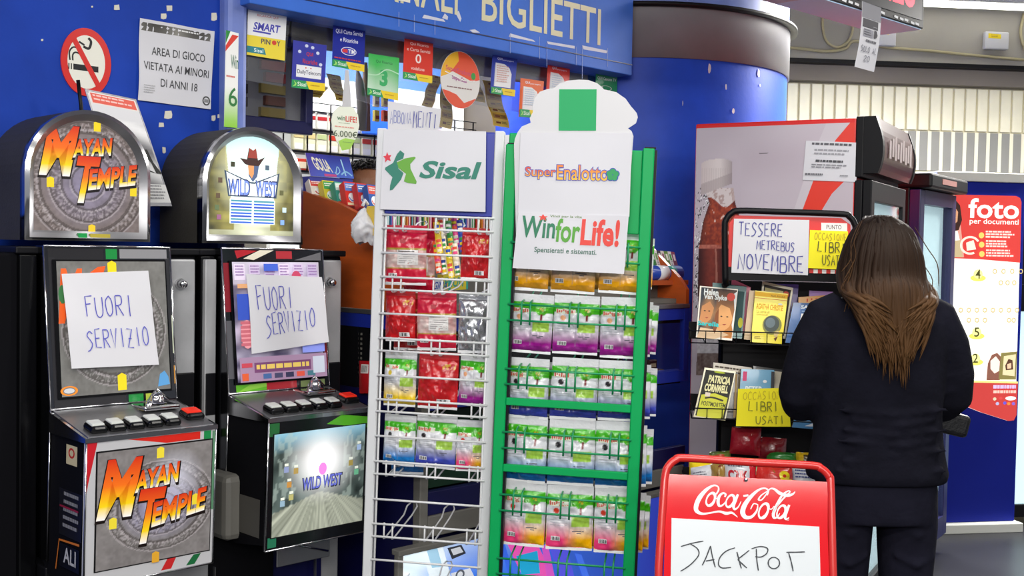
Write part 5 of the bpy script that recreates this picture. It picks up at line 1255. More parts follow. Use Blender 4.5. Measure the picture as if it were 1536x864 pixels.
# ================================================================== DRINKS FRIDGES
FS = Fr((1.335, 4.35, 0), 119)      # origin at the near front corner; local x points out of the doors, y runs along the doors
t = thing('drinks_fridge', 'tall red drinks fridge with cola bottle picture on its side', 'fridge', FS, (-.36, .36, 0))
ox, oy = -.36, .36
zt = FS.hit(1297, 176)[1]; xl = FS.hit(1041, 300)[0]
b = MB().m('red_paint'); b.box(xl - ox, -.03 - ox, 0 - oy, .72 - oy, .08, zt, .006); b.m('black_metal').box(xl + .03 - ox, -.05 - ox, .02 - oy, .7 - oy, 0.0, .09); part(b, 'cabinet', t, 'red cabinet')
b = MB().m('print_gloss')
A, B = FS.hit(1045, 180, -.002), FS.hit(1292, 180, -.002)
H0 = .12
s = Sheet(b, (A[0] - ox, -.001 - oy, zt - .018), (-.034 - ox, -.001 - oy, zt - .018), (-.034 - ox, -.001 - oy, H0), (A[0] - ox, -.001 - oy, H0))
wS = -.034 - A[0]
def fpt(px, py):
    x, z = FS.hit(px, py, -.001); return (max(0, min(1, (x - A[0]) / wS)), max(0, min(1, (z - H0) / (zt - .018 - H0))))
def fq(pts, c, o=(1020, 160), k=.2778): s.poly([fpt(o[0] + x * k, o[1] + y * k) for x, y in pts], c)
s.art(0, 0, 1, 1, 24, 60, lambda a, r: mixc(lin('#b7abb6'), lin('#c4bac4'), vnoise(a * 5, r * 14)))
fq([(790, 65), (925, 65), (845, 180), (725, 400), (660, 560), (615, 560), (690, 330)], '#c9c1c9')
fq([(920, 65), (1000, 40), (1000, 340), (890, 400), (820, 470), (765, 560), (660, 560), (720, 400), (840, 180)], '#e03a2c')
fq([(985, 345), (890, 410), (820, 475), (770, 560), (1000, 600), (1000, 345)], '#bfb4be')
# bottle: cap, neck and dark drink with a splash beside it
def lerp_(x, tab):
    for (a_, b_), (c_, d_) in zip(tab, tab[1:]):
        if x <= c_: return b_ + (d_ - b_) * max(0, min(1, (x - a_) / (c_ - a_)))
    return tab[-1][1]
def bottle(X, Y):
    bg = lin('#bdb2bd')
    if 288 - (X - 90) * .06 + 18 * abs((X - 180) / 90) ** 3 < Y < 452 - (X - 90) * .33 + 25 and 86 < X < 276:
        q = (X - 86) / 190; c = mixc(mixc(lin('#c9bcbd'), lin('#d9cfcf'), q * 2), lin('#93868a'), max(0, (q - .62) * 2.2))
        if Y > 418 - (X - 90) * .33: c = mixc(c, lin('#8a7c80'), .45)
        return mixc(c, lin('#a89a9c'), .25 if int(X / 7) % 2 and Y > 330 else 0)
    Lb = lerp_(Y, ((430, 108), (520, 140), (620, 105), (760, 82), (1000, 80), (1120, 95), (1250, 84), (1700, 80))); Rb = lerp_(Y, ((430, 282), (520, 296), (620, 330), (760, 400), (900, 425), (1700, 420)))
    if Y > 436 and Lb < X < Rb:
        q = (X - Lb) / (Rb - Lb); n = .5 * vnoise(X / 22, Y / 22) + .5 * vnoise(X / 8, Y / 9)
        surf = 515 + 26 * math.sin(X / 30.)
        if Y < surf: return mixc(lin('#ddd4d6'), lin('#8a5a4a'), .6 if n > .62 else (.15 if q < .9 else .5))
        if Y < 745: 
            c = mixc(lin('#7a2a1c'), lin('#b8502c'), max(0, n * 1.6 - .4)); return mixc(mixc(c, lin('#e8d8d0'), .7 if n > .74 else 0), lin('#3a1412'), max(0, .8 - q * 5) + max(0, q * 4 - 3.2))
        if Y < 765: return mixc(lin('#c87a68'), lin('#7a2a20'), n)
        if Y < 1060:
            c = mixc(lin('#3a1214'), lin('#8f3a2c'), .9 * math.sin(PI * min(1, q * 2.1)) ** 2 * (.6 + .5 * n)); return mixc(c, lin('#c88a78'), .5 if .30 < q < .33 else 0)
        if Y < 1330: return mixc(lin('#a8a2a8'), lin('#e0dde0'), n)
        return mixc(lin('#4a2a24'), lin('#9a8a84'), n)
    d = (Lb - X) if X <= Lb else 999
    if 440 < Y < 1250 and 0 < d < 75 and vnoise(X / 9, Y / 13) * .75 + .25 * vnoise(X / 4, Y / 5) > .56 + d * .002: return mixc(lin('#2c2a30'), lin('#eceaee'), 1 if vnoise(X / 5 + 9, Y / 6) > .55 else 0)
    return bg
X0_, X1_, Y0_, Y1_ = 52, 330, 278, 1450
ca = [fpt(1020 + x * .2778, 160 + y * .2778) for x, y in ((X0_, Y0_), (X1_, Y0_), (X1_, Y1_), (X0_, Y1_))]
hq = s.up()
s.b.grid(lambda a, r: s.P(max(.004, (ca[3][0] + (ca[2][0] - ca[3][0]) * a) * (1 - r) + (ca[0][0] + (ca[1][0] - ca[0][0]) * a) * r), ca[3][1] + (ca[0][1] - ca[3][1]) * r + ((ca[2][1] - ca[3][1]) * (1 - r) + (ca[1][1] - ca[0][1]) * r) * a, hq), 90, 230, lambda a, r: bottle(X0_ + (X1_ - X0_) * a, Y1_ + (Y0_ - Y1_) * r))
fq([(425, 250), (480, 248), (470, 254), (430, 256)], '#7a7278')
part(b, 'side_picture', t, 'lilac grey picture of a cola bottle with red ribbon')
b = MB().m('black_plastic'); zh = FS.hit(1300, 258, 0)[1]
b.box(-.03 - ox, .0 - ox, -.004 - oy, .72 - oy, zh - .02, zt + .005, .004); b.box(-.03 - ox, .0 - ox, -.004 - oy, .72 - oy, .08, zh - .03, .004)
b.prism([(-.0, zh - .005), (.05, zh - .005), (.085, zh + .05), (.095, zh + .12), (.075, zt - .02), (.0, zt + .004)][::1], -.004, .0, 'y') if False else None
prof = [(.0 - ox, zh - .005), (.055 - ox, zh - .005)] + [(.055 + .024 * math.sin(PI * k / 10) ** .8 - ox - .012 * k / 10, zh - .005 + (zt - zh) * k / 10) for k in range(1, 10)] + [(.043 - ox, zt + .004), (.0 - ox, zt + .004)]
b.prism(prof, -.004 - oy, .03 - oy, 'y'); b.prism(prof, .69 - oy, .72 - oy, 'y'); part(b, 'front_frame', t)
b = MB().m('print_gloss').k('#4a141e'); b.prism([(x - .004 if x > .01 - ox else x, z) for x, z in prof], .03 - oy, .69 - oy, 'y')
b.k('#d8c8cc')
for i in range(9): b.box(.074 - ox, .0755 - ox, .12 + i * .055 - oy, .15 + i * .055 - oy, zh + .06 + .01 * (i % 2), zh + .13 + .012 * (i % 3))
part(b, 'header', t, 'dark red curved header')
b = MB().m('black_plastic'); b.box(.0 - ox, .035 - ox, .0 - oy, .06 - oy, .1, zh - .03, .004); b.box(.0 - ox, .035 - ox, .65 - oy, .71 - oy, .1, zh - .03, .004); b.box(.0 - ox, .035 - ox, .05 - oy, .66 - oy, .1, .2, .004); b.box(.0 - ox, .035 - ox, .05 - oy, .66 - oy, zh - .11, zh - .03, .004); part(b, 'door', t)
d = t.children[-1]
b = MB().m('dark_glass' if False else 'clear_glass'); b.box(.02 - ox, .026 - ox, .06 - oy, .65 - oy, .2, zh - .11); part(b, 'pane', d)
b = MB().m('black_metal'); b.tube([(.04 - ox, .63 - oy, .9), (.07 - ox, .63 - oy, .92), (.07 - ox, .63 - oy, 1.3), (.04 - ox, .63 - oy, 1.32)], .01); part(b, 'handle', d)
b = MB().m('fridge_glow'); b.box(.001 - ox, .01 - ox, .06 - oy, .65 - oy, .2, zh - .11); part(b, 'lit_interior', t, 'pale lit interior')
b = MB().m('paper'); b.box(.004 - ox, .006 - ox, .3 - oy, .45 - oy, zh - .26, zh - .14); part(b, 'notice', t)
q = [FS.p(*p, -.004) for p in ((1209, 211), (1289, 214), (1284, 273), (1204, 270))]
b = MB(); s = Sheet(b, *q, wave=lambda a, r: .001 * math.sin(5 * a)); s.base('paper'); s.ink('print'); s.h = .0008
s.lines(.12, .9, .9, .96, 1, '#5a5a60', .9, .05); s.lines(.18, .62, .84, .8, 2, '#9a9aa0'); s.lines(.22, .47, .74, .53, 1, '#4a4a50', .9, .05); s.lines(.15, .3, .85, .42, 2, '#8a8a90'); s.lines(.04, .13, .4, .18, 1, '#6a6a70', .9); s.lines(.7, .13, .9, .16, 1, '#8a8a90', .9)
single(b, 'price_notice', 'small white printed notice stuck on the red fridge side', 'notice', FS)

F2 = Fr((1.84, 5.15, 0), 125)
t = thing('drinks_fridge', 'black and blue framed fridge glowing pale, between red fridge and photo booth', 'fridge', F2, (-.3, .3, 0))
ox, oy = -.3, 1.06; x2 = -.05
z2 = F2.hit(1395, 258, 0)[1]
b = MB().m('black_plastic'); b.box(-.6 - ox, x2 - ox, .78 - oy, 1.42 - oy, .04, z2 - .05, .006); b.box(-.6 - ox, x2 + .1 - ox, .77 - oy, 1.44 - oy, z2 - .07, z2, .012); part(b, 'cabinet', t)
b = MB().m('dark_blue'); 
for y0, y1 in ((.78, .85), (1.35, 1.42)): b.box(x2 - ox, x2 + .05 - ox, y0 - oy, y1 - oy, .1, z2 - .075, .004)
b.box(x2 - ox, x2 + .05 - ox, .85 - oy, 1.35 - oy, .1, .2); b.box(x2 - ox, x2 + .05 - ox, .85 - oy, 1.35 - oy, z2 - .14, z2 - .075); part(b, 'door', t, 'blue framed door')
b = MB().m('clear_glass'); b.box(x2 + .03 - ox, x2 + .036 - ox, .85 - oy, 1.35 - oy, .2, z2 - .14); part(b, 'pane', t.children[-1])
b = MB().m('fridge_glow'); b.box(x2 - .002 - ox, x2 + .006 - ox, .85 - oy, 1.35 - oy, .2, z2 - .14); part(b, 'lit_interior', t, 'pale lit interior')
b = MB().m('print_gloss').k('#c89088'); b.box(x2 + .1 - ox, x2 + .103 - ox, .95 - oy, 1.2 - oy, z2 - .045, z2 - .02); part(b, 'reflection_strip', t, 'pinkish painted reflection')  # light reflection on the glossy black top, painted as a pinkish strip

# ================================================================== PHOTO BOOTH
PB = Fr((2.30, 6.1, 0), 80)
t = thing('photo_booth', 'blue photo booth with glowing red and white instruction poster', 'photo booth', PB, (.25, 0, 0))
zt = PB.hit(1480, 273)[1]; x0 = PB.hit(1398, 500)[0] - .25; x1 = PB.hit(1531, 500)[0] - .25
b = MB().m('booth_blue'); b.box(x0, x1, 0, 1.2, .05, zt, .006); part(b, 'body', t)
b = MB().m('booth_white'); b.box(x0 - .01, x1 + .01, -.02, 1.22, zt, zt + .05, .004); part(b, 'top_trim', t, 'off white top trim'); b = MB().m('booth_white'); b.box(x0 - .02, x1 + .02, -.05, 1.2, 0, .05, .004); part(b, 'foot_trim', t, 'off white foot trim')
b = MB(); q = [(lambda p: V((p.x - .25, p.y, p.z)))(PB.p(*p, -.012)) for p in ((1416, 291), (1531, 294), (1521, 640), (1400, 640))]
xa = q[3].x + .015; xb = (q[1].x + q[2].x) / 2; za, zb = q[2].z, q[1].z
s = Sheet(b, (xa, -.012, zb), (xb, -.012, zb), (xb, -.012, za), (xa, -.012, za))
def ppt(px, py):
    x, z = PB.hit(px, py, -.012); return ((x - .25 - xa) / (xb - xa), (z - za) / (zb - za))
def pq(pts, c): s.poly([ppt(*p) for p in reversed(pts)], c)
o = [ppt(*p) for p in ((1400, 291), (1524, 294), (1530, 297), (1532, 303), (1523, 622), (1519, 630), (1511, 631), (1470, 618), (1400, 590))]
b.m('poster_glow').k('#fffdf4'); b.prism([(lambda w: (w.x, w.z))(s.P(a, r)) for a, r in reversed(o)], -.012, -.001, 'y'); s.h = .0006
def gr(c1, c2): return lambda a, r: mixc(lin(c1), lin(c2), r)
pq([(1400, 291), (1524, 294), (1530, 297), (1532, 303), (1530, 394), (1470, 389), (1400, 386)], '#d8403a')
pq([(1400, 291), (1432, 292), (1440, 330), (1446, 386), (1400, 386)], '#e0a090')
pq([(1417, 300), (1430, 296), (1440, 308), (1443, 330), (1438, 345), (1428, 348), (1415, 345)], '#3a2018'); pq([(1415, 310), (1430, 307), (1437, 318), (1436, 332), (1428, 340), (1415, 338)], '#d8a078'); pq([(1424, 328), (1434, 326), (1430, 333), (1424, 333)], '#fff4e8'); pq([(1421, 317), (1426, 316), (1426, 318), (1421, 319)], '#2a1810'); pq([(1430, 315), (1434, 315), (1434, 317), (1430, 317)], '#2a1810')
pq([(1412, 348), (1436, 346), (1440, 362), (1412, 364)], '#fbf6ee'); pq([(1412, 364), (1440, 360), (1444, 386), (1410, 386)], '#c8b48a')
for wd, a, c in (('foto', (1452, 327), (1529, 299)), ('per documenti', (1454, 338), (1528, 329))):
    (a0, t0), (a1, t1) = ppt(*a), ppt(*c); s.text(wd, a0, t0, a1, t1, '#fff6ee', .022 if wd == 'foto' else .012)
c = ppt(1455, 368); s.ring(c[0], c[1], .13, .04, .78, '#f8e4d4', 24, .5, 5.2); pq([(1449, 364), (1460, 360), (1464, 374), (1450, 376)], '#f8e4d4')
for i, y in enumerate((353, 367, 381)):
    s.ell(*ppt(1472, y), .035, .013, '#f6d06a', 16); a0, t0 = ppt(1478, y + 5); a1, t1 = ppt(1523 - 6 * (i % 2), y - 6); s.lines(a0, t0, a1, t1, 3, '#f8ddd2', .6)
for tx_, x, y in (('4', 1466, 411), ('5', 1464, 498), ('2', 1462, 537)):
    s.ell(*ppt(x, y + 6), .1, .014, '#f0e86a', 20); s.ell(*ppt(x, y), .06, .02, '#f4f0a0', 18); a0, t0 = ppt(x - 4, y + 7); a1, t1 = ppt(x + 4, y - 7); s.text(tx_, a0, t0, a1, t1, '#4a4a1a', .01)
for i, (x, y) in enumerate([(1491 + 13 * i, 407) for i in range(4)] + [(1500 + 10 * i, 424) for i in range(3)] + [(1440 + 12 * i, 465) for i in range(8)] + [(1452 + 12 * i, 480) for i in range(3)] + [(1512, 480), (1519, 480)]):
    s.ring(*ppt(x, y), .028, .011, .62, '#cdb87a', 14)
pq([(1411, 400), (1422, 400), (1422, 403), (1411, 403)], '#c85a50'); pq([(1411, 411), (1424, 411), (1424, 436), (1418, 436), (1418, 416), (1411, 416)], '#8a2a30'); s.lines(*ppt(1408, 462), *ppt(1430, 448), 2, '#c8a080')
pq([(1480, 545), (1486, 532), (1494, 529), (1501, 536), (1502, 556), (1497, 560), (1498, 570), (1478, 570)], '#8a5a4a'); pq([(1484, 541), (1492, 534), (1498, 542), (1497, 556), (1490, 560), (1484, 553)], '#f8e8dc')
pq([(1500, 529), (1524, 527), (1522, 569), (1496, 569)], '#8a8048'); pq([(1504, 534), (1522, 531), (1520, 564), (1502, 562)], '#e8dcae'); pq([(1506, 548), (1511, 538), (1517, 540), (1518, 554), (1507, 555)], '#5a3a2a'); pq([(1509, 546), (1515, 544), (1515, 552), (1509, 553)], '#e8c4a0')
pq([(1400, 571), (1525, 575), (1523, 622), (1519, 630), (1511, 631), (1470, 618), (1400, 590)], '#c8403c'); pq([(1400, 569), (1525, 572), (1525, 575), (1400, 572)], '#f4e08a')
a0, t0 = ppt(1488, 583); a1, t1 = ppt(1522, 577); s.lines(a0, t0, a1, t1, 1, '#d8c0f0', .9, 0); a0, t0 = ppt(1488, 590); a1, t1 = ppt(1522, 585); s.lines(a0, t0, a1, t1, 1, '#f4c8b8', .9, 0); s.ell(*ppt(1514, 597), .07, .009, '#f8f0ee', 16)
for x, y, cc in ((1490, 598, '#d8d0b0'), (1499, 597, '#d84a4a'), (1494, 605, '#b8b8e0'), (1505, 604, '#6a5ad0'), (1511, 605, '#e88a3a'), (1518, 605, '#8a6ad0')): s.ell(*ppt(x, y), .022, .007, cc, 12)
for m_i in range(len(b.mi)): pass
part(b, 'lit_poster', t, 'glowing instruction poster')
b = MB().m('fridge_glow'); xe = PB.hit(1534, 700)[0] + .02; b.box(xe, xe + .5, .1, .13, .12, 1.2, .004); b.m('black_metal'); b.box(xe - .015, xe + .52, .08, .5, .05, .12); b.box(xe, xe + .5, .13, .5, .12, 1.9); b.box(xe, xe + .5, .09, .13, 1.2, 1.35)
b2 = thing('vending_cabinet', 'sliver of a pale lit cabinet at the right edge beside the booth', 'cabinet', PB, (0, 0, 0))
part(b, 'body', b2)

# ================================================================== HANGING DISPLAY AND NOTICE
LB0 = Fr((0, 4.6, 0), 90).p(1385, 45); LB = Fr((LB0.x, 4.6, 0), 46)
zb = LB0.z
t = thing('display_board', 'black hanging display board with red glowing digits at top right', 'display board', LB, (-.6, .09, zb))
b = MB().m('black_metal'); b.box(-.75, .6, -.09, .09, .004, .34, .004); b.m('print').k('#b4d4f2').box(-.2, .59, -.085, .085, 0, .004); b.k('#b4b2c0').box(-.75, -.2, -.085, .085, 0, .004)
b.m('black_metal')
for x in (-.5, .4): b.tube([(x, 0, .33), (x, 0, 3.249 - zb)], .012)
part(b, 'housing', t)
b = MB().m('print_gloss').k('#25242a'); s = Sheet(b, (-.17, -.0915, .33), (.58, -.0915, .33), (.58, -.0915, .035), (-.17, -.0915, .035)); s.base('print_gloss', '#26252b', .001); s.ink('led_red'); s.text('10:28', .42, .12, .92, .62, '#ffffff', .02); s.ink('print'); part(b, 'screen', t)
b = MB().m('print').k('#d8dadd'); s = Sheet(b, (-.17, -.0905, .035), (.58, -.0905, .035), (.58, -.0905, 0), (-.17, -.0905, 0))
for a, q in ((.2, .5), (.26, .52), (.32, .5), (.5, .45), (.54, .5), (.58, .48), (.72, .5), (.78, .46), (.83, .5), (.9, .4), (.95, .44)): s.poly([(a - .02, q - .1), (a + .02, q - .16), (a + .024, q + .1), (a - .016, q + .16)], '#dfe1e4')
part(b, 'bezel_lettering', t)
q = [LB.p(*p, -.012) for p in ((1291, 2), (1319, 12), (1311, 108), (1282, 100))]
b = MB(); s = Sheet(b, *q, wave=lambda a, r: .012 * math.sin(r * 2.6)); s.base('paper', '#ffffff', .001, 6, 12); s.ink('print'); s.h = .0008
s.rect(.0, .76, 1, 1, '#7c7c84'); s.rect(.06, .62, .86, .75, '#2c2a34'); s.lines(.6, .64, .84, .66, 1, '#9a9aa0'); s.rect(.12, .48, .62, .6, '#8e8e98'); s.lines(.14, .49, .58, .59, 3, '#4a4a54'); s.poly([(.66, .48), (.8, .5), (.84, .54), (.78, .6), (.66, .61)], '#2a2832'); s.lines(.28, .4, .8, .44, 1, '#5a5a62', .8, 0)
s.hand('SOLO AL', .08, .25, .9, .34, '#7a7a86', .003); s.hand('2O', .3, .12, .62, .2, '#7a7a86', .003); single(b, 'hanging_notice', 'narrow paper notice hanging below the display board', 'notice', LB)

# ================================================================== BOOK RACK
BR = Fr((.95, 3.80, 0), 97)
t = thing('book_rack', 'black wire book rack with rounded red header board beside the red fridge', 'book rack', BR, (0, .1, 0))
def tp(px, py, y=0.0): q = BR.p(px, py, y); return V((q.x, q.y - .1, q.z))
b = MB().m('black_plastic'); b.tube([tp(px, py) for px, py in bez([(1088, 425), (1087, 345), (1089, 330), (1097, 320), (1112, 316), (1180, 318), (1262, 321), (1274, 325), (1281, 334), (1284, 350), (1286, 425)], 6)], .0105, 10)
for px in (1090, 1284): q = tp(px, 425, .0); b.tube([q, V((q.x, q.y + .12, q.z - .01)), V((q.x, q.y + .2, q.z - .03)), V((q.x, q.y + .2, .02))], .011, 8); b.tube([(q.x, q.y - .12, .02), (q.x, q.y + .25, .02)], .014, 8)
part(b, 'frame', t)
b = MB().m('red_paint'); b.prism([(lambda w: (w.x, w.z))(tp(px, py)) for px, py in ((1093, 378), (1094, 335), (1103, 323), (1262, 327), (1276, 337), (1279, 403), (1212, 403), (1093, 400))][::-1], -.096, -.09, 'y'); b.m('black_plastic'); b.prism([(lambda w: (w.x, w.z))(tp(px, py)) for px, py in ((1090, 373), (1280, 378), (1282, 424), (1090, 420))][::-1], -.0955, -.088, 'y')
b.m('print').k('#c8403a'); w0 = tp(1214, 404); w1 = tp(1278, 411)
for i in range(10): b.k(('#c8302a', '#e8e4e0')[i % 2]).box(w0.x + (w1.x - w0.x) * i / 10, w0.x + (w1.x - w0.x) * (i + 1) / 10, -.098, -.0955, w1.z, w0.z)
part(b, 'header_board', t, 'red header board')
b = MB().m('print').k('#e8e6e2'); q = [tp(*p) for p in ((1232, 334), (1271, 335), (1271, 348), (1232, 347))]
for v_ in q: v_.y = -.0975
s = Sheet(b, *q); s.base('print', '#eceae6', .001); s.ink('print'); s.text('PUNTO', .2, .28, .78, .78, '#6a5a5a', .015); part(b, 'label_plate', t, 'white label plate')
def basket(y0, y1, xs, xe, nm):
    b = MB().m('black_metal')
    A0, A1, B0, B1 = tp(xs, y0, -.01), tp(xe, y0 + (xe - xs) * .11, -.01), tp(xs, y1, -.01), tp(xe, y1 + (xe - xs) * .11, -.01)
    z0, z1 = A0.z, B0.z
    for z in (z0, z1): b.tube([(A0.x, -.11, z), (A1.x, -.11, z)], .0022, 6); b.tube([(A0.x, -.11, z), (A0.x, .08, z)], .0022, 6); b.tube([(A1.x, -.11, z), (A1.x, .08, z)], .0022, 6)
    n = 11
    for i in range(n + 1): x = A0.x + (A1.x - A0.x) * i / n; b.tube([(x, -.11, z0), (x, -.11, z1), (x, .07, z1)], .0018, 5)
    b.box(A0.x, A1.x, .072, .08, z1, z1 + .06); part(b, 'basket', t)
    return z1
zb1 = basket(496, 514, 1036, 1290, 'b'); zb2 = basket(612, 627, 1038, 1290, 'b'); zb3 = basket(722, 742, 1026, 1290, 'b')
b = MB().m('black_plastic'); q = tp(1092, 430); b.box(q.x, q.x + .41, .082, .09, .1, 1.40); part(b, 'back_panel', t)
s = px_sheet(BR, -.004, (1101, 328), (1214, 330), (1212, 413), (1097, 409), 'paper', wave=lambda a, r: .0015 * math.sin(4 * a)); s.h = .0012
s.hand('TESSERE', .06, .69, .66, .92, '#4a4c96', .0032, -.02); s.hand('METREBUS', .31, .44, .82, .60, '#4a4c96', .0028, -.02); s.hand('NOVEMBRE', .07, .06, .95, .34, '#4a4c96', .0038, -.04)
single(s.b, 'transit_card_notice', 'white handwritten tessere metrebus notice on the book rack header', 'notice', BR)
s = px_sheet(BR, -.0035, (1215, 345), (1272, 347), (1272, 405), (1212, 402), 'paper_yellow'); s.h = .0012
s.hand('OCCASIONE', .12, .76, .98, .93, '#b8a020', .0022); s.hand('LIBRI', .2, .44, .95, .70, '#55551a', .0032); s.hand('USATI', .34, .1, .9, .36, '#6a6a1a', .003)
single(s.b, 'used_books_notice', 'yellow handwritten used books notice on the book rack header', 'notice', BR)

def book(label, q, y, cov, th=.02, art=None, group='paperbacks on the book rack', tilt=.03):
    c = BR.p((q[2][0] + q[3][0]) / 2, q[2][1], y)
    t = thing('paperback_book', label, 'book', BR, c, group)
    P = [BR.p(*p, y + d) - c for p, d in zip(q, (tilt, tilt, 0, 0))]
    b = MB(); s = Sheet(b, *P); s.base('print_gloss', cov, .0012); s.ink('print')
    if art: art(s)
    n = V((0, 1, 0)); L0, L3 = P[0] , P[3]
    b.m('print_gloss').k(cov); b.quad(P[3] + n * th, P[3], P[0], P[0] + n * th); b.quad(P[2] + n * th, P[3] + n * th, P[0] + n * th, P[1] + n * th); part(b, 'cover', t)
    b = MB().m('print').k('#ddd2b4'); e = .002; 
    i0, i1, i2, i3 = [p + n * .0015 for p in P]; o0, o1, o2, o3 = [p + n * (th - .001) for p in P]
    dx = (P[1] - P[0]) * .015; dz = (P[0] - P[3]) * .012
    i1, i2, o1, o2 = i1 - dx, i2 - dx, o1 - dx, o2 - dx; i0, i1, o0, o1 = i0 - dz, i1 - dz, o0 - dz, o1 - dz
    b.add([i3, i2, i1, i0, o3, o2, o1, o0], [(0, 1, 2, 3), (7, 6, 5, 4), (1, 5, 6, 2), (3, 2, 6, 7), (0, 4, 5, 1), (0, 3, 7, 4)]); part(b, 'pages', t, 'cream page block')
def a1(s):
    s.art(.04, .04, .98, .98, 14, 22, lambda a, r: mixc(lin('#2a3440'), lin('#d89a58'), max(0, 1 - abs(a - .25) * 3 - abs(r - .5) * 1.6)) if a < .5 else mixc(lin('#c8803a'), lin('#1a2430'), max(0, r * 1.2 - .3)))
    s.poly([(.05, .3), (.1, .62), (.3, .72), (.42, .6), (.36, .38), (.2, .26)], '#d8935a'); s.poly([(.5, .2), (.48, .5), (.6, .68), (.84, .62), (.95, .42), (.88, .26), (.7, .14)], '#e8a868'); s.poly([(.02, .0), (.5, .0), (.9, .1), (.6, .18), (.1, .2)], '#e8c8a0'); s.poly([(.48, .5), (.44, .2), (.5, .1), (.58, .3), (.55, .6)], '#8a4a1c'); s.poly([(.9, .9), (.98, .95), (.98, .2), (.94, .3), (.97, .6)], '#e4ecec')
    for x in (.18, .3): s.ell(x, .53, .03, .012, '#3a2418', 10)
    for x in (.64, .8): s.ell(x, .45, .03, .012, '#3a2418', 10)
    s.poly([(.2, .4), (.3, .41), (.25, .385)], '#a83a30'); s.poly([(.68, .3), (.8, .31), (.74, .28)], '#a83a30')
    s.ell(.84, .84, .11, .08, '#d84a3a', 16); s.text('Helen', .12, .84, .5, .96, '#f2f6f4', .03); s.text('Van Slyke', .12, .73, .74, .86, '#f2f6f4', .03); s.text('Sarella', .02, .24, .6, .33, '#2ad0d0', .03, .1)
book('paperback with two women faces and turquoise title, left end of upper tier', ((1050, 429), (1107, 434), (1098, 511), (1044, 506)), .03, '#e8e0d0', .022, a1)
book('teal paperback standing behind the two faces book on the upper tier', ((1069, 424), (1120, 430), (1113, 508), (1070, 505)), .08, '#1a6a6a', .02, lambda s: (s.rect(.55, .1, .95, .9, '#12484a'), s.ell(.9, .3, .08, .1, '#c8c82a', 12)))
book('pink topped paperback behind the upper left books', ((1098, 418), (1126, 431), (1122, 500), (1092, 500)), .105, '#e87a9a', .012)
def a2(s):
    s.rect(0, .9, 1, .985, '#f0b818'); s.text('Ruth Rendell', .5, .915, .92, .95, '#8a6a1a', .01); s.rect(0, .86, 1, .87, '#d86a2a'); s.text('AGATHA CHRISTIE', .07, .65, .9, .76, '#e0a018', .03); s.text('La serie di', .1, .58, .5, .63, '#b8a01a', .005); s.text('omicidi', .1, .53, .45, .57, '#b8a01a', .005); s.ell(.8, .78, .07, .02, '#d8dcc8', 12)
    s.ell(.62, .36, .3, .19, '#8a8a4a', 24); s.ell(.6, .38, .24, .16, '#4a5450', 24); s.ell(.56, .40, .15, .10, '#6a7a80', 18); s.poly([(.7, .22), (.84, .26), (.86, .2), (.8, .12), (.72, .14)], '#e0c88a'); s.poly([(.72, .1), (.78, .04), (.84, .14)], '#6a3a1a'); s.lines(.1, .06, .34, .12, 2, '#b0981a')
book('bright yellow detective paperback in the middle of the upper tier', ((1133, 436), (1182, 441), (1173, 516), (1126, 513)), .02, '#f2e01c', .02, a2)
book('worn cream paperback directly behind the yellow detective book', ((1124, 436), (1150, 437), (1134, 511), (1116, 509)), .045, '#c8a878', .02)
book('white bordered paperback leaning behind the yellow detective book', ((1144, 422), (1190, 432), (1178, 508), (1136, 505)), .075, '#e8e2c8', .014, lambda s: (s.rect(.06, .05, .94, .95, '#2a221e'), s.ell(.8, .85, .1, .06, '#c84a3a', 12), s.rect(.1, .6, .7, .9, '#c8c08a')))
book('purple paperback standing at the back of the upper tier', ((1164, 426), (1198, 427), (1192, 500), (1160, 500)), .105, '#5a4a92', .014)
def a3(s): s.text('SATURN', .25, .86, .98, .95, '#e8eef0', .03); s.rect(.3, .06, 1, .74, '#e8e4de'); s.rect(.36, .09, 1, .71, '#2a2430'); s.rect(.4, .58, .95, .66, '#e88a2a'); s.lines(.4, .42, .9, .55, 2, '#e8e8e4'); s.ell(.5, .3, .2, .12, '#c84a3a', 14); s.rect(.3, .78, .9, .81, '#8aa8c8')
book('blue paperback with framed dark cover beside the person on the upper tier', ((1190, 454), (1240, 456), (1230, 518), (1178, 514)), .02, '#1f5a9a', .02, a3)
book('orange red lettered paperback behind the blue framed book', ((1198, 446), (1238, 443), (1240, 500), (1196, 500)), .06, '#d8a05a', .014, lambda s: s.text('HO', .3, .7, .8, .95, '#c83a2a', .03))
book('lilac paperback at the back behind the blue framed book', ((1214, 436), (1250, 438), (1248, 500), (1212, 500)), .085, '#a886c4', .012)
def a4(s):
    s.rect(.05, .03, .96, .97, '#1c1a14'); s.poly([(.09, .02), (.9, .02), (.92, .46), (.5, .52), (.09, .46)], '#d4d43a'); s.text('PATRICIA', .2, .72, .9, .88, '#f0eab0', .05); s.text('CORNWELL', .14, .54, .88, .70, '#f0eab0', .05); s.stroke(bez([(.22, .4), (.45, .43), (.8, .39)], 5), .006, '#3a3018'); s.text('POSTMORTEM', .15, .25, .9, .34, '#3a3a14', .02); s.rect(.2, .44, .36, .52, '#e8d8c8'); s.ell(.5, .95, .18, .02, '#b8c82a', 12)
book('yellow and black thriller paperback at left end of the lower tier', ((1057, 552), (1104, 558), (1088, 631), (1040, 625)), .02, '#d8d0a8', .018, a4)
book('dark spined paperback behind the yellow and black thriller', ((1076, 556), (1107, 560), (1104, 628), (1070, 626)), .05, '#2a241e', .016, lambda s: s.rect(.88, .02, .98, .98, '#a88a58'))
def a5(s): s.rect(.06, .78, .18, .96, '#d84a7a'); s.text('PETER', .16, .56, .66, .68, '#e8f0f2', .03); s.ell(.72, .78, .06, .03, '#e8e8ea', 12); s.rect(.9, .5, 1, .98, '#2a2a30')
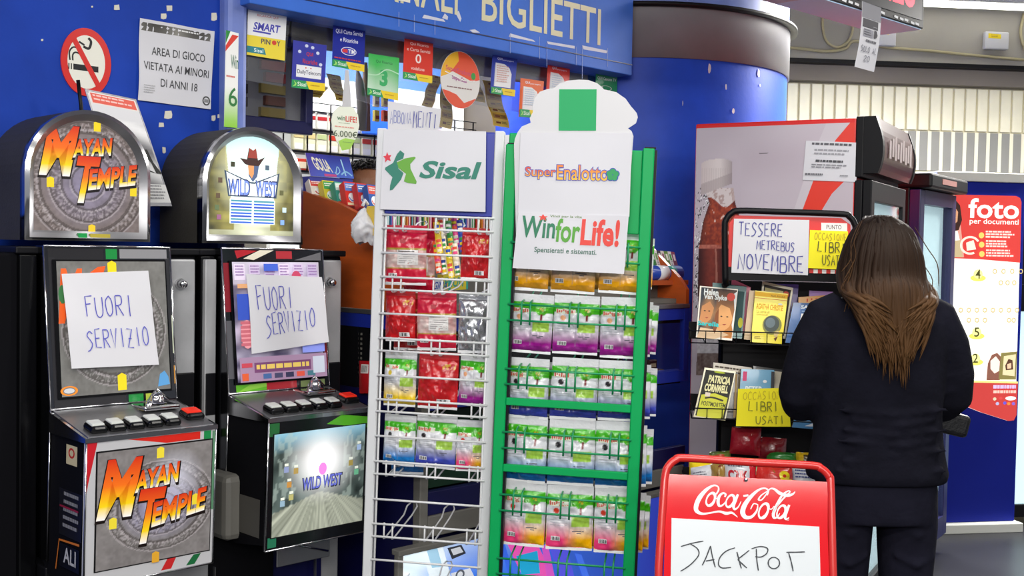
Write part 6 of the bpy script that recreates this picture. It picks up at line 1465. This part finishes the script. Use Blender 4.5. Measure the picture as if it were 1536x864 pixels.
book('light blue paperback with white title above the yellow lower notice', ((1112, 554), (1162, 556), (1160, 632), (1106, 632)), .03, '#5f9cc0', .02, a5)
book('black paperback at the back right of the lower tier', ((1130, 549), (1180, 556), (1176, 630), (1128, 628)), .07, '#1c1a1c', .012, lambda s: s.rect(.1, .1, .9, .96, '#c8c0ac'))
book('tan topped paperbacks pile book at the back left of the lower tier', ((1070, 544), (1128, 552), (1124, 626), (1068, 622)), .095, '#9a8a6a', .014, lambda s: s.lines(.05, .8, .95, .95, 2, '#4a3a2a'))
def a6(s): s.poly([(.2, .05), (.3, .9), (.98, .98), (.9, .1)], '#b8bcc0'); s.ell(.42, .55, .13, .16, '#e89a6a', 14); s.ell(.66, .52, .13, .16, '#e8a078', 14); s.poly([(.3, .1), (.8, .1), (.78, .35), (.34, .36)], '#dce0e8'); s.poly([(.3, .72), (.54, .76), (.5, .6), (.3, .62)], '#8a4a2a')
book('paperback with two small orange faces at right of the lower tier', ((1196, 612), (1232, 607), (1226, 644), (1188, 641)), .02, '#4a80b0', .012, a6)
s = px_sheet(BR, -.014, (1107, 583), (1182, 582), (1186, 640), (1104, 639), 'paper_yellow', wave=lambda a, r: .004 * math.sin(3 * a + r)); s.h = .001
s.hand('OCCASIONE', .1, .72, .95, .92, '#c0ae20', .0022); s.hand('LIBRI', .2, .42, .8, .66, '#7a7a14', .0034, -.03); s.hand('USATI', .35, .08, .9, .28, '#8a8a1a', .003)
single(s.b, 'used_books_notice', 'yellow handwritten used books notice on the lower book tier', 'notice', BR)

# sweets in the bottom basket
def snack(label, q, y, col, art=None, puffd=.03):
    c = BR.p((q[2][0] + q[3][0]) / 2, (q[2][1] + q[3][1]) / 2, y); P = [BR.p(*p, y + d) - c for p, d in zip(q, (.02, .02, 0, 0))]
    t = thing('snack_bag', label, 'snack bag', BR, c, 'snack bags heaped in the bottom basket'); se = random.uniform(0, 9)
    b = MB(); s = Sheet(b, *P, wave=lambda a, r: puffd * max(0, math.sin(PI * a)) ** .6 * max(0, math.sin(PI * r)) ** .6 + .008 * (vnoise(a * 6 + se, r * 6) - .5)); s.base('bag_film', col, .004, 14, 10); s.ink('bag_film')
    if art: s.h = .001; art(s)
    part(b, 'pouch', t)
    b = MB(); e = Sheet(b, P[0], P[0] * .1 + P[1] * .9 if False else P[1], P[1] * .96 + P[2] * .04, P[0] * .96 + P[3] * .04); e.base('bag_film', '#e0e0e0', .002); part(b, 'seal_strip', t)
snack('dark red shiny snack bag standing at the back of the bottom basket', ((1098, 640), (1142, 642), (1140, 684), (1094, 680)), .05, '#8a1020')
snack('dark red snack bag behind, right of the shiny dark red one', ((1138, 655), (1180, 658), (1178, 690), (1138, 688)), .06, '#6a0e18')
snack('green snack bag at the back right of the bottom basket', ((1150, 676), (1196, 680), (1196, 700), (1150, 696)), .035, '#1f6a24')
snack('yellow and dark snack bag at the far right of the bottom basket', ((1194, 678), (1226, 680), (1226, 705), (1194, 702)), .03, '#d8b01e', lambda s: s.rect(.3, .2, .8, .8, '#4a3a10'))
snack('olive and red snack bag at the back left of the bottom basket', ((1064, 678), (1096, 676), (1096, 696), (1064, 698)), .04, '#5a6a2a', lambda s: s.rect(.2, .2, .7, .6, '#a83a20'))
snack('yellow snack bag at the left of the bottom basket', ((1034, 690), (1078, 692), (1078, 722), (1034, 716)), .02, '#f0d01c', lambda s: s.poly([(.1, .2), (.3, .9), (.5, .3)], '#c8a010'))
snack('white and grey snack bag at left front of the bottom basket', ((1036, 702), (1070, 696), (1072, 730), (1036, 730)), -.02, '#d0d2d8', lambda s: s.lines(.1, .3, .8, .7, 3, '#5a5a68'))
snack('brown and gold snack bag left of the red and white one', ((1066, 696), (1090, 692), (1092, 730), (1066, 732)), -.03, '#9a7a3a', lambda s: s.ell(.6, .6, .25, .3, '#6a2a1a', 14))
snack('red and white snack bag with bold lettering in the bottom basket', ((1086, 690), (1134, 694), (1134, 736), (1088, 734)), -.045, '#c8cad0', lambda s: (s.rect(.78, .0, 1, 1, '#c8182a'), s.text('CRIK', .1, .3, .74, .68, '#b8202c', .05, -.1), s.lines(.1, .74, .7, .95, 2, '#6a6a78')))
snack('red snack bag with yellow rings in the bottom basket', ((1134, 696), (1188, 700), (1190, 738), (1134, 736)), -.05, '#c8241c', lambda s: (s.poly([(0, .6), (.5, .7), (.4, 1), (0, 1)], '#3a9a2a'), [s.ring(a, r, .15, .2, .35, '#f0d81e', 18) for a, r in ((.24, .22), (.52, .2), (.76, .6), (.9, .3))]))
snack('white and yellow snack bag at the right front of the bottom basket', ((1188, 700), (1224, 704), (1222, 738), (1190, 738)), -.03, '#dfe2e8', lambda s: (s.rect(0, 0, 1, .3, '#e8d02a'), s.lines(.1, .5, .9, .9, 3, '#3a4a8a')))

# ================================================================== RED PAVEMENT BOARD
AB0 = Fr((0, 2.95, 0), 92)
g = AB0.p(1120, 712); AB = AB0.sub(g.x, 0, 0); 
tilt = Matrix.Rotation(-math.radians(14), 4, 'X')
zt_ = g.z
AB.M = AB0.M @ Matrix.Translation((g.x, 0, zt_)) @ tilt
M3 = AB.M.to_3x3(); AB.x, AB.y, AB.z, AB.o = M3.col[0].copy(), M3.col[1].copy(), M3.col[2].copy(), AB.M.translation.copy()
Lg = zt_ / math.cos(math.radians(14))
t = thing('pavement_board', 'red framed pavement board with white cola script and handwritten jackpot', 'sign board', AB, (0, 0, -Lg))
def ap(px, py, y=0.0): q = AB.p(px, py, y); return V((q.x, q.y, q.z + Lg))
b = MB().m('red_tube'); pl_ = [ap(px, py) for px, py in bez([(988, 850), (995, 745), (998, 712), (1003, 699), (1013, 690), (1028, 687), (1120, 693), (1215, 698), (1232, 703), (1243, 714), (1246, 730), (1249, 850)], 7)]
pl_ = [V((pl_[0].x * 1.03, 0, .02))] + pl_ + [V((pl_[-1].x * 1.03, 0, .02))]
b.tube(pl_, .0105, 12); part(b, 'front_frame', t, 'glossy red tube frame')
b = MB().m('red_tube'); k = math.tan(math.radians(28)); zt2 = ap(1120, 690).z
b.tube([(x * .93, .012 + (zt2 - z) * k * .98 if False else .02 + (zt2 - .02 - max(.0, z)) * .42, max(.0, z) - .02 if z > .1 else -.0) for x, z in ((pl_[0].x, .0), (pl_[0].x, zt2 * .5), (pl_[3].x, zt2 - .06), (pl_[-4].x, zt2 - .06), (pl_[-1].x, zt2 * .5), (pl_[-1].x, .0))], .010, 10); part(b, 'rear_frame', t)
b = MB().m('red_gloss'); pts = [(lambda w: (w.x, w.z))(ap(*p)) for p in ((1003, 711), (1241, 723), (1241, 800), (1242, 864), (994, 864), (997, 800))]
e0, e1 = pts[4], pts[3]; pts = [pts[0], pts[1], pts[2], (e1[0] + .004, .12), (e0[0] - .012, .12), pts[5]]
b.prism(pts[::-1], -.004, .004, 'y'); part(b, 'red_panel', t, 'glossy red panel')
b = MB().m('print').k('#eceff1')
A_, B_, C_, D_ = ap(1003, 711), ap(1241, 723), ap(1241, 864), ap(994, 864)
for v_ in (A_, B_, C_, D_): v_.y = -.0045
s = Sheet(b, A_, B_, C_, D_)
def st(px, py):
    q = ap(px, py); r = (q.z - D_.z) / (A_.z - D_.z); r2 = (q.z - C_.z) / (B_.z - C_.z)
    # solve for the bilinear parameters
    a = .5; r = .5
    for _ in range(25):
        p = s.P(a, r); du = s.P(a + .01, r) - p; dv = s.P(a, r + .01) - p; dx, dz = q.x - p.x, q.z - p.z
        det = du.x * dv.z - dv.x * du.z; a += .01 * (dx * dv.z - dv.x * dz) / det; r += .01 * (du.x * dz - dx * du.z) / det
    return (a, r)
def cs(pts, ws, n=7, c='#edf0f2', o=(960, 660), k=.2362):
    p = bez(pts, n); m = len(p); w = []
    for i in range(m):
        q = i / (m - 1) * (len(ws) - 1); j = min(int(q), len(ws) - 2); w.append((ws[j] + (ws[j + 1] - ws[j]) * (q - j)) * k * 2.95 / 1700 * .98)
    s.stroke([st(o[0] + x * k, o[1] + y * k) for x, y in p], w, c)
def oval(cx, cy, rx, ry, sl, ws): cs([(cx + rx * math.cos(g_) - sl * ry * math.sin(g_), cy + ry * math.sin(g_)) for g_ in [2 * PI * i / 14 for i in range(15)]], ws, 3)
cs([(482, 345), (497, 318), (492, 295), (462, 290), (418, 318), (378, 365), (357, 412), (357, 448), (390, 468), (440, 464), (500, 454), (545, 466), (580, 462), (604, 478), (619, 491)], [10, 10, 8, 12, 22, 30, 30, 26, 16, 10, 12, 20, 14, 8, 2])
oval(447, 377, 26, 40, .28, [13, 20, 13, 9, 13, 20, 13]); cs([(470, 360), (490, 375), (505, 355)], [6, 7, 5])
cs([(536, 362), (542, 345), (524, 338), (502, 358), (494, 392), (502, 418), (525, 412), (548, 385)], [10, 12, 12, 18, 20, 16, 10, 4])
oval(570, 388, 24, 38, .28, [12, 18, 12, 8, 12, 18, 12]); cs([(620, 345), (604, 385), (592, 420), (600, 440), (622, 425), (640, 390)], [14, 18, 18, 14, 8, 4])
cs([(654, 356), (686, 351)], [13, 13], 3)
cs([(804, 352), (812, 322), (790, 307), (750, 318), (700, 362), (662, 415), (650, 460), (668, 490), (706, 488), (738, 452), (746, 415)], [8, 12, 10, 14, 24, 30, 32, 26, 18, 12, 6]); cs([(700, 440), (720, 405), (748, 412)], [6, 8, 6])
cs([(812, 322), (770, 350), (750, 378), (770, 380), (800, 345), (822, 312), (850, 312), (885, 338), (930, 352), (965, 345), (982, 328)], [6, 8, 10, 8, 8, 8, 14, 22, 22, 14, 4])
oval(782, 450, 28, 46, .28, [13, 22, 13, 9, 13, 22, 13]); cs([(806, 428), (830, 440), (850, 420)], [6, 7, 5])
cs([(836, 470), (862, 430), (905, 375), (948, 332), (935, 325), (900, 352), (868, 410), (846, 462), (848, 492), (868, 490), (885, 465)], [6, 8, 10, 8, 8, 12, 18, 20, 18, 10, 4])
oval(894, 456, 25, 40, .28, [12, 19, 12, 8, 12, 19, 12]); cs([(945, 412), (928, 455), (918, 488), (926, 504), (944, 492)], [14, 18, 18, 12, 4])
oval(936, 505, 6, 6, 0, [2, 2])
part(b, 'script_lettering', t, 'white flowing cola script')
b = MB().m('white_board'); pts = [(lambda w: (w.x, w.z))(ap(*p)) for p in ((1007, 777), (1228, 790), (1228, 864), (1003, 864))]
pts = [pts[0], pts[1], (pts[2][0], .2), (pts[3][0] - .004, .2)]; b.prism(pts[::-1], -.0065, -.004, 'y'); b.m('print')
s.h = .0035; s.b = b
def pen(pts): cs(pts, [6, 8, 7, 8, 6], 6, '#34383e')
pen([(258, 676), (330, 655), (400, 642)]); pen([(318, 660), (362, 690), (370, 730), (330, 780), (285, 815), (255, 832)]); pen([(392, 795), (415, 750), (445, 672)]); pen([(445, 672), (455, 730), (475, 808)]); pen([(415, 768), (470, 758)])
pen([(600, 684), (545, 705), (505, 745), (496, 790), (520, 812), (575, 808)]); pen([(612, 710), (625, 760), (640, 815)]); pen([(690, 700), (640, 740), (620, 758), (645, 785), (675, 812)])
pen([(735, 690), (738, 760), (748, 828)]); pen([(705, 690), (760, 676), (805, 688), (800, 720), (765, 742), (728, 740)]); oval_p = [(846 + 36 * math.cos(a_), 780 + 36 * math.sin(a_)) for a_ in [2 * PI * i / 12 - 1 for i in range(13)]]; pen(oval_p)
pen([(925, 712), (985, 712), (1042, 710)]); pen([(940, 718), (955, 770), (968, 832)])
part(b, 'white_writing_panel', t, 'white writing panel')
for px, py in ((1118, 720),):
    q = ap(px, py); b = MB().m('chrome'); b.tube([(q.x, -.012, q.z), (q.x, -.004, q.z)], .005, 10); part(b, 'clip', t)
# ================================================================== THE CUSTOMER, seen from behind
PW = Fr((1.115, 3.42, 0), 90)
t = thing('person', 'person with long brown hair in dark sweatshirt and trousers seen from behind', 'person', PW)
def rings(b, rs, n=28, cap=True):
    """rs: (cx, cy, z, rx, ry)"""
    vs = []; fs = []
    for cx, cy, z, rx, ry in rs:
        for j in range(n):
            an = 2 * PI * j / n; c_, s_ = math.cos(an), math.sin(an)
            vs.append(V((cx + rx * math.copysign(abs(c_) ** .85, c_), cy + ry * math.copysign(abs(s_) ** .85, s_), z)))
    for i in range(len(rs) - 1):
        for j in range(n): fs.append((i * n + j, i * n + (j + 1) % n, (i + 1) * n + (j + 1) % n, (i + 1) * n + j))
    if cap: fs.append(tuple(reversed(range(n)))); fs.append(tuple((len(rs) - 1) * n + j for j in range(n)))
    o = b.smooth; b.smooth = True; b.add(vs, fs); b.smooth = o
def remesh(o, vox, it, subs=None):
    m = o.modifiers.new('r', 'REMESH'); m.mode = 'VOXEL'; m.voxel_size = vox; m.use_smooth_shade = True
    m = o.modifiers.new('s', 'SMOOTH'); m.iterations = it; m.factor = .5
    evaluated(o)
    for p in o.data.polygons: p.use_smooth = True
    return o
# body: one continuous skin, head to feet
b = MB().m('skin')
rings(b, [(0, .0, .78, .15, .11), (0, 0, .9, .165, .12), (0, 0, 1.04, .135, .10), (0, 0, 1.2, .16, .11), (0, .0, 1.32, .16, .09), (0, .0, 1.37, .085, .07), (0, .005, 1.41, .055, .058), (0, .015, 1.46, .052, .058)])
rings(b, [(0, .03, 1.395, .03, .045), (0, .03, 1.42, .052, .072), (0, .022, 1.47, .068, .09), (0, .015, 1.52, .075, .098), (0, .012, 1.56, .072, .094), (0, .01, 1.59, .052, .07), (0, .01, 1.605, .02, .03)])
b.tube([(0, .112, 1.51), (0, .13, 1.48), (0, .112, 1.472)], [.006, .014, .008], 8)
for sx in (-1, 1):
    b.tube([(sx * .075, .02, 1.475), (sx * .084, .012, 1.5), (sx * .082, .01, 1.525), (sx * .074, .02, 1.53)], [.008, .012, .012, .007], 8)
    b.tube([(sx * .15, 0, 1.325), (sx * .2, .0, 1.22), (sx * .24, .03, 1.09), (sx * .2, .14, 1.06), (sx * .13, .25, 1.09), (sx * .11, .285, 1.10)], [.055, .05, .042, .04, .027, .026], 14)
    b.add(*box_geo(sx * .095 - .02, sx * .095 + .02, .275, .345, 1.085, 1.115, .012))
    for k in range(4): b.tube([(sx * .095 + (k - 1.5) * .0115, .335, 1.102), (sx * .09 + (k - 1.5) * .012, .375 + .006 * (1.5 - abs(k - 1.5)), 1.098), (sx * .085 + (k - 1.5) * .011, .392, 1.075), (sx * .08 + (k - 1.5) * .01, .382, 1.056)], [.0085, .008, .0075, .006], 7)
    b.tube([(sx * .075, .29, 1.105), (sx * .06, .325, 1.115), (sx * .058, .352, 1.105)], [.011, .010, .007], 7)
    b.tube([(sx * .085, .0, .86), (sx * .09, .005, .65), (sx * .088, .01, .47), (sx * .086, -.012, .34), (sx * .082, 0, .1), (sx * .082, .0, .05)], [.09, .078, .055, .052, .036, .036], 16)
    b.tube([(sx * .084, -.03, .045), (sx * .09, .06, .04), (sx * .095, .14, .03)], [.035, .036, .022], 10)
o = part(b, 'body', t); remesh(o, .007, 2)
b = MB().m('print')
for sx in (-1, 1):
    b.k('#f2f0ec').add(*box_geo(sx * .03 - .014, sx * .03 + .014, .098, .108, 1.508, 1.52, .004)); b.k('#3a2416').add(*box_geo(sx * .03 - .006, sx * .03 + .006, .102, .1095, 1.508, 1.52, .003)); b.k('#2a1c14').add(*box_geo(sx * .03 - .018, sx * .03 + .018, .098, .109, 1.534, 1.539, .002))
b.k('#a8504a').add(*box_geo(-.022, .022, .096, .107, 1.442, 1.45, .003)); part(b, 'face_features', t)
# sweatshirt
b = MB().m('navy_cloth')
rings(b, [(0, 0, .818, .205, .135), (0, 0, .845, .212, .142), (0, .0, .875, .204, .138), (0, 0, .94, .192, .132), (0, 0, 1.02, .186, .128), (0, -.005, 1.12, .19, .128), (0, -.008, 1.22, .196, .126), (0, -.006, 1.30, .19, .112), (0, 0, 1.35, .145, .088), (0, .004, 1.385, .088, .07), (0, .01, 1.41, .072, .066)], 40)
for sx in (-1, 1):
    b.tube([(sx * .115, -.0, 1.345), (sx * .16, -.0, 1.315), (sx * .2, .0, 1.23), (sx * .225, .01, 1.14), (sx * .232, .03, 1.075), (sx * .215, .07, 1.04), (sx * .19, .14, 1.04), (sx * .14, .23, 1.075), (sx * .122, .265, 1.09)], [.05, .067, .068, .065, .064, .061, .055, .046, .042], 18)
    for (z, y) in ((1.09, -.02), (1.135, -.03)): b.tube([(sx * .2, y - .02, z + .012), (sx * .24, y + .0, z), (sx * .28, y + .04, z + .008)], [.01, .02, .01], 8)
for k in range(7):
    z = .865 + .03 * k; b.tube([(-.16 + .02 * (k % 3), -.115 - .004 * (k % 2), z), (0 + .03 * (k % 2), -.128, z - .012), (.17 - .03 * (k % 2), -.11, z + .006)], [.006, .012, .006], 8)
o = part(b, 'sweatshirt', t); remesh(o, .0085, 4)
# trousers
b = MB().m('trouser_cloth')
rings(b, [(0, .0, .70, .172, .125), (0, 0, .78, .18, .13), (0, 0, .86, .172, .12), (0, 0, .93, .16, .11)], 36)
for sx in (-1, 1):
    b.tube([(sx * .092, .0, .80), (sx * .098, .0, .68), (sx * .098, .0, .5), (sx * .096, 0, .3), (sx * .095, 0, .12), (sx * .095, 0, .06)], [.092, .09, .078, .07, .066, .068], 20)
    for k in range(4): b.tube([(sx * .03, -.07, .70 - .09 * k), (sx * .1, -.09, .67 - .09 * k), (sx * .17, -.05, .69 - .09 * k)], [.005, .012, .005], 8)
o = part(b, 'trousers', t); remesh(o, .0085, 4)
b = MB().m('leather_black')
for sx in (-1, 1): b.add(*box_geo(sx * .09 - .045, sx * .09 + .045, -.075, .185, 0, .07, .03, 3))
part(b, 'shoes', t)
# hair: many tapered locks falling over the back, dark at the crown and ochre at the ends
b = MB().m('hair'); R6 = random.Random(11)
C1, C2, C3, C4 = lin('#1d140f'), lin('#3a281b'), lin('#573c22'), lin('#211713')
hc = V((0, .012, 1.515))
b.smooth = True
b.k('#231810'); b.grid(lambda a, r: hc + V((.083 * math.sin(PI * r * .58) * math.cos(PI + PI * 1.0 * a * 1.0 - .0) * 1.02, -.108 * math.sin(PI * r * .58) * math.sin(PI * a) + (.03 if False else 0), .094 * math.cos(PI * r * .58))), 24, 14)
b.smooth = False
N_ = 420
for i in range(N_):
    th = PI * (-.18 + 1.36 * (i + R6.random()) / N_)               # 0 = right ear, pi/2 = back, pi = left ear
    cx, cy = math.cos(th), -math.sin(th)
    lay = R6.uniform(.0, 1.0)
    start = hc + V((R6.uniform(-.02, .02) - .01, R6.uniform(-.05, .07), .096))
    wv = R6.uniform(-.012, .012); ph = R6.uniform(0, 6); side = abs(cx)
    e1 = hc + V((cx * .066, cy * .075 + .0, .068)); e2 = hc + V((cx * (.092 + .010 * lay), cy * (.115 + .010 * lay), .0)); e3 = hc + V((cx * (.104 + .012 * lay) + wv * .4, cy * (.122 + .012 * lay), -.075))
    zend = 1.125 + .10 * side ** 1.4 + R6.uniform(-.02, .085) + (.04 if lay > .6 else 0)
    fall = .108 + .012 * lay
    e4 = V((cx * fall + wv, min(-.085, cy * .15) if cy < -.2 else cy * .12 - .06, 1.40 - .01 * side)); zm = (1.40 + zend) / 2
    e5 = V((cx * fall * (.84 if cx < 0 else .72) + wv * 1.6 + .004, -.140 - .012 * lay, zm)); e6 = V((cx * fall * (.46 if cx < 0 else .36) + wv * 2.2 + .006 + R6.uniform(-.01, .01), -.148 - .014 * lay, zend))
    pts = bez([tuple(p) for p in (start, e1, e2, e3, e4, e5, e6)], 4); m = len(pts)
    pts = [(x + .004 * math.sin(ph + k * .6) * (k / m), y, z) for k, (x, y, z) in enumerate(pts)]
    rd = R6.uniform(.006, .0105); rr = [rd * (.6 + .6 * math.sin(PI * min(1, k / (m - 1) * .8 + .15))) * (1 if k < m - 5 else (m - 1 - k) / 5 + .08) for k in range(m)]
    tone = R6.uniform(-.14, .2); cs_ = []
    for k in range(m):
        q = k / (m - 1) + tone * .4
        c = mixc(C1, C2, max(0, q * 1.6 - .25)) if q < .62 else mixc(C2, C3, (q - .62) * 3.0)
        cs_.append(mixc(c, C4, max(0, tone)))
    b.tube(pts, rr, 5, cols=cs_)
for i in range(12):
    sx = -1 if i % 3 else 1; z = R6.uniform(1.34, 1.55); x = sx * R6.uniform(.09, .105)
    pts = bez([(x * .8, -.03, z + .06), (x * 1.1, -.05, z), (x * 1.25 + R6.uniform(-.02, .02), -.06, z - .05), (x * R6.uniform(1.05, 1.5), -.07, z - R6.uniform(.08, .13))], 4)
    b.tube(pts, [.0014] * (len(pts) - 1) + [.0006], 4, cols=[mixc(C2, C3, k / len(pts)) for k in range(len(pts))])
part(b, 'hair', t, 'long wavy brown hair with ochre ends')
# black shoulder bag carried at the right hip
h = thing('handbag', 'flat black handbag sticking out at the right hip of the person', 'handbag', PW, (.245, .07, .985))
b = MB().m('leather_black'); b.T = Matrix.Rotation(.22, 4, 'Y'); b.add(*box_geo(-.08, .055, -.03, .03, -.035, .035, .014, 3)); part(b, 'pouch', h)
b = MB().m('leather_black'); b.tube(bez([(-.06, 0, .04), (-.07, .03, .08), (-.08, .05, .09), (-.06, .07, .06)], 5), .006, 7); part(b, 'strap', h)
